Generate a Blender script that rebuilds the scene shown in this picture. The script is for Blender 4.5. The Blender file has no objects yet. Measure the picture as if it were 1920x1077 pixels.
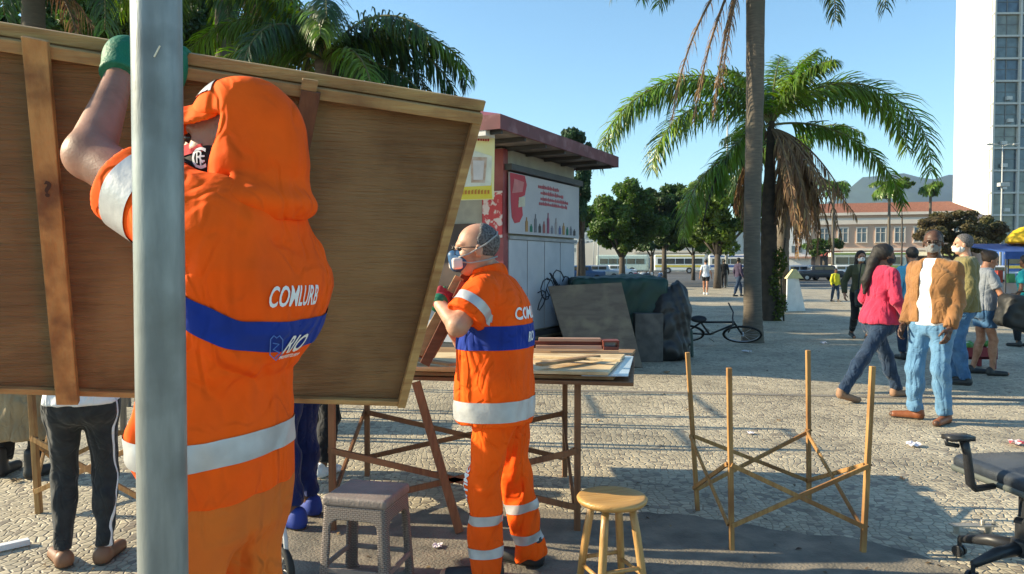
import bpy, bmesh, math, random
import numpy as np
from mathutils import Vector, Matrix
from mathutils.bvhtree import BVHTree
random.seed(7); rng = np.random.default_rng(7)
SC = bpy.context.scene
COL = SC.collection
R = math.radians
PITCH = math.atan(43.5/1400); CAMH = 1.45

def V(px, py, Y):
    """a point of the place seen at photograph pixel (px,py), Y metres ahead of the photographer"""
    u = (px-960)/1400; v = -(py-538.5)/1400
    d = (u, math.cos(PITCH)+v*math.sin(PITCH), -math.sin(PITCH)+v*math.cos(PITCH))
    t = Y/d[1]
    return Vector((d[0]*t, Y, CAMH+d[2]*t))
def G(px, py):
    u = (px-960)/1400; v = -(py-538.5)/1400
    d = (u, math.cos(PITCH)+v*math.sin(PITCH), -math.sin(PITCH)+v*math.cos(PITCH))
    t = -CAMH/d[2]
    return Vector((d[0]*t, d[1]*t, 0))

# ---------------------------------------------------------------- camera, world, sun
cam = bpy.data.cameras.new('camera'); co = bpy.data.objects.new('camera', cam); COL.objects.link(co)
co.location = (0, 0, CAMH); co.rotation_euler = (math.pi/2-PITCH, 0, 0)
cam.sensor_width = 36; cam.lens = 1400/1920*36; cam.clip_start = .05; cam.clip_end = 9000
SC.camera = co
SUN_EL = R(25); SUN_AZ = R(6.5)      # sun to the left of the view and a little beyond
sdir = Vector((-math.cos(SUN_AZ)*math.cos(SUN_EL), math.sin(SUN_AZ)*math.cos(SUN_EL), math.sin(SUN_EL)))
w = bpy.data.worlds.new('World'); SC.world = w; w.use_nodes = True
nt = w.node_tree; nt.nodes.clear()
sky = nt.nodes.new('ShaderNodeTexSky'); sky.sky_type = 'NISHITA'; sky.sun_disc = False
sky.sun_elevation = SUN_EL; sky.sun_rotation = math.atan2(sdir.x, sdir.y)
sky.air_density = 1.0; sky.dust_density = 0.3; sky.ozone_density = 1.2; sky.altitude = 10
bg = nt.nodes.new('ShaderNodeBackground'); bg.inputs[1].default_value = 0.103
out = nt.nodes.new('ShaderNodeOutputWorld')
hsv = nt.nodes.new('ShaderNodeHueSaturation'); hsv.inputs['Saturation'].default_value = 1.05; nt.links.new(sky.outputs[0], hsv.inputs['Color']); tint = nt.nodes.new('ShaderNodeMix'); tint.data_type = 'RGBA'; tint.blend_type = 'MULTIPLY'; tint.inputs['Factor'].default_value = 1; tint.inputs['B'].default_value = (.83,1.03,1.05,1); nt.links.new(hsv.outputs[0], tint.inputs['A']); nt.links.new(tint.outputs['Result'], bg.inputs[0]); nt.links.new(bg.outputs[0], out.inputs[0])
sl = bpy.data.lights.new('sun', 'SUN'); so = bpy.data.objects.new('sun', sl); COL.objects.link(so)
sl.energy = 5.0; sl.angle = R(.53); sl.color = (1, .86, .60)
so.rotation_euler = (-sdir).to_track_quat('-Z', 'Y').to_euler()
SC.view_settings.view_transform = 'Standard'; SC.view_settings.look = 'None'
SC.view_settings.exposure = 1.18; SC.view_settings.gamma = 1

# ---------------------------------------------------------------- materials
def lin(c):
    f = lambda x: x/12.92 if x <= .04045 else ((x+.055)/1.055)**2.4
    return tuple(f(x/255) for x in c)
MATS = {}
def mat(name, c1, c2=None, rough=.7, scale=6, detail=4, bump=0, bscale=60, metal=0, spec=.4, stretch=(1,1,1),
        rnd=0, trans=0, sheen=0, coat=0, fac=(.35,.65), bstretch=None, c3=None, s3=1.3, sss=0, crease=0, cscale=3.2):
    """procedural material: two tones mixed by noise, fine bump, optional third large blotch tone"""
    if name in MATS: return MATS[name]
    m = bpy.data.materials.new(name); m.use_nodes = True; n = m.node_tree.nodes; L = m.node_tree.links
    b = n['Principled BSDF']; b.inputs['Roughness'].default_value = rough; b.inputs['Metallic'].default_value = metal
    b.inputs['Specular IOR Level'].default_value = spec
    if sheen: b.inputs['Sheen Weight'].default_value = sheen; b.inputs['Sheen Roughness'].default_value = .5
    if coat: b.inputs['Coat Weight'].default_value = coat
    if sss: b.inputs['Subsurface Weight'].default_value = sss; b.inputs['Subsurface Radius'].default_value = (.02,.008,.004); b.inputs['Subsurface Scale'].default_value = .5
    tc = n.new('ShaderNodeTexCoord'); mp = n.new('ShaderNodeMapping'); mp.inputs['Scale'].default_value = stretch
    L.new(tc.outputs['Object'], mp.inputs['Vector'])
    c2 = c2 or tuple(x*.8 for x in c1)
    nz = n.new('ShaderNodeTexNoise'); nz.inputs['Scale'].default_value = scale; nz.inputs['Detail'].default_value = detail
    L.new(mp.outputs[0], nz.inputs['Vector'])
    cr = n.new('ShaderNodeMapRange'); cr.inputs['From Min'].default_value = fac[0]; cr.inputs['From Max'].default_value = fac[1]
    L.new(nz.outputs['Fac'], cr.inputs['Value'])
    mx = n.new('ShaderNodeMix'); mx.data_type = 'RGBA'; mx.inputs['A'].default_value = (*c1, 1); mx.inputs['B'].default_value = (*c2, 1)
    L.new(cr.outputs[0], mx.inputs['Factor']); col = mx.outputs['Result']
    if c3:
        n3 = n.new('ShaderNodeTexNoise'); n3.inputs['Scale'].default_value = s3; n3.inputs['Detail'].default_value = 5
        L.new(tc.outputs['Object'], n3.inputs['Vector'])
        r3 = n.new('ShaderNodeMapRange'); r3.inputs['From Min'].default_value = .5; r3.inputs['From Max'].default_value = .68
        L.new(n3.outputs['Fac'], r3.inputs['Value'])
        m3 = n.new('ShaderNodeMix'); m3.data_type = 'RGBA'; m3.inputs['B'].default_value = (*c3, 1)
        L.new(col, m3.inputs['A']); L.new(r3.outputs[0], m3.inputs['Factor']); col = m3.outputs['Result']
    if rnd:
        at = n.new('ShaderNodeAttribute'); at.attribute_name = 'rnd'
        hs = n.new('ShaderNodeHueSaturation'); ma = n.new('ShaderNodeMapRange')
        ma.inputs['To Min'].default_value = 1-rnd; ma.inputs['To Max'].default_value = 1+rnd
        L.new(at.outputs['Fac'], ma.inputs['Value']); L.new(ma.outputs[0], hs.inputs['Value'])
        mb = n.new('ShaderNodeMapRange'); mb.inputs['To Min'].default_value = .475; mb.inputs['To Max'].default_value = .515
        L.new(at.outputs['Fac'], mb.inputs['Value']); L.new(mb.outputs[0], hs.inputs['Hue'])
        L.new(col, hs.inputs['Color']); col = hs.outputs[0]
    L.new(col, b.inputs['Base Color'])
    if bump:
        mp2 = n.new('ShaderNodeMapping'); mp2.inputs['Scale'].default_value = bstretch or stretch
        L.new(tc.outputs['Object'], mp2.inputs['Vector'])
        n2 = n.new('ShaderNodeTexNoise'); n2.inputs['Scale'].default_value = bscale; n2.inputs['Detail'].default_value = 4
        L.new(mp2.outputs[0], n2.inputs['Vector'])
        bp = n.new('ShaderNodeBump'); bp.inputs['Strength'].default_value = bump; bp.inputs['Distance'].default_value = .01
        L.new(n2.outputs['Fac'], bp.inputs['Height']); L.new(bp.outputs[0], b.inputs['Normal'])
        if crease:
            last = bp.outputs[0]
            for cs_, st_, dist in ((cscale, (1.35,1.35,.38), .020), (cscale*2.6, (1,1,.8), .008)):
                mq = n.new('ShaderNodeMapping'); mq.inputs['Scale'].default_value = st_; mq.inputs['Rotation'].default_value = (.35,.5,.2); L.new(tc.outputs['Object'], mq.inputs['Vector'])
                nq = n.new('ShaderNodeTexNoise'); nq.inputs['Scale'].default_value = cs_; nq.inputs['Detail'].default_value = 1.5; nq.inputs['Distortion'].default_value = 1.4; L.new(mq.outputs[0], nq.inputs['Vector'])
                sb = n.new('ShaderNodeMath'); sb.operation = 'SUBTRACT'; sb.inputs[1].default_value = .5; L.new(nq.outputs['Fac'], sb.inputs[0])
                ab = n.new('ShaderNodeMath'); ab.operation = 'ABSOLUTE'; L.new(sb.outputs[0], ab.inputs[0])
                rg_ = n.new('ShaderNodeMapRange'); rg_.interpolation_type = 'SMOOTHSTEP'; rg_.inputs['From Max'].default_value = .10; L.new(ab.outputs[0], rg_.inputs['Value'])
                b3 = n.new('ShaderNodeBump'); b3.inputs['Strength'].default_value = crease; b3.inputs['Distance'].default_value = dist; L.new(rg_.outputs[0], b3.inputs['Height']); L.new(last, b3.inputs['Normal']); last = b3.outputs[0]
            L.new(last, b.inputs['Normal'])
    if trans:
        o = n['Material Output']; t = n.new('ShaderNodeBsdfTranslucent'); ms = n.new('ShaderNodeMixShader')
        ms.inputs[0].default_value = trans
        br = n.new('ShaderNodeHueSaturation'); br.inputs['Saturation'].default_value = 1.15; br.inputs['Value'].default_value = 1.5
        L.new(col, br.inputs['Color']); L.new(br.outputs[0], t.inputs['Color'])
        L.new(b.outputs[0], ms.inputs[1]); L.new(t.outputs[0], ms.inputs[2]); L.new(ms.outputs[0], o.inputs['Surface'])
    MATS[name] = m
    return m
def wood(name, c1, c2, ax=0, rough=.65, scale=3, c3=None, bump=.3, spec=.3):
    st = [14, 14, 14]; st[ax] = 1
    return mat(name, c1, c2, rough=rough, scale=scale, detail=6, bump=bump, bscale=9, stretch=st, c3=c3, s3=3, spec=spec)

# ---------------------------------------------------------------- objects
def tag(o, label=None, cat=None, group=None, kind=None):
    if label: o['label'] = label
    if cat: o['category'] = cat
    if group: o['group'] = group
    if kind: o['kind'] = kind
    return o
def empty(name, label, cat, loc=(0,0,0), rotz=0, group=None):
    o = bpy.data.objects.new(name, None); COL.objects.link(o); o.empty_display_size = .1
    o.location = loc; o.rotation_euler = (0, 0, rotz)
    return tag(o, label, cat, group)
def mesh(name, verts, faces, m, parent=None, smooth=False, local=False, bevel=0, rnd=None, label=None):
    """verts are world coordinates unless local; stored relative to the parent's place"""
    me = bpy.data.meshes.new(name)
    verts = np.asarray([tuple(v) for v in verts] if not isinstance(verts, np.ndarray) else verts, dtype=float)
    if parent is not None and not local:
        p = parent; M = Matrix.Identity(4)
        while p is not None:
            M = p.matrix_basis @ M; p = p.parent
        Mi = np.array(M.inverted()); verts = verts @ Mi[:3,:3].T + Mi[:3,3]
    if isinstance(faces, np.ndarray):
        nf, k = faces.shape
        me.vertices.add(len(verts)); me.vertices.foreach_set('co', verts.ravel())
        me.loops.add(nf*k); me.loops.foreach_set('vertex_index', faces.ravel().astype(np.int32))
        me.polygons.add(nf); me.polygons.foreach_set('loop_start', np.arange(0, nf*k, k, dtype=np.int32))
        me.update(calc_edges=True)
    else:
        me.from_pydata([tuple(v) for v in verts], [], faces)
    if smooth and len(me.polygons): me.polygons.foreach_set('use_smooth', [True]*len(me.polygons))
    if rnd is not None:
        a = me.attributes.new('rnd', 'FLOAT', 'POINT'); a.data.foreach_set('value', rnd)
    me.materials.append(m); me.update()
    o = bpy.data.objects.new(name, me); COL.objects.link(o)
    if parent is not None: o.parent = parent
    if bevel:
        b = o.modifiers.new('bevel', 'BEVEL'); b.width = bevel; b.segments = 2; b.limit_method = 'ANGLE'
    if label: o['label'] = label
    return o
class MB:
    """collects boxes, bars, tubes, plates into one mesh"""
    def __init__(s): s.v = []; s.f = []
    def add(s, vs, fs):
        k = len(s.v); s.v += [Vector(v) for v in vs]; s.f += [[i+k for i in f] for f in fs]; return s
    def hexa(s, p):   # 8 corners: bottom 0-3 ccw, top 4-7
        return s.add(p, [(3,2,1,0),(4,5,6,7),(0,1,5,4),(1,2,6,5),(2,3,7,6),(3,0,4,7)])
    def box(s, c, d, rz=0, X=None, Y=None, Z=None):
        c = Vector(c)
        if X is None: X = Vector((math.cos(rz), math.sin(rz), 0)); Y = Vector((-math.sin(rz), math.cos(rz), 0)); Z = Vector((0,0,1))
        X = X*d[0]/2; Y = Y*d[1]/2; Z = Z*d[2]/2
        return s.hexa([c-X-Y-Z, c+X-Y-Z, c+X+Y-Z, c-X+Y-Z, c-X-Y+Z, c+X-Y+Z, c+X+Y+Z, c-X+Y+Z])
    def bar(s, a, b, wd, th, up=(0,0,1)):
        a = Vector(a); b = Vector(b); d = (b-a); L = d.length; d.normalize(); up = Vector(up)
        if abs(d.dot(up)) > .98: up = Vector((1,0,0))
        y = up.cross(d).normalized(); z = d.cross(y)
        return s.box((a+b)/2, (L, wd, th), X=d, Y=y, Z=z)
    def tube(s, pts, r, n=10, cap=True):
        pts = [Vector(p) for p in pts]; k = len(pts)
        rs = r if isinstance(r, (list, tuple)) else [r]*k
        base = len(s.v); prev = None
        for i, p in enumerate(pts):
            d = (pts[min(i+1,k-1)]-pts[max(i-1,0)]).normalized()
            if prev is None:
                x = d.orthogonal().normalized()
            else:
                x = (prev-d*prev.dot(d)).normalized()
            prev = x; y = d.cross(x)
            for j in range(n):
                a = 2*math.pi*j/n; s.v.append(p+(x*math.cos(a)+y*math.sin(a))*rs[i])
        for i in range(k-1):
            for j in range(n):
                a = base+i*n+j; b = base+i*n+(j+1)%n
                s.f.append([a, b, b+n, a+n])
        if cap:
            s.f.append([base+j for j in range(n)][::-1]); s.f.append([base+(k-1)*n+j for j in range(n)])
        return s
    def lathe(s, c, prof, n=32, X=Vector((1,0,0)), Y=Vector((0,1,0)), Z=Vector((0,0,1))):
        c = Vector(c); base = len(s.v)
        for r, z in prof:
            for j in range(n):
                a = 2*math.pi*j/n; s.v.append(c+X*(r*math.cos(a))+Y*(r*math.sin(a))+Z*z)
        for i in range(len(prof)-1):
            for j in range(n):
                a = base+i*n+j; b = base+i*n+(j+1)%n; s.f.append([a, b, b+n, a+n])
        s.f.append([base+j for j in range(n)][::-1]); s.f.append([base+(len(prof)-1)*n+j for j in range(n)])
        return s
    def prism(s, pts, off):   # planar polygon extruded by off
        n = len(pts); off = Vector(off); p = [Vector(q) for q in pts]
        return s.add(p+[q+off for q in p], [list(range(n))[::-1], [n+i for i in range(n)]]+[[i,(i+1)%n,n+(i+1)%n,n+i] for i in range(n)])
    def torus(s, c, R_, r, axis=(0,0,1), n=28, m=8, sy=1.0):
        z = Vector(axis).normalized(); x = z.orthogonal().normalized(); y = z.cross(x); c = Vector(c); base = len(s.v)
        for i in range(n):
            a = 2*math.pi*i/n; d = x*math.cos(a)+y*math.sin(a)
            for j in range(m):
                b = 2*math.pi*j/m; s.v.append(c+d*(R_+r*math.cos(b))+z*(r*math.sin(b)))
        for i in range(n):
            for j in range(m):
                s.f.append([base+i*m+j, base+((i+1)%n)*m+j, base+((i+1)%n)*m+(j+1)%m, base+i*m+(j+1)%m])
        return s
    def build(s, name, m, parent=None, **k): return mesh(name, s.v, s.f, m, parent, **k)
def copy_tree(o, parent=None, loc=None, rotz=None, label=None, group=None):
    c = o.copy(); COL.objects.link(c); c.parent = parent
    if loc is not None: c.location = loc
    if rotz is not None: c.rotation_euler = (0,0,rotz)
    if label: c['label'] = label
    if group: c['group'] = group
    for ch in list(o.children):
        copy_tree(ch, c)
    return c

def fit_sections(rows, base, yaw, Yc, ex=2.4):
    """cross-sections of a torso from its outline: rows of (py, px left, px right, half-width)"""
    out = []; c, s = math.cos(yaw), math.sin(yaw); th = np.linspace(0, 2*math.pi, 73)
    for py, xl, xr, by in rows:
        z = V(960, py, Yc)[2]; cx, ax = 0.0, .15
        for _ in range(40):
            ct, st = np.cos(th), np.sin(th); f = cx+ax*np.sign(ct)*np.abs(ct)**(2/ex); l = by*np.sign(st)*np.abs(st)**(2/ex)
            X = base[0]+f*c-l*s; Y = base[1]+f*s+l*c; px = 960+1400*X/Y
            eL = xl-px.min(); eR = xr-px.max(); k = Yc/1400
            cx += (eL+eR)/2*k/c*.7; ax = max(ax+(eR-eL)/2*k*.7, .03)
        out.append((z, cx, ax, by))
    return out
# ---------------------------------------------------------------- signed distance modelling
def cap(P, a, b, ra, rb=None):
    if rb is None: rb = ra
    a = np.asarray(a, float); b = np.asarray(b, float); ba = b-a; pa = P-a
    h = np.clip(pa@ba/max(ba@ba, 1e-9), 0, 1)
    return np.sqrt(((pa-h[:,None]*ba)**2).sum(1))-(ra+(rb-ra)*h)
def ell(P, c, r, M=None):
    q = P-np.asarray(c, float)
    if M is not None: q = q@M
    r = np.asarray(r, float)
    k0 = np.sqrt(((q/r)**2).sum(1)); k1 = np.sqrt(((q/r**2)**2).sum(1))+1e-9
    return k0*(k0-1)/k1
def rbox(P, c, h, r, M=None):
    q = P-np.asarray(c, float)
    if M is not None: q = q@M
    q = np.abs(q)-(np.asarray(h, float)-r)
    return np.sqrt((np.maximum(q,0)**2).sum(1))+np.minimum(q.max(1),0)-r
def smin(a, b, k=.03):
    h = np.clip(.5+.5*(b-a)/k, 0, 1); return b+(a-b)*h-k*h*(1-h)
def smax(a, b, k=.01): return -smin(-a, -b, k)
def rotm(yaw=0, pitch=0, roll=0):
    """columns = local axes; yaw about z, pitch about y (nose down +), roll about x"""
    return np.array((Matrix.Rotation(yaw,3,'Z')@Matrix.Rotation(pitch,3,'Y')@Matrix.Rotation(roll,3,'X')))
def sdf_mesh(f, lo, hi, res):
    lo = np.asarray(lo, float); hi = np.asarray(hi, float); B = 4
    nb = np.ceil((hi-lo)/res/B).astype(int)+1; n = nb*B
    ax = [lo[i]+(np.arange(nb[i])*B+(B-1)/2)*res for i in range(3)]
    C = np.stack(np.meshgrid(*ax, indexing='ij'), -1).reshape(-1,3)
    dc = f(C).reshape(nb)
    D = np.repeat(np.repeat(np.repeat(dc, B, 0), B, 1), B, 2).astype(np.float32)
    act = np.repeat(np.repeat(np.repeat(np.abs(dc) < res*7.5, B, 0), B, 1), B, 2)
    I = np.argwhere(act)
    if len(I) == 0: return np.zeros((0,3)), np.zeros((0,4), int)
    for s in range(0, len(I), 400000):
        J = I[s:s+400000]; D[J[:,0],J[:,1],J[:,2]] = f(lo+J*res)
    S = D < 0
    cnt = sum(S[a:n[0]-1+a, b:n[1]-1+b, c:n[2]-1+c].astype(np.int8) for a in (0,1) for b in (0,1) for c in (0,1))
    K = np.argwhere((cnt > 0) & (cnt < 8))
    acc = np.zeros((len(K),3)); num = np.zeros(len(K))
    cs = [(a,b,c) for a in (0,1) for b in (0,1) for c in (0,1)]
    dv = {c: D[K[:,0]+c[0],K[:,1]+c[1],K[:,2]+c[2]] for c in cs}
    for c in cs:
        for x in range(3):
            if c[x] == 0:
                e = list(c); e[x] = 1; e = tuple(e); d0, d1 = dv[c], dv[e]
                m = (d0 < 0) != (d1 < 0); t = np.where(m, d0/np.where(m, d0-d1, 1), 0)
                p = np.tile(np.array(c, float), (len(K),1)); p[:,x] += t
                acc[m] += p[m]; num[m] += 1
    verts = lo+(K+acc/num[:,None])*res
    idx = -np.ones(n, int); idx[K[:,0],K[:,1],K[:,2]] = np.arange(len(K))
    F = []
    for x in range(3):
        sl0 = [slice(None)]*3; sl1 = [slice(None)]*3; sl0[x] = slice(0,-1); sl1[x] = slice(1,None)
        a = S[tuple(sl0)]; b = S[tuple(sl1)]; Q = np.argwhere(a != b)
        y, z = [(1,2),(2,0),(0,1)][x]
        Q = Q[(Q[:,y] > 0) & (Q[:,z] > 0)]
        fl = S[Q[:,0],Q[:,1],Q[:,2]]
        def at(dy, dz):
            q = Q.copy(); q[:,y] += dy; q[:,z] += dz; return idx[q[:,0],q[:,1],q[:,2]]
        q = np.stack([at(-1,-1), at(0,-1), at(0,0), at(-1,0)], 1)
        q[~fl] = q[~fl][:,::-1]
        F.append(q[(q >= 0).all(1)])
    return verts, np.concatenate(F).astype(int)
def join(parts):
    vs = []; fs = []; k = 0
    for v, f in parts:
        vs.append(v); fs.append(f+k); k += len(v)
    return np.concatenate(vs), np.concatenate(fs)
def vnormals(v, f):
    f = f.astype(int); n = np.zeros_like(v); a = v[f[:,0]]; c = v[f[:,2]]; b = v[f[:,1]]; d = v[f[:,3]]
    fn = np.cross(c-a, d-b)
    for i in range(4): np.add.at(n, f[:,i], fn)
    return n/(np.linalg.norm(n, axis=1)[:,None]+1e-12)
def band(v, f, fn, lo, hi, off, cond=None):
    """strip of the surface where lo<fn<hi, lifted off it: sewn-on tape"""
    nr = vnormals(v, f); val = fn(v)
    fv = val[f]; keep = (fv.max(1) > lo) & (fv.min(1) < hi)
    if cond is not None: keep &= cond(v[f].mean(1))
    out_v = []; out_f = []; key = {}
    def vid(p, q):
        k = (round(p[0],5), round(p[1],5), round(p[2],5))
        if k not in key: key[k] = len(out_v); out_v.append(p+q*off)
        return key[k]
    for q in f[keep]:
        for t in ((0,1,2),(0,2,3)):
            poly = [(v[q[i]], nr[q[i]], val[q[i]]) for i in t]
            for lim, sg in ((lo,1),(hi,-1)):
                new = []
                for i in range(len(poly)):
                    A, Bq = poly[i], poly[(i+1)%len(poly)]
                    ia = (A[2]-lim)*sg >= 0; ib = (Bq[2]-lim)*sg >= 0
                    if ia: new.append(A)
                    if ia != ib:
                        h = (lim-A[2])/(Bq[2]-A[2]); new.append((A[0]+(Bq[0]-A[0])*h, A[1]+(Bq[1]-A[1])*h, lim))
                poly = new
                if not poly: break
            if len(poly) >= 3:
                ids = []
                for p, nn, _ in poly:
                    i = vid(p, nn)
                    if not ids or ids[-1] != i: ids.append(i)
                if len(set(ids)) >= 3 and ids[0] != ids[-1] and len(set(ids)) == len(ids): out_f.append(ids)
    return out_v, out_f
def letters(txt, name, m, parent, c, right, up, size, target=None, off=.002, shear=0, bold=.0, sx=1.0, depth=.25, spacing=1.0, align='CENTER', label=None):
    """lettering laid on a surface: c centre, right/up directions, all in the parent's local space"""
    cu = bpy.data.curves.new('t', 'FONT'); cu.body = txt; cu.align_x = align; cu.align_y = 'CENTER'
    cu.size = size; cu.shear = shear; cu.offset = bold; cu.space_character = spacing; cu.resolution_u = 3
    to = bpy.data.objects.new('t', cu); COL.objects.link(to); bpy.context.view_layer.update()
    me = bpy.data.meshes.new_from_object(to.evaluated_get(bpy.context.evaluated_depsgraph_get()))
    bpy.data.objects.remove(to); bpy.data.curves.remove(cu)
    bm = bmesh.new(); bm.from_mesh(me); bmesh.ops.remove_doubles(bm, verts=bm.verts, dist=1e-5)
    if target is not None:
        bmesh.ops.triangulate(bm, faces=bm.faces)
        for _ in range(4):
            es = [e for e in bm.edges if e.calc_length() > max(size*.12, .006)]
            if not es: break
            bmesh.ops.subdivide_edges(bm, edges=es, cuts=1); bmesh.ops.triangulate(bm, faces=bm.faces)
    right = Vector(right).normalized(); up = Vector(up); up = (up-right*up.dot(right)).normalized(); nrm = right.cross(up)
    c = Vector(c)
    for v in bm.verts:
        p = c+right*(v.co.x*sx)+up*v.co.y
        if target is not None:
            h = target.ray_cast(p+nrm*depth, -nrm)
            if h[0] is not None: p = h[0]+h[1]*off
        else: p = p+nrm*off
        v.co = p
    bm.to_mesh(me); bm.free(); me.materials.clear(); me.materials.append(m)
    me.name = name; o = bpy.data.objects.new(name, me); COL.objects.link(o); o.parent = parent
    if label: o['label'] = label
    return o
def spot(root, B, px, py, off=.004):
    """the point of a surface seen at (px,py), in the root's own space"""
    bpy.context.view_layer.update(); M = root.matrix_world.inverted(); o = M@Vector((0,0,CAMH)); h = B.ray_cast(o, ((M@V(px, py, 1.0))-o).normalized())
    return None if h[0] is None else h[0]+h[1]*off
def lay_text(txt, root, B, px, py, wpx, hpx, m, off=.005, name='lettering', shear=.22, bold=.0011, **k):
    """lettering printed on clothing at the spot seen at (px,py)"""
    bpy.context.view_layer.update(); M = root.matrix_world.inverted(); o = M@Vector((0,0,CAMH)); t = M@V(px, py, 1.0)
    d = (t-o).normalized(); h = B.ray_cast(o, d)
    if h[0] is None: return None
    n = h[1]; n = Vector((n.x, n.y, n.z*.3)).normalized(); r = Vector((0,0,1)).cross(n).normalized(); Y = (M.inverted()@h[0]).y
    cosr = max(math.sqrt(max(1-r.dot(d)**2, .01)), .3); 
    size = hpx*Y/1400/.70; cu_w = wpx*Y/1400/cosr; est = size*.66*len(txt)
    return letters(txt, name, m, root, h[0], r, (0,0,1), size, B, off=off, shear=shear, bold=bold, sx=cu_w/est*.88, depth=.12, **k)
def bvh(v, f): return BVHTree.FromPolygons([tuple(x) for x in v], [tuple(int(i) for i in q) for q in f])
# ---------------------------------------------------------------- people
SKIN = {}
def skin(kind):
    c = {'mid': ((.34,.17,.115), (.27,.13,.085)), 'brown': ((.22,.10,.055), (.17,.075,.04)), 'dark': ((.10,.048,.03), (.075,.036,.022)), 'tan': ((.42,.21,.13), (.36,.16,.09)), 'light': ((.52,.30,.20), (.45,.22,.14))}[kind]
    return mat('skin_'+kind, c[0], c[1], rough=.5, scale=16, bump=.10, bscale=220, spec=.4, sss=.12, c3=tuple(x*.72 for x in c[1]), s3=14)
def cloth(name, c1, c2=None, **k):
    k.setdefault('rough', .85); k.setdefault('scale', 5); k.setdefault('bump', .25); k.setdefault('bscale', 25); k.setdefault('sheen', .15); k.setdefault('spec', .2); k.setdefault('crease', .42)
    return mat('cloth_'+name, c1, c2, **k)
def IK(a, c, l1, l2, hint):
    a = np.asarray(a, float); c = np.asarray(c, float); d = c-a; L = np.linalg.norm(d); 
    if L > (l1+l2)*.999: return a+d*l1/(l1+l2)
    u = d/L; x = (l1*l1-l2*l2+L*L)/(2*L); h = math.sqrt(max(l1*l1-x*x, 0))
    hint = np.asarray(hint, float); hint = hint-u*(hint@u); hint /= np.linalg.norm(hint)
    return a+u*x+hint*h
TORSO_M = [(.80,.0,.11,.155),(.90,.0,.112,.165),(1.0,.005,.105,.158),(1.12,.012,.102,.148),(1.22,.012,.11,.155),(1.32,.01,.115,.168),(1.38,.0,.108,.168),(1.43,-.006,.088,.135),(1.465,-.012,.068,.092),(1.50,-.01,.055,.062)]
TORSO_F = [(.80,.0,.11,.165),(.90,-.01,.118,.175),(1.0,.0,.105,.155),(1.12,.01,.088,.128),(1.22,.018,.105,.138),(1.30,.025,.118,.148),(1.37,.01,.10,.146),(1.42,-.006,.08,.118),(1.46,-.01,.06,.078),(1.50,-.01,.048,.052)]
def tors(P, sec, infl=0, z0=None, z1=None, ex=2.4, lean=(0,0), kb=.012):
    s = np.array(sec); z = P[:,2]; zz = np.clip(z, s[0,0], s[-1,0])
    cx = np.interp(zz, s[:,0], s[:,1])+lean[0]*(z-.92); cy = lean[1]*(z-.92)
    ax = np.interp(zz, s[:,0], s[:,2])+infl; by = np.interp(zz, s[:,0], s[:,3])+infl
    q = ((np.abs(P[:,0]-cx)/ax)**ex+(np.abs(P[:,1]-cy)/by)**ex)**(1/ex)
    d = (q-1)*np.minimum(ax, by)*.92
    z0 = s[0,0] if z0 is None else z0; z1 = s[-1,0] if z1 is None else z1
    return smax(smax(d, z-z1, .03), z0-z, kb)
def wrinkle(P, amp, k=1.0, ph=0.0):
    x, y, z = P[:,0]*k, P[:,1]*k, P[:,2]*k
    a = np.sin(24*z+9*np.sin(7*x+3*y+ph)+5*np.sin(8*y-2+ph))
    b = np.sin(17*(x-y)+11*z+4*np.sin(9*z+ph)+ph)
    c = np.sin(41*z-19*x+6*np.sin(11*y+6*z+ph)+2*ph)
    return amp*(.5*a+.35*b+.25*c)
def head_sdf(P, c, M, hscale=1.0, chin=1.0):
    Q = (P-c)@M/hscale
    d = ell(Q, (-.012,0,.03), (.096,.076,.088))
    d = smin(d, ell(Q, (.022,0,-.035), (.068,.06,.078)), .03)
    d = smin(d, ell(Q, (.05,0,-.088), (.032,.036,.026)), .03)
    d = smin(d, ell(Q, (.072,0,.028), (.02,.05,.012)), .015)
    for s in (-1,1):
        d = smax(d, -ell(Q, (.098,s*.03,.008), (.018,.018,.011)), .012)
        d = smin(d, ell(Q, (.0,s*.078,-.01), (.018,.008,.031)), .006)
        d = smin(d, ell(Q, (.06,s*.038,-.02), (.022,.02,.018)), .02)
    d = smin(d, cap(Q, (.09,0,.012), (.113,0,-.03), .008, .012), .01)
    d = smin(d, ell(Q, (.104,0,-.034), (.012,.018,.009)), .008)
    d = smin(d, ell(Q, (.09,0,-.058), (.01,.024,.006)), .006)
    d = smin(d, ell(Q, (.087,0,-.068), (.01,.021,.007)), .005)
    return d*hscale
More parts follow.
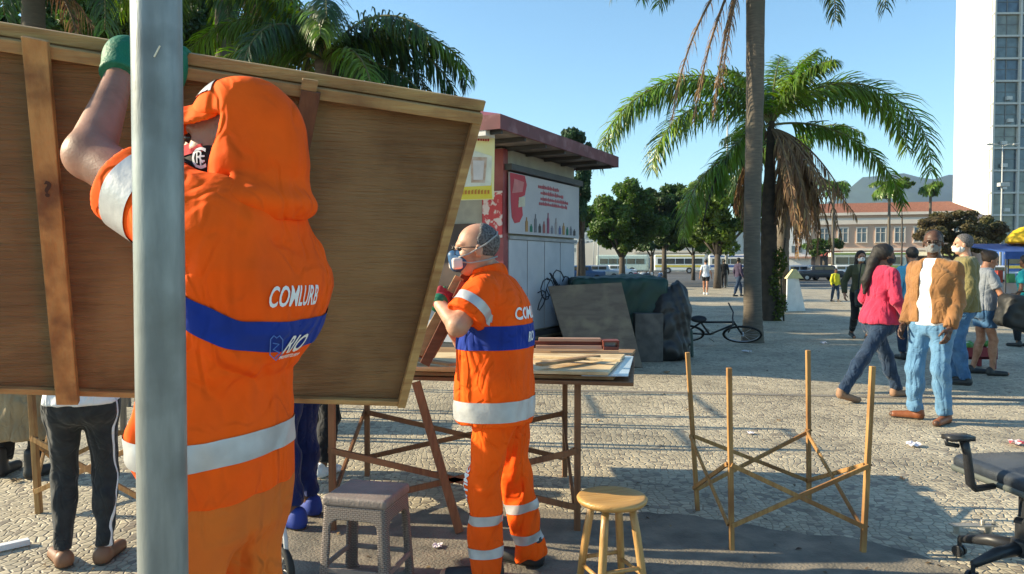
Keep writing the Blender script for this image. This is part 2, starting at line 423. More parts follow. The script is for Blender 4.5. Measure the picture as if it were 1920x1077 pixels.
def hand_caps(w, dr, palm, side, curl=.5, s=1.0, thumb_in=0.0):
    """capsules of one hand: w wrist, dr hand direction, palm the palm's facing, side = towards the thumb"""
    w = np.asarray(w, float); dr = np.asarray(dr, float); dr = dr/np.linalg.norm(dr)
    palm = np.asarray(palm, float); palm = palm-dr*(palm@dr); palm /= np.linalg.norm(palm)
    sd = np.cross(palm, dr)*side; L = []
    L.append((w, w+dr*.03*s, .026*s, .027*s))
    for k, (o, ln, r) in enumerate(((.031,.072,.0088),(.011,.08,.0092),(-.010,.075,.0088),(-.030,.060,.0078))):
        k0 = w+dr*.088*s+sd*o*s
        L.append((w+dr*.02*s+sd*o*.6*s, k0, .015*s, .0125*s))
        a = curl*(.7+.12*k); p = k0; ang = a*.6
        for j, q in enumerate((.45,.30,.25)):
            d = dr*math.cos(ang)+palm*math.sin(ang); e = p+d*ln*q*s*1.05
            L.append((p, e, r*s*(1-.08*j), r*s*(.94-.08*j))); p = e; ang += a
    t0 = w+dr*.03*s+sd*.028*s; t1 = t0+(dr*.6+sd*.65+palm*.35)*.042*s; t2 = t1+(dr*.85+sd*(.2-thumb_in)+palm*.4)*.034*s; t3 = t2+(dr*.8-sd*.1+palm*.5)*.026*s
    L += [(t0,t1,.016*s,.0125*s),(t1,t2,.0115*s,.010*s),(t2,t3,.010*s,.0082*s)]
    return L
def hand_sdf(P, L):
    d = None
    for i, (a, b, ra, rb) in enumerate(L):
        e = cap(P, a, b, ra, rb); d = e if d is None else smin(d, e, .006)
    return d
def person(label, base, yaw, H=1.75, name='person', cat='person', group=None, skin_kind='tan', female=False, res=.011, sec=None,
           feet=None, arms=None, lean=(0,0), head=None, top=None, over=None, bottom=None, shoes=None, hair=None, mask=None,
           glasses=False, fat=0.0, armfat=0.0, eyes=True, worker=False, curls=(.5,.5), palms=None, hip=None, shoulders=None, legfat=0.0, abs_scale=False, leglen=1.0, sw=None):
    """feet={'L':(x,y,yawdeg,lift,pitch)}, arms={'L':(wrist, elbow-hint)} in local metres at 1.75 m"""
    S = 1.0 if abs_scale else H/1.75
    root = empty(name, label, cat, (base[0], base[1], 0), yaw, group)
    sec = sec or ([(z,c,a+fat*(1 if z < 1.3 else .5),b+fat*.8) for z,c,a,b in (TORSO_F if female else TORSO_M)])
    J = {}
    hipz = .90 if hip is None else hip[2]; hx, hy = (0,0) if hip is None else hip[:2]
    feet = feet or {}
    arms = arms or {}
    LS = leglen
    sw = sw or (.165 if female else .185)
    for s, k in ((1,'L'), (-1,'R')):
        J['hip'+k] = np.array((hx, hy+s*.088, hipz))
        ft = feet.get(k, (0, s*.1, s*8, 0, 0)); J['ft'+k] = ft
        fy = R(ft[2]); J['fd'+k] = np.array((math.cos(fy), math.sin(fy), 0))
        pt = R(ft[4]) if len(ft) > 4 else 0
        heel = np.array((ft[0]-.05*J['fd'+k][0], ft[1]-.05*J['fd'+k][1], ft[3]+.035+ .14*math.sin(pt)))
        J['heel'+k] = heel; J['ank'+k] = heel+np.array((0,0,.055))+J['fd'+k]*.03
        J['toe'+k] = np.array((ft[0], ft[1], ft[3]+.03))+J['fd'+k]*(.17*math.cos(pt)+.0)
        J['knee'+k] = IK(J['hip'+k], J['ank'+k], .425*LS, .40*LS, (1, .08*s, 0))
        sh = np.array((lean[0]*.51-.01, s*sw+lean[1]*.51, 1.395)) if not (shoulders and k in shoulders) else np.array(shoulders[k])
        J['sh'+k] = sh
        wr, hint = arms.get(k, (np.array((.06+lean[0]*.2, s*.29, .87)), (-1, s*.25, -.1)))[:2]
        wr = np.array(wr, float)
        J['el'+k] = IK(sh, wr, .295, .265, hint) if len(arms.get(k, ())) < 4 else np.array(arms[k][3], float)
        J['wr'+k] = wr
        fa = wr-J['el'+k]; fa /= np.linalg.norm(fa)
        J['hd'+k] = np.array(arms[k][2], float) if k in arms and len(arms[k]) > 2 and arms[k][2] is not None else fa
    hc, hyaw, hpitch = head or ((.02+lean[0]*.73, lean[1]*.73, 1.628), 0, 0)
    hc = np.array(hc); HM = rotm(R(hyaw), R(hpitch)); HS = 1.0
    nk0 = np.array((lean[0]*.56-.015, lean[1]*.56, 1.46)) if sec[-1][0] < 1.6 and not abs_scale else np.array((sec[-2][1], 0, sec[-2][0]))
    nk1 = hc+HM@np.array((-.02,0,-.06))
    def limbs(P, infl=0, what='al', d=None, k=.03):
        for s in 'LR':
            if 'l' in what:
                e = smin(cap(P, J['hip'+s], J['knee'+s], .088+legfat+infl, .057+legfat*.6+infl), cap(P, J['knee'+s], J['ank'+s], .055+legfat*.6+infl, .038+legfat*.3+infl), .03)
                calf = J['knee'+s]*.68+J['ank'+s]*.32-J['fd'+s]*.015
                e = smin(e, ell(P, calf, (.052+infl,.05+infl,.11)), .04)
                d = e if d is None else smin(d, e, k)
            if 'a' in what:
                e = smin(cap(P, J['sh'+s], J['el'+s], .052+armfat+infl, .041+armfat+infl), cap(P, J['el'+s], J['wr'+s], .041+armfat+infl, .028+armfat*.4+infl), .02)
                d = e if d is None else smin(d, e, k)
        return d
    pm = palms or {}
    HL = {s: hand_caps(J['wr'+s], J['hd'+s], pm.get(s, (0, -1 if s == 'L' else 1, 0)), (1 if s == 'L' else -1)*(1 if s not in pm else 1), curls[0 if s == 'L' else 1]) for s in 'LR'}
    def body(P):
        d = tors(P, sec, -.012, z0=hipz-.07, lean=lean)
        d = limbs(P, -.004, 'al', d)
        d = smin(d, cap(P, nk0, nk1, .056, .052), .03)
        for s in 'LR':
            d = smin(d, cap(P, J['heel'+s], J['toe'+s], .033, .028), .02)
        if bottom: d = d+.007*np.clip((hipz+.05-P[:,2])*12, 0, 1)*np.clip((P[:,2]-(.12 if 'cut' not in bottom else .62))*20, 0, 1)
        return smin(d, head_sdf(P, hc, HM), .02)
    def bounds(pts, m): pts = np.array(pts); return pts.min(0)-m, pts.max(0)+m
    allp = [J[a+s] for a in ('hip','knee','ank','toe','heel','sh','el','wr') for s in 'LR']+[hc]
    lo, hi = bounds(allp, .16); hi[2] = hc[2]-.105; lo[2] = -.02
    parts = [sdf_mesh(body, lo, np.array((hi[0], hi[1], hi[2]-.0)), res)]
    hr = min(res, .007) if res < .02 else res
    # everything above the chin line comes from a finer grid, arms that rise past it too
    top_ = parts[0]
    zc = lo[2]+(math.ceil((hi[2]-lo[2])/res/4)+1)*4*res-res*1.5
    hi2 = hc+np.array((.2,.2,.15))
    if max(J['wrL'][2], J['wrR'][2], J['elL'][2], J['elR'][2]) > zc-.05:
        lo2, hi2 = bounds(allp, .17); 
    else: lo2 = hc-.2
    lo2[2] = zc-hr*1.5
    parts.append(sdf_mesh(body, lo2, hi2, hr))
    for s in 'LR':
        if res < .025:
            pts = [c[0] for c in HL[s]]+[c[1] for c in HL[s]]
            l3, h3 = bounds(pts, .03); parts.append(sdf_mesh(lambda P, L=HL[s]: hand_sdf(P, L), l3, h3, .0038 if res < .012 else .006))
        else:
            e = J['wr'+s]+J['hd'+s]*.09
            l3, h3 = bounds([J['wr'+s], e], .05); parts.append(sdf_mesh(lambda P: cap(P, J['wr'+s], e, .03, .02), l3, h3, .015))
    def put(nm, vf, m, **k):
        v, f = vf
        if len(v) == 0: return None
        return mesh(nm, v*S, f, m, root, smooth=True, local=True, **k)
    put('body', join(parts), skin(skin_kind))
    out = {'root': root, 'J': J, 'S': S}
    # trousers
    if bottom:
        inf = bottom.get('infl', .014); zt = bottom.get('top', 1.0); amp = bottom.get('amp', .003); hem = bottom.get('hem', .03)
        fl = bottom.get('flare', 0); ph = bottom.get('ph', 0)
        def tr(P):
            d = tors(P, sec, bottom.get('waist', inf-.004), z0=hipz-.11, z1=zt, lean=lean, kb=.07)
            for s in 'LR':
                fd = J['fd'+s]; e = cap(P, J['hip'+s], J['knee'+s], .09+legfat+inf, .060+legfat*.7+inf)
                kn, an = J['knee'+s], J['ank'+s]; dd = an-kn; dd = dd/np.linalg.norm(dd)
                e2 = cap(P, kn, an+dd*.05, .060+legfat*.7+inf, .040+legfat*.3+inf+fl)
                e = smin(e, e2, .04)
                e = smin(e, ell(P, kn*.68+an*.32-fd*.015, (.056+inf,.054+inf,.115)), .04)
                ref = an-dd*hem if 'cut' not in bottom else kn*(1-bottom['cut'])+an*bottom['cut']
                e = smax(e, (P-ref)@dd, .008)
                d = smin(d, e, .045)
            low = np.clip((.75-P[:,2])/.5, 0, 1)
            return d+wrinkle(P, amp*(.6+low), 1.1, ph)
        l, h = bounds([J[a+s] for a in ('hip','knee','ank') for s in 'LR'], .17+legfat); h[2] = zt+.05; l[2] = 0
        if 'skirt' in bottom:
            pass
        vf = sdf_mesh(tr, l, h, res); out['bottom'] = vf
        put(bottom.get('name', 'trousers'), vf, bottom['mat'])
    if top:
        for lay, it in enumerate([top]+([over] if over else [])):
            inf = it.get('infl', .012); z0 = it.get('hem', .88); amp = it.get('amp', .0035); sl = it.get('sleeve', 'long'); ph = it.get('ph', 1.0+lay)
            fit = it.get('arm', .012)
            ztop = sec[-2][0] if abs_scale else 1.495
            def sh(P):
                d = tors(P, sec, inf, z0=z0, z1=ztop, lean=lean)
                fl = it.get('flare', 0)
                if fl: d = d-fl*np.clip((z0+.25-P[:,2])/.25, 0, 1)
                for s in 'LR':
                    nb = np.array((J['sh'+s][0]*.5+nk0[0]*.5, J['sh'+s][1]*.35, max(J['sh'+s][2], nk0[2]-.05)))
                    d = smin(d, cap(P, nb, J['sh'+s], .045+fit, .050+armfat+fit), .04)
                    if sl:
                        a, b, c = J['sh'+s], J['el'+s], J['wr'+s]
                        u = b-a; u = u/np.linalg.norm(u); u2 = c-b; u2 = u2/np.linalg.norm(u2)
                        if sl == 'short':
                            fr = it.get('len', .68); e = cap(P, a, b, .058+armfat+fit, .052+armfat+fit+it.get('cuff', 0))
                            e = smax(e, (P-(a+(b-a)*fr))@u, .006)
                        else:
                            e = smin(cap(P, a, b, .057+armfat+fit, .047+armfat+fit), smax(cap(P, b, c, .047+armfat+fit, .036+fit), (P-(c-u2*.01))@u2, .006), .02)
                        d = smin(d, e, .014)
                if it.get('open'):
                    o = it['open']; d = smax(d, -np.maximum(np.abs(P[:,1]-o.get('y', 0)-.0)-(o['w']+o.get('k', 0)*np.maximum(P[:,2]-1.0, -.2)), -P[:,0]+lean[0]*(P[:,2]-.92)-.0), .015)
                return d+wrinkle(P, amp*it.get('wf', 1), it.get('wk', 1.0), ph)
            l, h = bounds([J[a+s] for a in ('sh','el','wr') for s in 'LR']+[J['hipL'],J['hipR'],nk0], .2+armfat+fit); l[2] = z0-.05
            rr = it.get('res', res); vf = sdf_mesh(sh, l, h, rr)
            out['over' if lay else 'top'] = vf
            put(it.get('name', 'shirt'), vf, it['mat'])
            if it.get('collar'):
                cm = it['collar']
                def clr(P):
                    a = cap(P, nk0+np.array((0,0,.0)), nk0*.45+nk1*.55, .075, .068); b = cap(P, nk0-np.array((0,0,.05)), nk1, .06, .056)
                    return smax(smax(a, -b, .004), .0-(P[:,2]-nk0[2]+.02), .006)
                l3, h3 = bounds([nk0, nk1], .12); put('collar', sdf_mesh(clr, l3, h3, min(res, .007)), cm)
    if shoes:
        for s in 'LR':
            a, b = J['heel'+s], J['toe'+s]; fd = J['fd'+s]
            def sh_(P):
                d = smin(cap(P, a+np.array((0,0,.005)), b-fd*.02+np.array((0,0,-.002)), .042, .036), cap(P, a+np.array((0,0,.01)), a+np.array((0,0,shoes.get('high', .045))), .043, .043), .03)
                d = smax(d, shoes.get('floor', -.0)+.002-(P[:,2]-min(J['ft'+s][3], 0)), .004) if len(J['ft'+s]) < 5 or J['ft'+s][4] == 0 else d
                return d
            l, h = bounds([a, b, a+np.array((0,0,shoes.get('high', .045)))], .07)
            l[2] = max(l[2], -.03)
            sf_ = sdf_mesh(sh_, l, h, min(res, .008)); so_ = put('shoe', sf_, shoes['mat'])
            if res < .0135 and (len(J['ft'+s]) < 5 or J['ft'+s][4] == 0):
                ba, bf_ = band(sf_[0], sf_[1], lambda P: P[:,2], -.1, .016, .003)
                if bf_: mesh('sole', np.array([tuple(q) for q in ba])*S, bf_, mat('shoe_sole', (.06,.05,.045), (.1,.09,.08), rough=.8), root, smooth=True, local=True).parent = root
    if hair:
        hk = hair.get('kind', 'short'); th = hair.get('th', .008)
        fx = hair.get('front', .035)
        def hr_(P):
            Q = (P-hc)@HM
            d = ell(Q, (-.014,0,.032), (.098+th,.079+th,.09+th))
            d = smax(d, (Q[:,0]-fx)*.8-(Q[:,2]-.03)*hair.get('slope', .5), .01)
            d = smax(d, -(Q[:,2]+hair.get('low', .05))-(Q[:,0] < 0)*.0, .01)
            if hk in ('pony', 'long'):
                for a, b, ra, rb in hair['strands']: d = smin(d, cap(Q, a, b, ra, rb), .03)
            return d+wrinkle(P, hair.get('amp', .002), 3, .4)
        pts = [hc]
        if hk in ('pony', 'long'): pts += [hc+HM@np.array(x) for st in hair['strands'] for x in st[:2]]
        l, h = bounds(pts, .14); put('hair', sdf_mesh(hr_, l, h, min(res, .008)), hair['mat'])
    if mask:
        def mk(P):
            Q = (P-hc)@HM
            d = smin(ell(Q, (.026,0,-.038), (.074,.066,.072)), cap(Q, (.098,0,-.02), (.092,0,-.06), .02, .02), .03)
            d = smax(d, Q[:,2]+.005+(.5*(np.abs(Q[:,1])))*.4, .006); d = smax(d, -.02-Q[:,0], .006)
            return d
        l, h = bounds([hc], .15); vf = sdf_mesh(mk, l, h, .005 if res < .015 else res*.6); out['mask'] = vf
        put('face_mask', vf, mask['mat'])
    if eyes and res < .02:
        for s in (-1,1):
            c = hc+HM@np.array((.083,s*.031,.008)); mb = MB(); mb.lathe(Vector(c*S), [(0.001,-.011),(.008,-.007),(.011,0),(.008,.007),(.001,.011)], 10)
            mb.build('eye', mat('eye_dark', (.03,.02,.015), rough=.15), root, local=True, smooth=True)
    if glasses:
        mb = MB(); g = lambda x,y,z: Vector((hc+HM@np.array((x,y,z)))*S)
        ax = Vector(HM@np.array((1,0,0)))
        for s in (-1,1):
            mb.torus(g(.106,s*.034,.005), .021*S, .0022, ax, 16, 6); mb.tube([g(.10,s*.056,.012), g(.05,s*.08,.012), g(-.02,s*.083,.008)], .0022, 6)
        mb.tube([g(.108,-.014,.008), g(.113,0,.012), g(.108,.014,.008)], .002, 6)
        mb.build('glasses', mat('glasses_frame', (.02,.018,.016), rough=.3), root, local=True, smooth=True)
    out['put'] = put; out['hc'] = hc; out['HM'] = HM; out['bounds'] = bounds
    return out
# ---------------------------------------------------------------- cloth colours
ORANGE = cloth('orange', (.98,.115,.004), (.90,.095,.003), scale=2.5, bump=.35, bscale=14, sheen=0, c3=(.78,.088,.005), s3=3.5, crease=.5, cscale=2.8)
ORANGE_P = cloth('orange_worn', (.70,.15,.018), (.52,.13,.025), scale=2, bump=.4, bscale=11, sheen=0, c3=(.62,.13,.02), s3=4, crease=.5, cscale=2.6)
BLUE = cloth('royal_blue', (.012,.04,.30), (.009,.03,.23), bump=.12, sheen=.05)
SILVER = mat('reflective_tape', (.50,.51,.52), (.40,.41,.42), rough=.42, scale=14, bump=.25, bscale=24, metal=.25, spec=.5)
WHITE_INK = mat('white_ink', (.82,.82,.80), (.74,.74,.73), rough=.7, scale=40)
PALE_INK = mat('pale_blue_ink', (.10,.22,.60), (.08,.18,.5), rough=.7)
BLACKC = cloth('black', (.018,.018,.02), (.012,.012,.014))
DENIM = cloth('pale_denim', (.12,.25,.40), (.08,.175,.29), scale=9, bump=.25, bscale=60)
DENIM_M = cloth('mid_denim', (.07,.17,.32), (.045,.11,.22), scale=9, bump=.25, bscale=60)
DENIM_D = cloth('dark_denim', (.022,.045,.09), (.015,.03,.06), scale=9)
WHITEC = cloth('white', (.80,.80,.80), (.72,.72,.73), scale=3)
LEATHER = mat('brown_leather', (.30,.10,.035), (.2,.06,.02), rough=.5, scale=9, bump=.1)
HAIR_B = mat('hair_black', (.012,.01,.009), (.02,.016,.014), rough=.55, scale=30, bump=.5, bscale=90, stretch=(3,3,1))
HAIR_G = mat('hair_greying', (.04,.034,.032), (.16,.15,.15), rough=.7, scale=110, bump=.4, bscale=160)
SHOE_B = mat('shoe_black', (.02,.02,.022), (.03,.03,.03), rough=.5)

# ---------------------------------------------------------------- board held up by the worker
BTL = V(-250, 11.1, 1.7107); BTR = V(905, 197, 2.15); BBR = V(757, 755, 2.4355); BBL = BTL+(BBR-BTR)
bU = BTR-BTL; bW = BBL-BTL; bN = bU.cross(bW).normalized()
if bN.y > 0: bN = -bN
def BP(s, t, n=0): return BTL+bU*s+bW*t+bN*n
bd = empty('table_board', 'big brown wooden tabletop board with battens, held up on edge by the nearer orange worker', 'board', BBL)
Mi = Matrix((bU.normalized(), bW.normalized(), bN)).transposed()
PLY_DK = mat('board_plywood', (.215,.122,.055), (.165,.092,.042), rough=.6, scale=1.5, detail=6, stretch=(2,2,40), bump=.9, bscale=3, bstretch=(3,3,75), c3=(.29,.18,.085), s3=2.6, spec=.3)
w_batten = mat('board_batten', (.50,.28,.10), (.38,.19,.062), rough=.6, scale=4, detail=6, stretch=(9,9,1), bump=.35, bscale=16, c3=(.16,.07,.03), s3=7)
w_rail = mat('board_rail', (.46,.30,.12), (.33,.18,.07), rough=.6, scale=3, detail=6, stretch=(1,6,20), bump=.3, bscale=12, c3=(.2,.1,.04), s3=5)
w_red = mat('board_cleat', (.17,.065,.028), (.11,.04,.02), rough=.6, scale=4, stretch=(9,9,1), bump=.3, bscale=12)
def slab(s0, s1, t0, t1, n0, n1, nm, m, skew=0, bevel=.002):
    p = []
    for n in (n1, n0):
        p += [BP(s0+skew*0, t0, n), BP(s1, t0, n), BP(s1+skew, t1, n), BP(s0+skew, t1, n)]
    return mesh(nm, p, [(0,3,2,1),(4,5,6,7),(0,1,5,4),(1,2,6,5),(2,3,7,6),(3,0,4,7)], m, bd, bevel=bevel)
def subs(nm, s0, s1, t0, t1, n, m, amp, ns=60, ntt=40):
    vs = []; fs = []
    for i in range(ns+1):
        for j in range(ntt+1):
            s = s0+(s1-s0)*i/ns; t = t0+(t1-t0)*j/ntt
            vs.append(BP(s, t, n+amp*(math.sin(5*s+3*t)*math.sin(4*t+1))))
    for i in range(ns):
        for j in range(ntt):
            a = i*(ntt+1)+j; fs.append((a, a+ntt+1, a+ntt+2, a+1))
    k = len(vs); 
    return vs, fs
fv, ff = subs('sheet', 0, 1, 0, 1, 0, None, .004)
bv, bf = subs('sheet', 0, 1, 0, 1, -.007, None, .004); k = len(fv)
edge = []
ns, ntt = 60, 40
ring = [i*(ntt+1) for i in range(ns+1)]+[ns*(ntt+1)+j for j in range(1,ntt+1)]+[i*(ntt+1)+ntt for i in range(ns-1,-1,-1)]+[j for j in range(ntt-1,0,-1)]
edge = [(ring[i], ring[(i+1)%len(ring)], ring[(i+1)%len(ring)]+k, ring[i]+k) for i in range(len(ring))]
mesh('plywood_sheet', fv+bv, [tuple(reversed(f)) for f in ff]+[tuple(k+i for i in f) for f in ff]+edge, PLY_DK, bd, smooth=False)
slab(0, 1.004, -.012, .018, -.014, .006, 'edge_strip', w_rail)
slab(0, 1.0, .021, .052, .006, .034, 'rail', w_rail)
slab(0, .985, .985, 1.003, .005, .022, 'rail', w_rail)
slab(.984, 1.002, .03, 1.004, .007, .030, 'rail', w_rail)
# two cross battens seen at px 75 and px 585
def sfor(px, py):
    best = None
    o = Vector((0,0,CAMH)); d = (V(px, py, 1)-o)
    k = (BTL-o).dot(bN)/d.dot(bN); h = o+d*k-BTL
    A = np.array([[bU.dot(bU), bU.dot(bW)],[bU.dot(bW), bW.dot(bW)]]); r = np.linalg.solve(A, [h.dot(bU), h.dot(bW)])
    return r
a0 = sfor(53, 70)[0]; a1 = sfor(101, 75)[0]; b0 = sfor(116, 740)[0]; b1 = sfor(156, 742)[0]
p = []
for n in (.058, .034):
    p += [BP(a0, .005, n), BP(a1, .008, n), BP(b1, 1.01, n), BP(b0, 1.012, n)]
BATT = mesh('batten', p, [(0,3,2,1),(4,5,6,7),(0,1,5,4),(1,2,6,5),(2,3,7,6),(3,0,4,7)], w_batten, bd, bevel=.002)
q0 = sfor(566, 160)[0]; q1 = sfor(606, 165)[0]
slab(q0, q1-.004, .03, 1.0, .034, .050, 'batten', w_red)
slab(q0-.002, q1-.012, -.0, .03, .034, .048, 'cleat', w_rail)
mk = sfor(102, 345); cmk = BP(mk[0], mk[1], .058)
letters('?', 'pencil_mark', mat('pencil', (.06,.03,.02)), bd, cmk-bd.location, bU.normalized(), -bW.normalized(), .055, off=.0012, bold=.002)

# ---------------------------------------------------------------- the nearer worker
def arr(v): return np.array(tuple(v))
W1 = np.array((-.64, 1.63)); yaw1 = R(160)
def toL(v, base, yaw):
    d = np.array((v[0]-base[0], v[1]-base[1])); c, s = math.cos(yaw), math.sin(yaw)
    return np.array((d[0]*c+d[1]*s, -d[0]*s+d[1]*c, v[2]))
L1 = lambda px, py, Y: toL(V(px, py, Y), W1, yaw1)
rows1 = [(1040,345,512,.13),(990,325,535,.15),(930,290,549,.18),(885,255,552,.195),(840,225,553,.20),(800,232,552,.195),(765,245,547,.19),(735,255,544,.185),(705,265,548,.18),(680,270,562,.175),(650,280,582,.175),(615,290,602,.18),(575,300,616,.19),(540,310,623,.195),(505,318,621,.195),(470,325,608,.185),(440,330,594,.17),(410,340,580,.145),(385,352,573,.12),(360,365,566,.10)]
sec1 = fit_sections(rows1, W1, yaw1, 1.60)
shL = L1(395, 440, 1.50); elL = L1(168, 292, 1.60); wrL = L1(226, 138, 1.79)
shR = L1(400, 420, 1.80); elR = L1(296, 290, 1.85); wrR = L1(304, 170, 1.87)
o1 = person('worker in orange with hood up and green glove, lifting the big board', W1, yaw1, abs_scale=True,
    skin_kind='mid', res=.0095, sec=sec1, hip=(.012,0,.93), armfat=.012, legfat=-.010,
    feet={'L':(.04,.10,8,0,0), 'R':(-.02,-.10,-12,0,0)},
    shoulders={'L': shL, 'R': shR}, arms={'L': (wrL, (0,0,-1), L1(243, 88, 1.845)-wrL, elL), 'R': (wrR, (0,0,-1), L1(312, 118, 1.88)-wrR, elR)},
    head=((-.045,-.0,1.715), 22, 6), curls=(.9,.9), palms={'L': arr(Matrix.Rotation(-yaw1,3,'Z')@Vector((0,1,-.2))), 'R': arr(Matrix.Rotation(-yaw1,3,'Z')@Vector((0,1,-.2)))},
    top=dict(mat=ORANGE, hem=.962, infl=0.0, amp=0, sleeve='short', len=.69, arm=.02, cuff=.018, name='skip') if False else None,
    bottom=dict(mat=ORANGE_P, infl=.006, waist=-.003, top=1.0, amp=.007, hem=.0, flare=.012), shoes=dict(mat=SHOE_B, high=.1), eyes=True)
r1 = o1['root']; hc1, HM1 = o1['hc'], o1['HM']
def sleeve_u(a, b): u = b-a; return u/np.linalg.norm(u)
def fold(P, a, b, amp, wd, sharp=1.0):
    """a crease running from a to b"""
    a = np.asarray(a); b = np.asarray(b); ba = b-a; pa = P-a; h = np.clip(pa@ba/(ba@ba), 0, 1)
    d = np.sqrt(((pa-h[:,None]*ba)**2).sum(1)); e = np.minimum(h, 1-h)*4
    return amp*np.clip(e, 0, 1)*np.exp(-(d/wd)**2)
def shirt1(P):
    d = tors(P, sec1, .0, z0=.955, z1=1.595)
    for s, sh, el, wr in (('L', shL, elL, wrL), ('R', shR, elR, wrR)):
        nb = np.array((sh[0]*.3-.06, sh[1]*.35, sh[2]-.005))
        d = smin(d, cap(P, nb, sh, .086, .095), .07)
        u = sleeve_u(sh, el); e = cap(P, sh, el, .098, .088)
        e = smax(e, (P-(sh+(el-sh)*.66))@u, .006)
        d = smin(d, e, .05)
    # hunched upper back overhang and pinch under the blue band
        d = d+wrinkle(P, .0022, .8, .6)+wrinkle(P, .0010, 1.7, 2.6)
    z = P[:,2]
    d = d+fold(P, L1(360,640,1.43), L1(560,700,1.75), .016, .022)+fold(P, L1(380,560,1.42), L1(555,760,1.65), .012, .018)
    d = d+fold(P, L1(500,730,1.5), L1(565,650,1.7), .012, .016)-fold(P, L1(350,620,1.4), L1(540,730,1.6), .010, .025)
    d = d+fold(P, L1(420,420,1.40), L1(570,480,1.6), .010, .014)+fold(P, L1(400,480,1.4), L1(520,440,1.55), .008, .016)
    d = d+fold(P, L1(350,760,1.43), L1(480,830,1.45), .007, .02)+fold(P, L1(300,520,1.4), L1(420,480,1.42), .009, .016)
    return d
l, h = o1['bounds']([shL, elL, shR, elR, (0,0,.97), (-.1,0,1.6)], .26)
sv = sdf_mesh(shirt1, l, h, .0065); o1['put']('shirt', sv, ORANGE, label='orange short-sleeved work shirt with silver and blue bands')
SH1 = bvh(*sv)
def strip(nm, vf, fn, lo_, hi_, off, m, root, cond=None, label=None):
    a, f = band(vf[0], vf[1], fn, lo_, hi_, off, cond)
    if f: return mesh(nm, a, f, m, root, smooth=True, local=True, label=label)
u1 = sleeve_u(shL, elL); u2 = sleeve_u(shR, elR)
nearL = lambda c: (np.linalg.norm(c-(shL+(elL-shL)*.5), axis=1) < .17)
strip('cuff_tape', sv, lambda P: (P-shL)@u1/np.linalg.norm(elL-shL), .36, .56, .003, SILVER, r1, nearL)
nearR = lambda c: (np.linalg.norm(c-(shR+(elR-shR)*.5), axis=1) < .17)
strip('cuff_tape', sv, lambda P: (P-shR)@u2/np.linalg.norm(elR-shR), .36, .56, .003, SILVER, r1, nearR)
torso1 = lambda c: (np.abs(c[:,1]) < .3) & (c[:,0] > -.35) & (c[:,2] < 1.5)
def waist(P): return P[:,2]-(1.062+.012*np.sin(3*P[:,0]+1)+.10*np.clip(P[:,0]-.03,0,.3)-.16*np.clip(-.06-P[:,0],-.0,.3)*-.6)
strip('hem_tape', sv, waist, -.031, .024, .003, SILVER, r1, torso1)
# blue chest band: pixel-measured heights run from 1.40 in front to 1.27 at the back
def chest(P):
    x = P[:,0]
    return P[:,2]-np.interp(x, [-.30,-.25,-.18,-.08,0,.08,.2], [1.281,1.290,1.303,1.366,1.41,1.44,1.46])
strip('chest_band', sv, chest, -.037, .037, .003, BLUE, r1, torso1, 'royal blue band round the shirt')
# lettering on the back
lay_text('COMLURB', r1, SH1, 557, 557, 96, 36, WHITE_INK, off=.004)
lay_text('RIO', r1, SH1, 548, 643, 44, 32, WHITE_INK, off=.0065)
lay_text('PREFEITURA', r1, SH1, 536, 664, 50, 6, WHITE_INK, off=.0065, bold=.0003)
# city crest, a pale blue shield outline
def project_path(pts, wdt, m, nm, root, B, off, n0):
    mb = MB(); q = []
    for a in pts:
        a = Vector(a); hres = B.ray_cast(a+n0*.25, -n0)
        q.append(hres[0]+hres[1]*off if hres[0] is not None else a)
    mb.tube(q, wdt, 5); return mb.build(nm, m, root, local=True)
def crest(pts):
    q = [spot(r1, SH1, x, y, .0065) for x, y in pts]; mb = MB(); mb.tube([a for a in q if a is not None], .0012, 5); mb.build('crest', PALE_INK, r1, local=True)
crest([(505,632),(511,626),(516,630),(521,626),(527,634),(525,660),(514,672),(503,662),(505,632)])
crest([(509,640),(520,642),(509,652),(521,658),(512,667)])
# hood with its drape, cap below it with a bill
def hood(P):
    Q = (P-hc1)@HM1
    d = ell(Q, (-.026,0,.025), (.114,.098,.110))
    d = smin(d, ell(Q, (-.045,0,-.04), (.108,.098,.12)), .05)
    nk = np.array((-.115,.0,1.60)); 
    d = smin(d, cap(P, hc1+np.array((-.05,.0,-.08)), nk+np.array((.012,0,-.03)), .088, .096), .05)
    d = smin(d, ell(P, (-.088,.005,1.575), (.134,.158,.055)), .025)
    # face opening
    cut = smax(smax(.008-.38*Q[:,2]-Q[:,0], Q[:,2]-.040, .01), -.105-Q[:,2]+.0*Q[:,0], .01)
    d = smax(d, -cut, .012)
    d = smax(d, (1.588+.22*np.clip(P[:,0],-.22,.05)+.012*np.sin(14*P[:,0]+6*P[:,1]))-P[:,2], .008)
    a = fold(P, L1(395,345,1.50), L1(520,300,1.55), .012, .011)+fold(P, L1(440,362,1.48), L1(565,325,1.6), .015, .012)+fold(P, L1(400,375,1.45), L1(540,378,1.55), .011, .011)
    a = a-fold(P, L1(420,352,1.47), L1(560,318,1.6), .010, .014)-fold(P, L1(500,395,1.5), L1(585,340,1.65), .008, .016)
    return d+a+wrinkle(P, .0022, 1.1, 2.0)
l, h = o1['bounds']([hc1, (-.12,0,1.56)], .24); hv = sdf_mesh(hood, l, h, .0065); o1['put']('hood', hv, ORANGE)
def bill(P):
    Q = (P-hc1)@HM1
    zc = .078-.040*(Q[:,1]/.08)**2-.10*(Q[:,0]-.05)
    d = smax((np.abs(Q[:,2]-zc)-.006)*.8, (np.sqrt(((Q[:,0]-.05)/.125)**2+(Q[:,1]/.090)**2)-1)*.09, .004)
    return smax(d, .0-Q[:,0], .004)
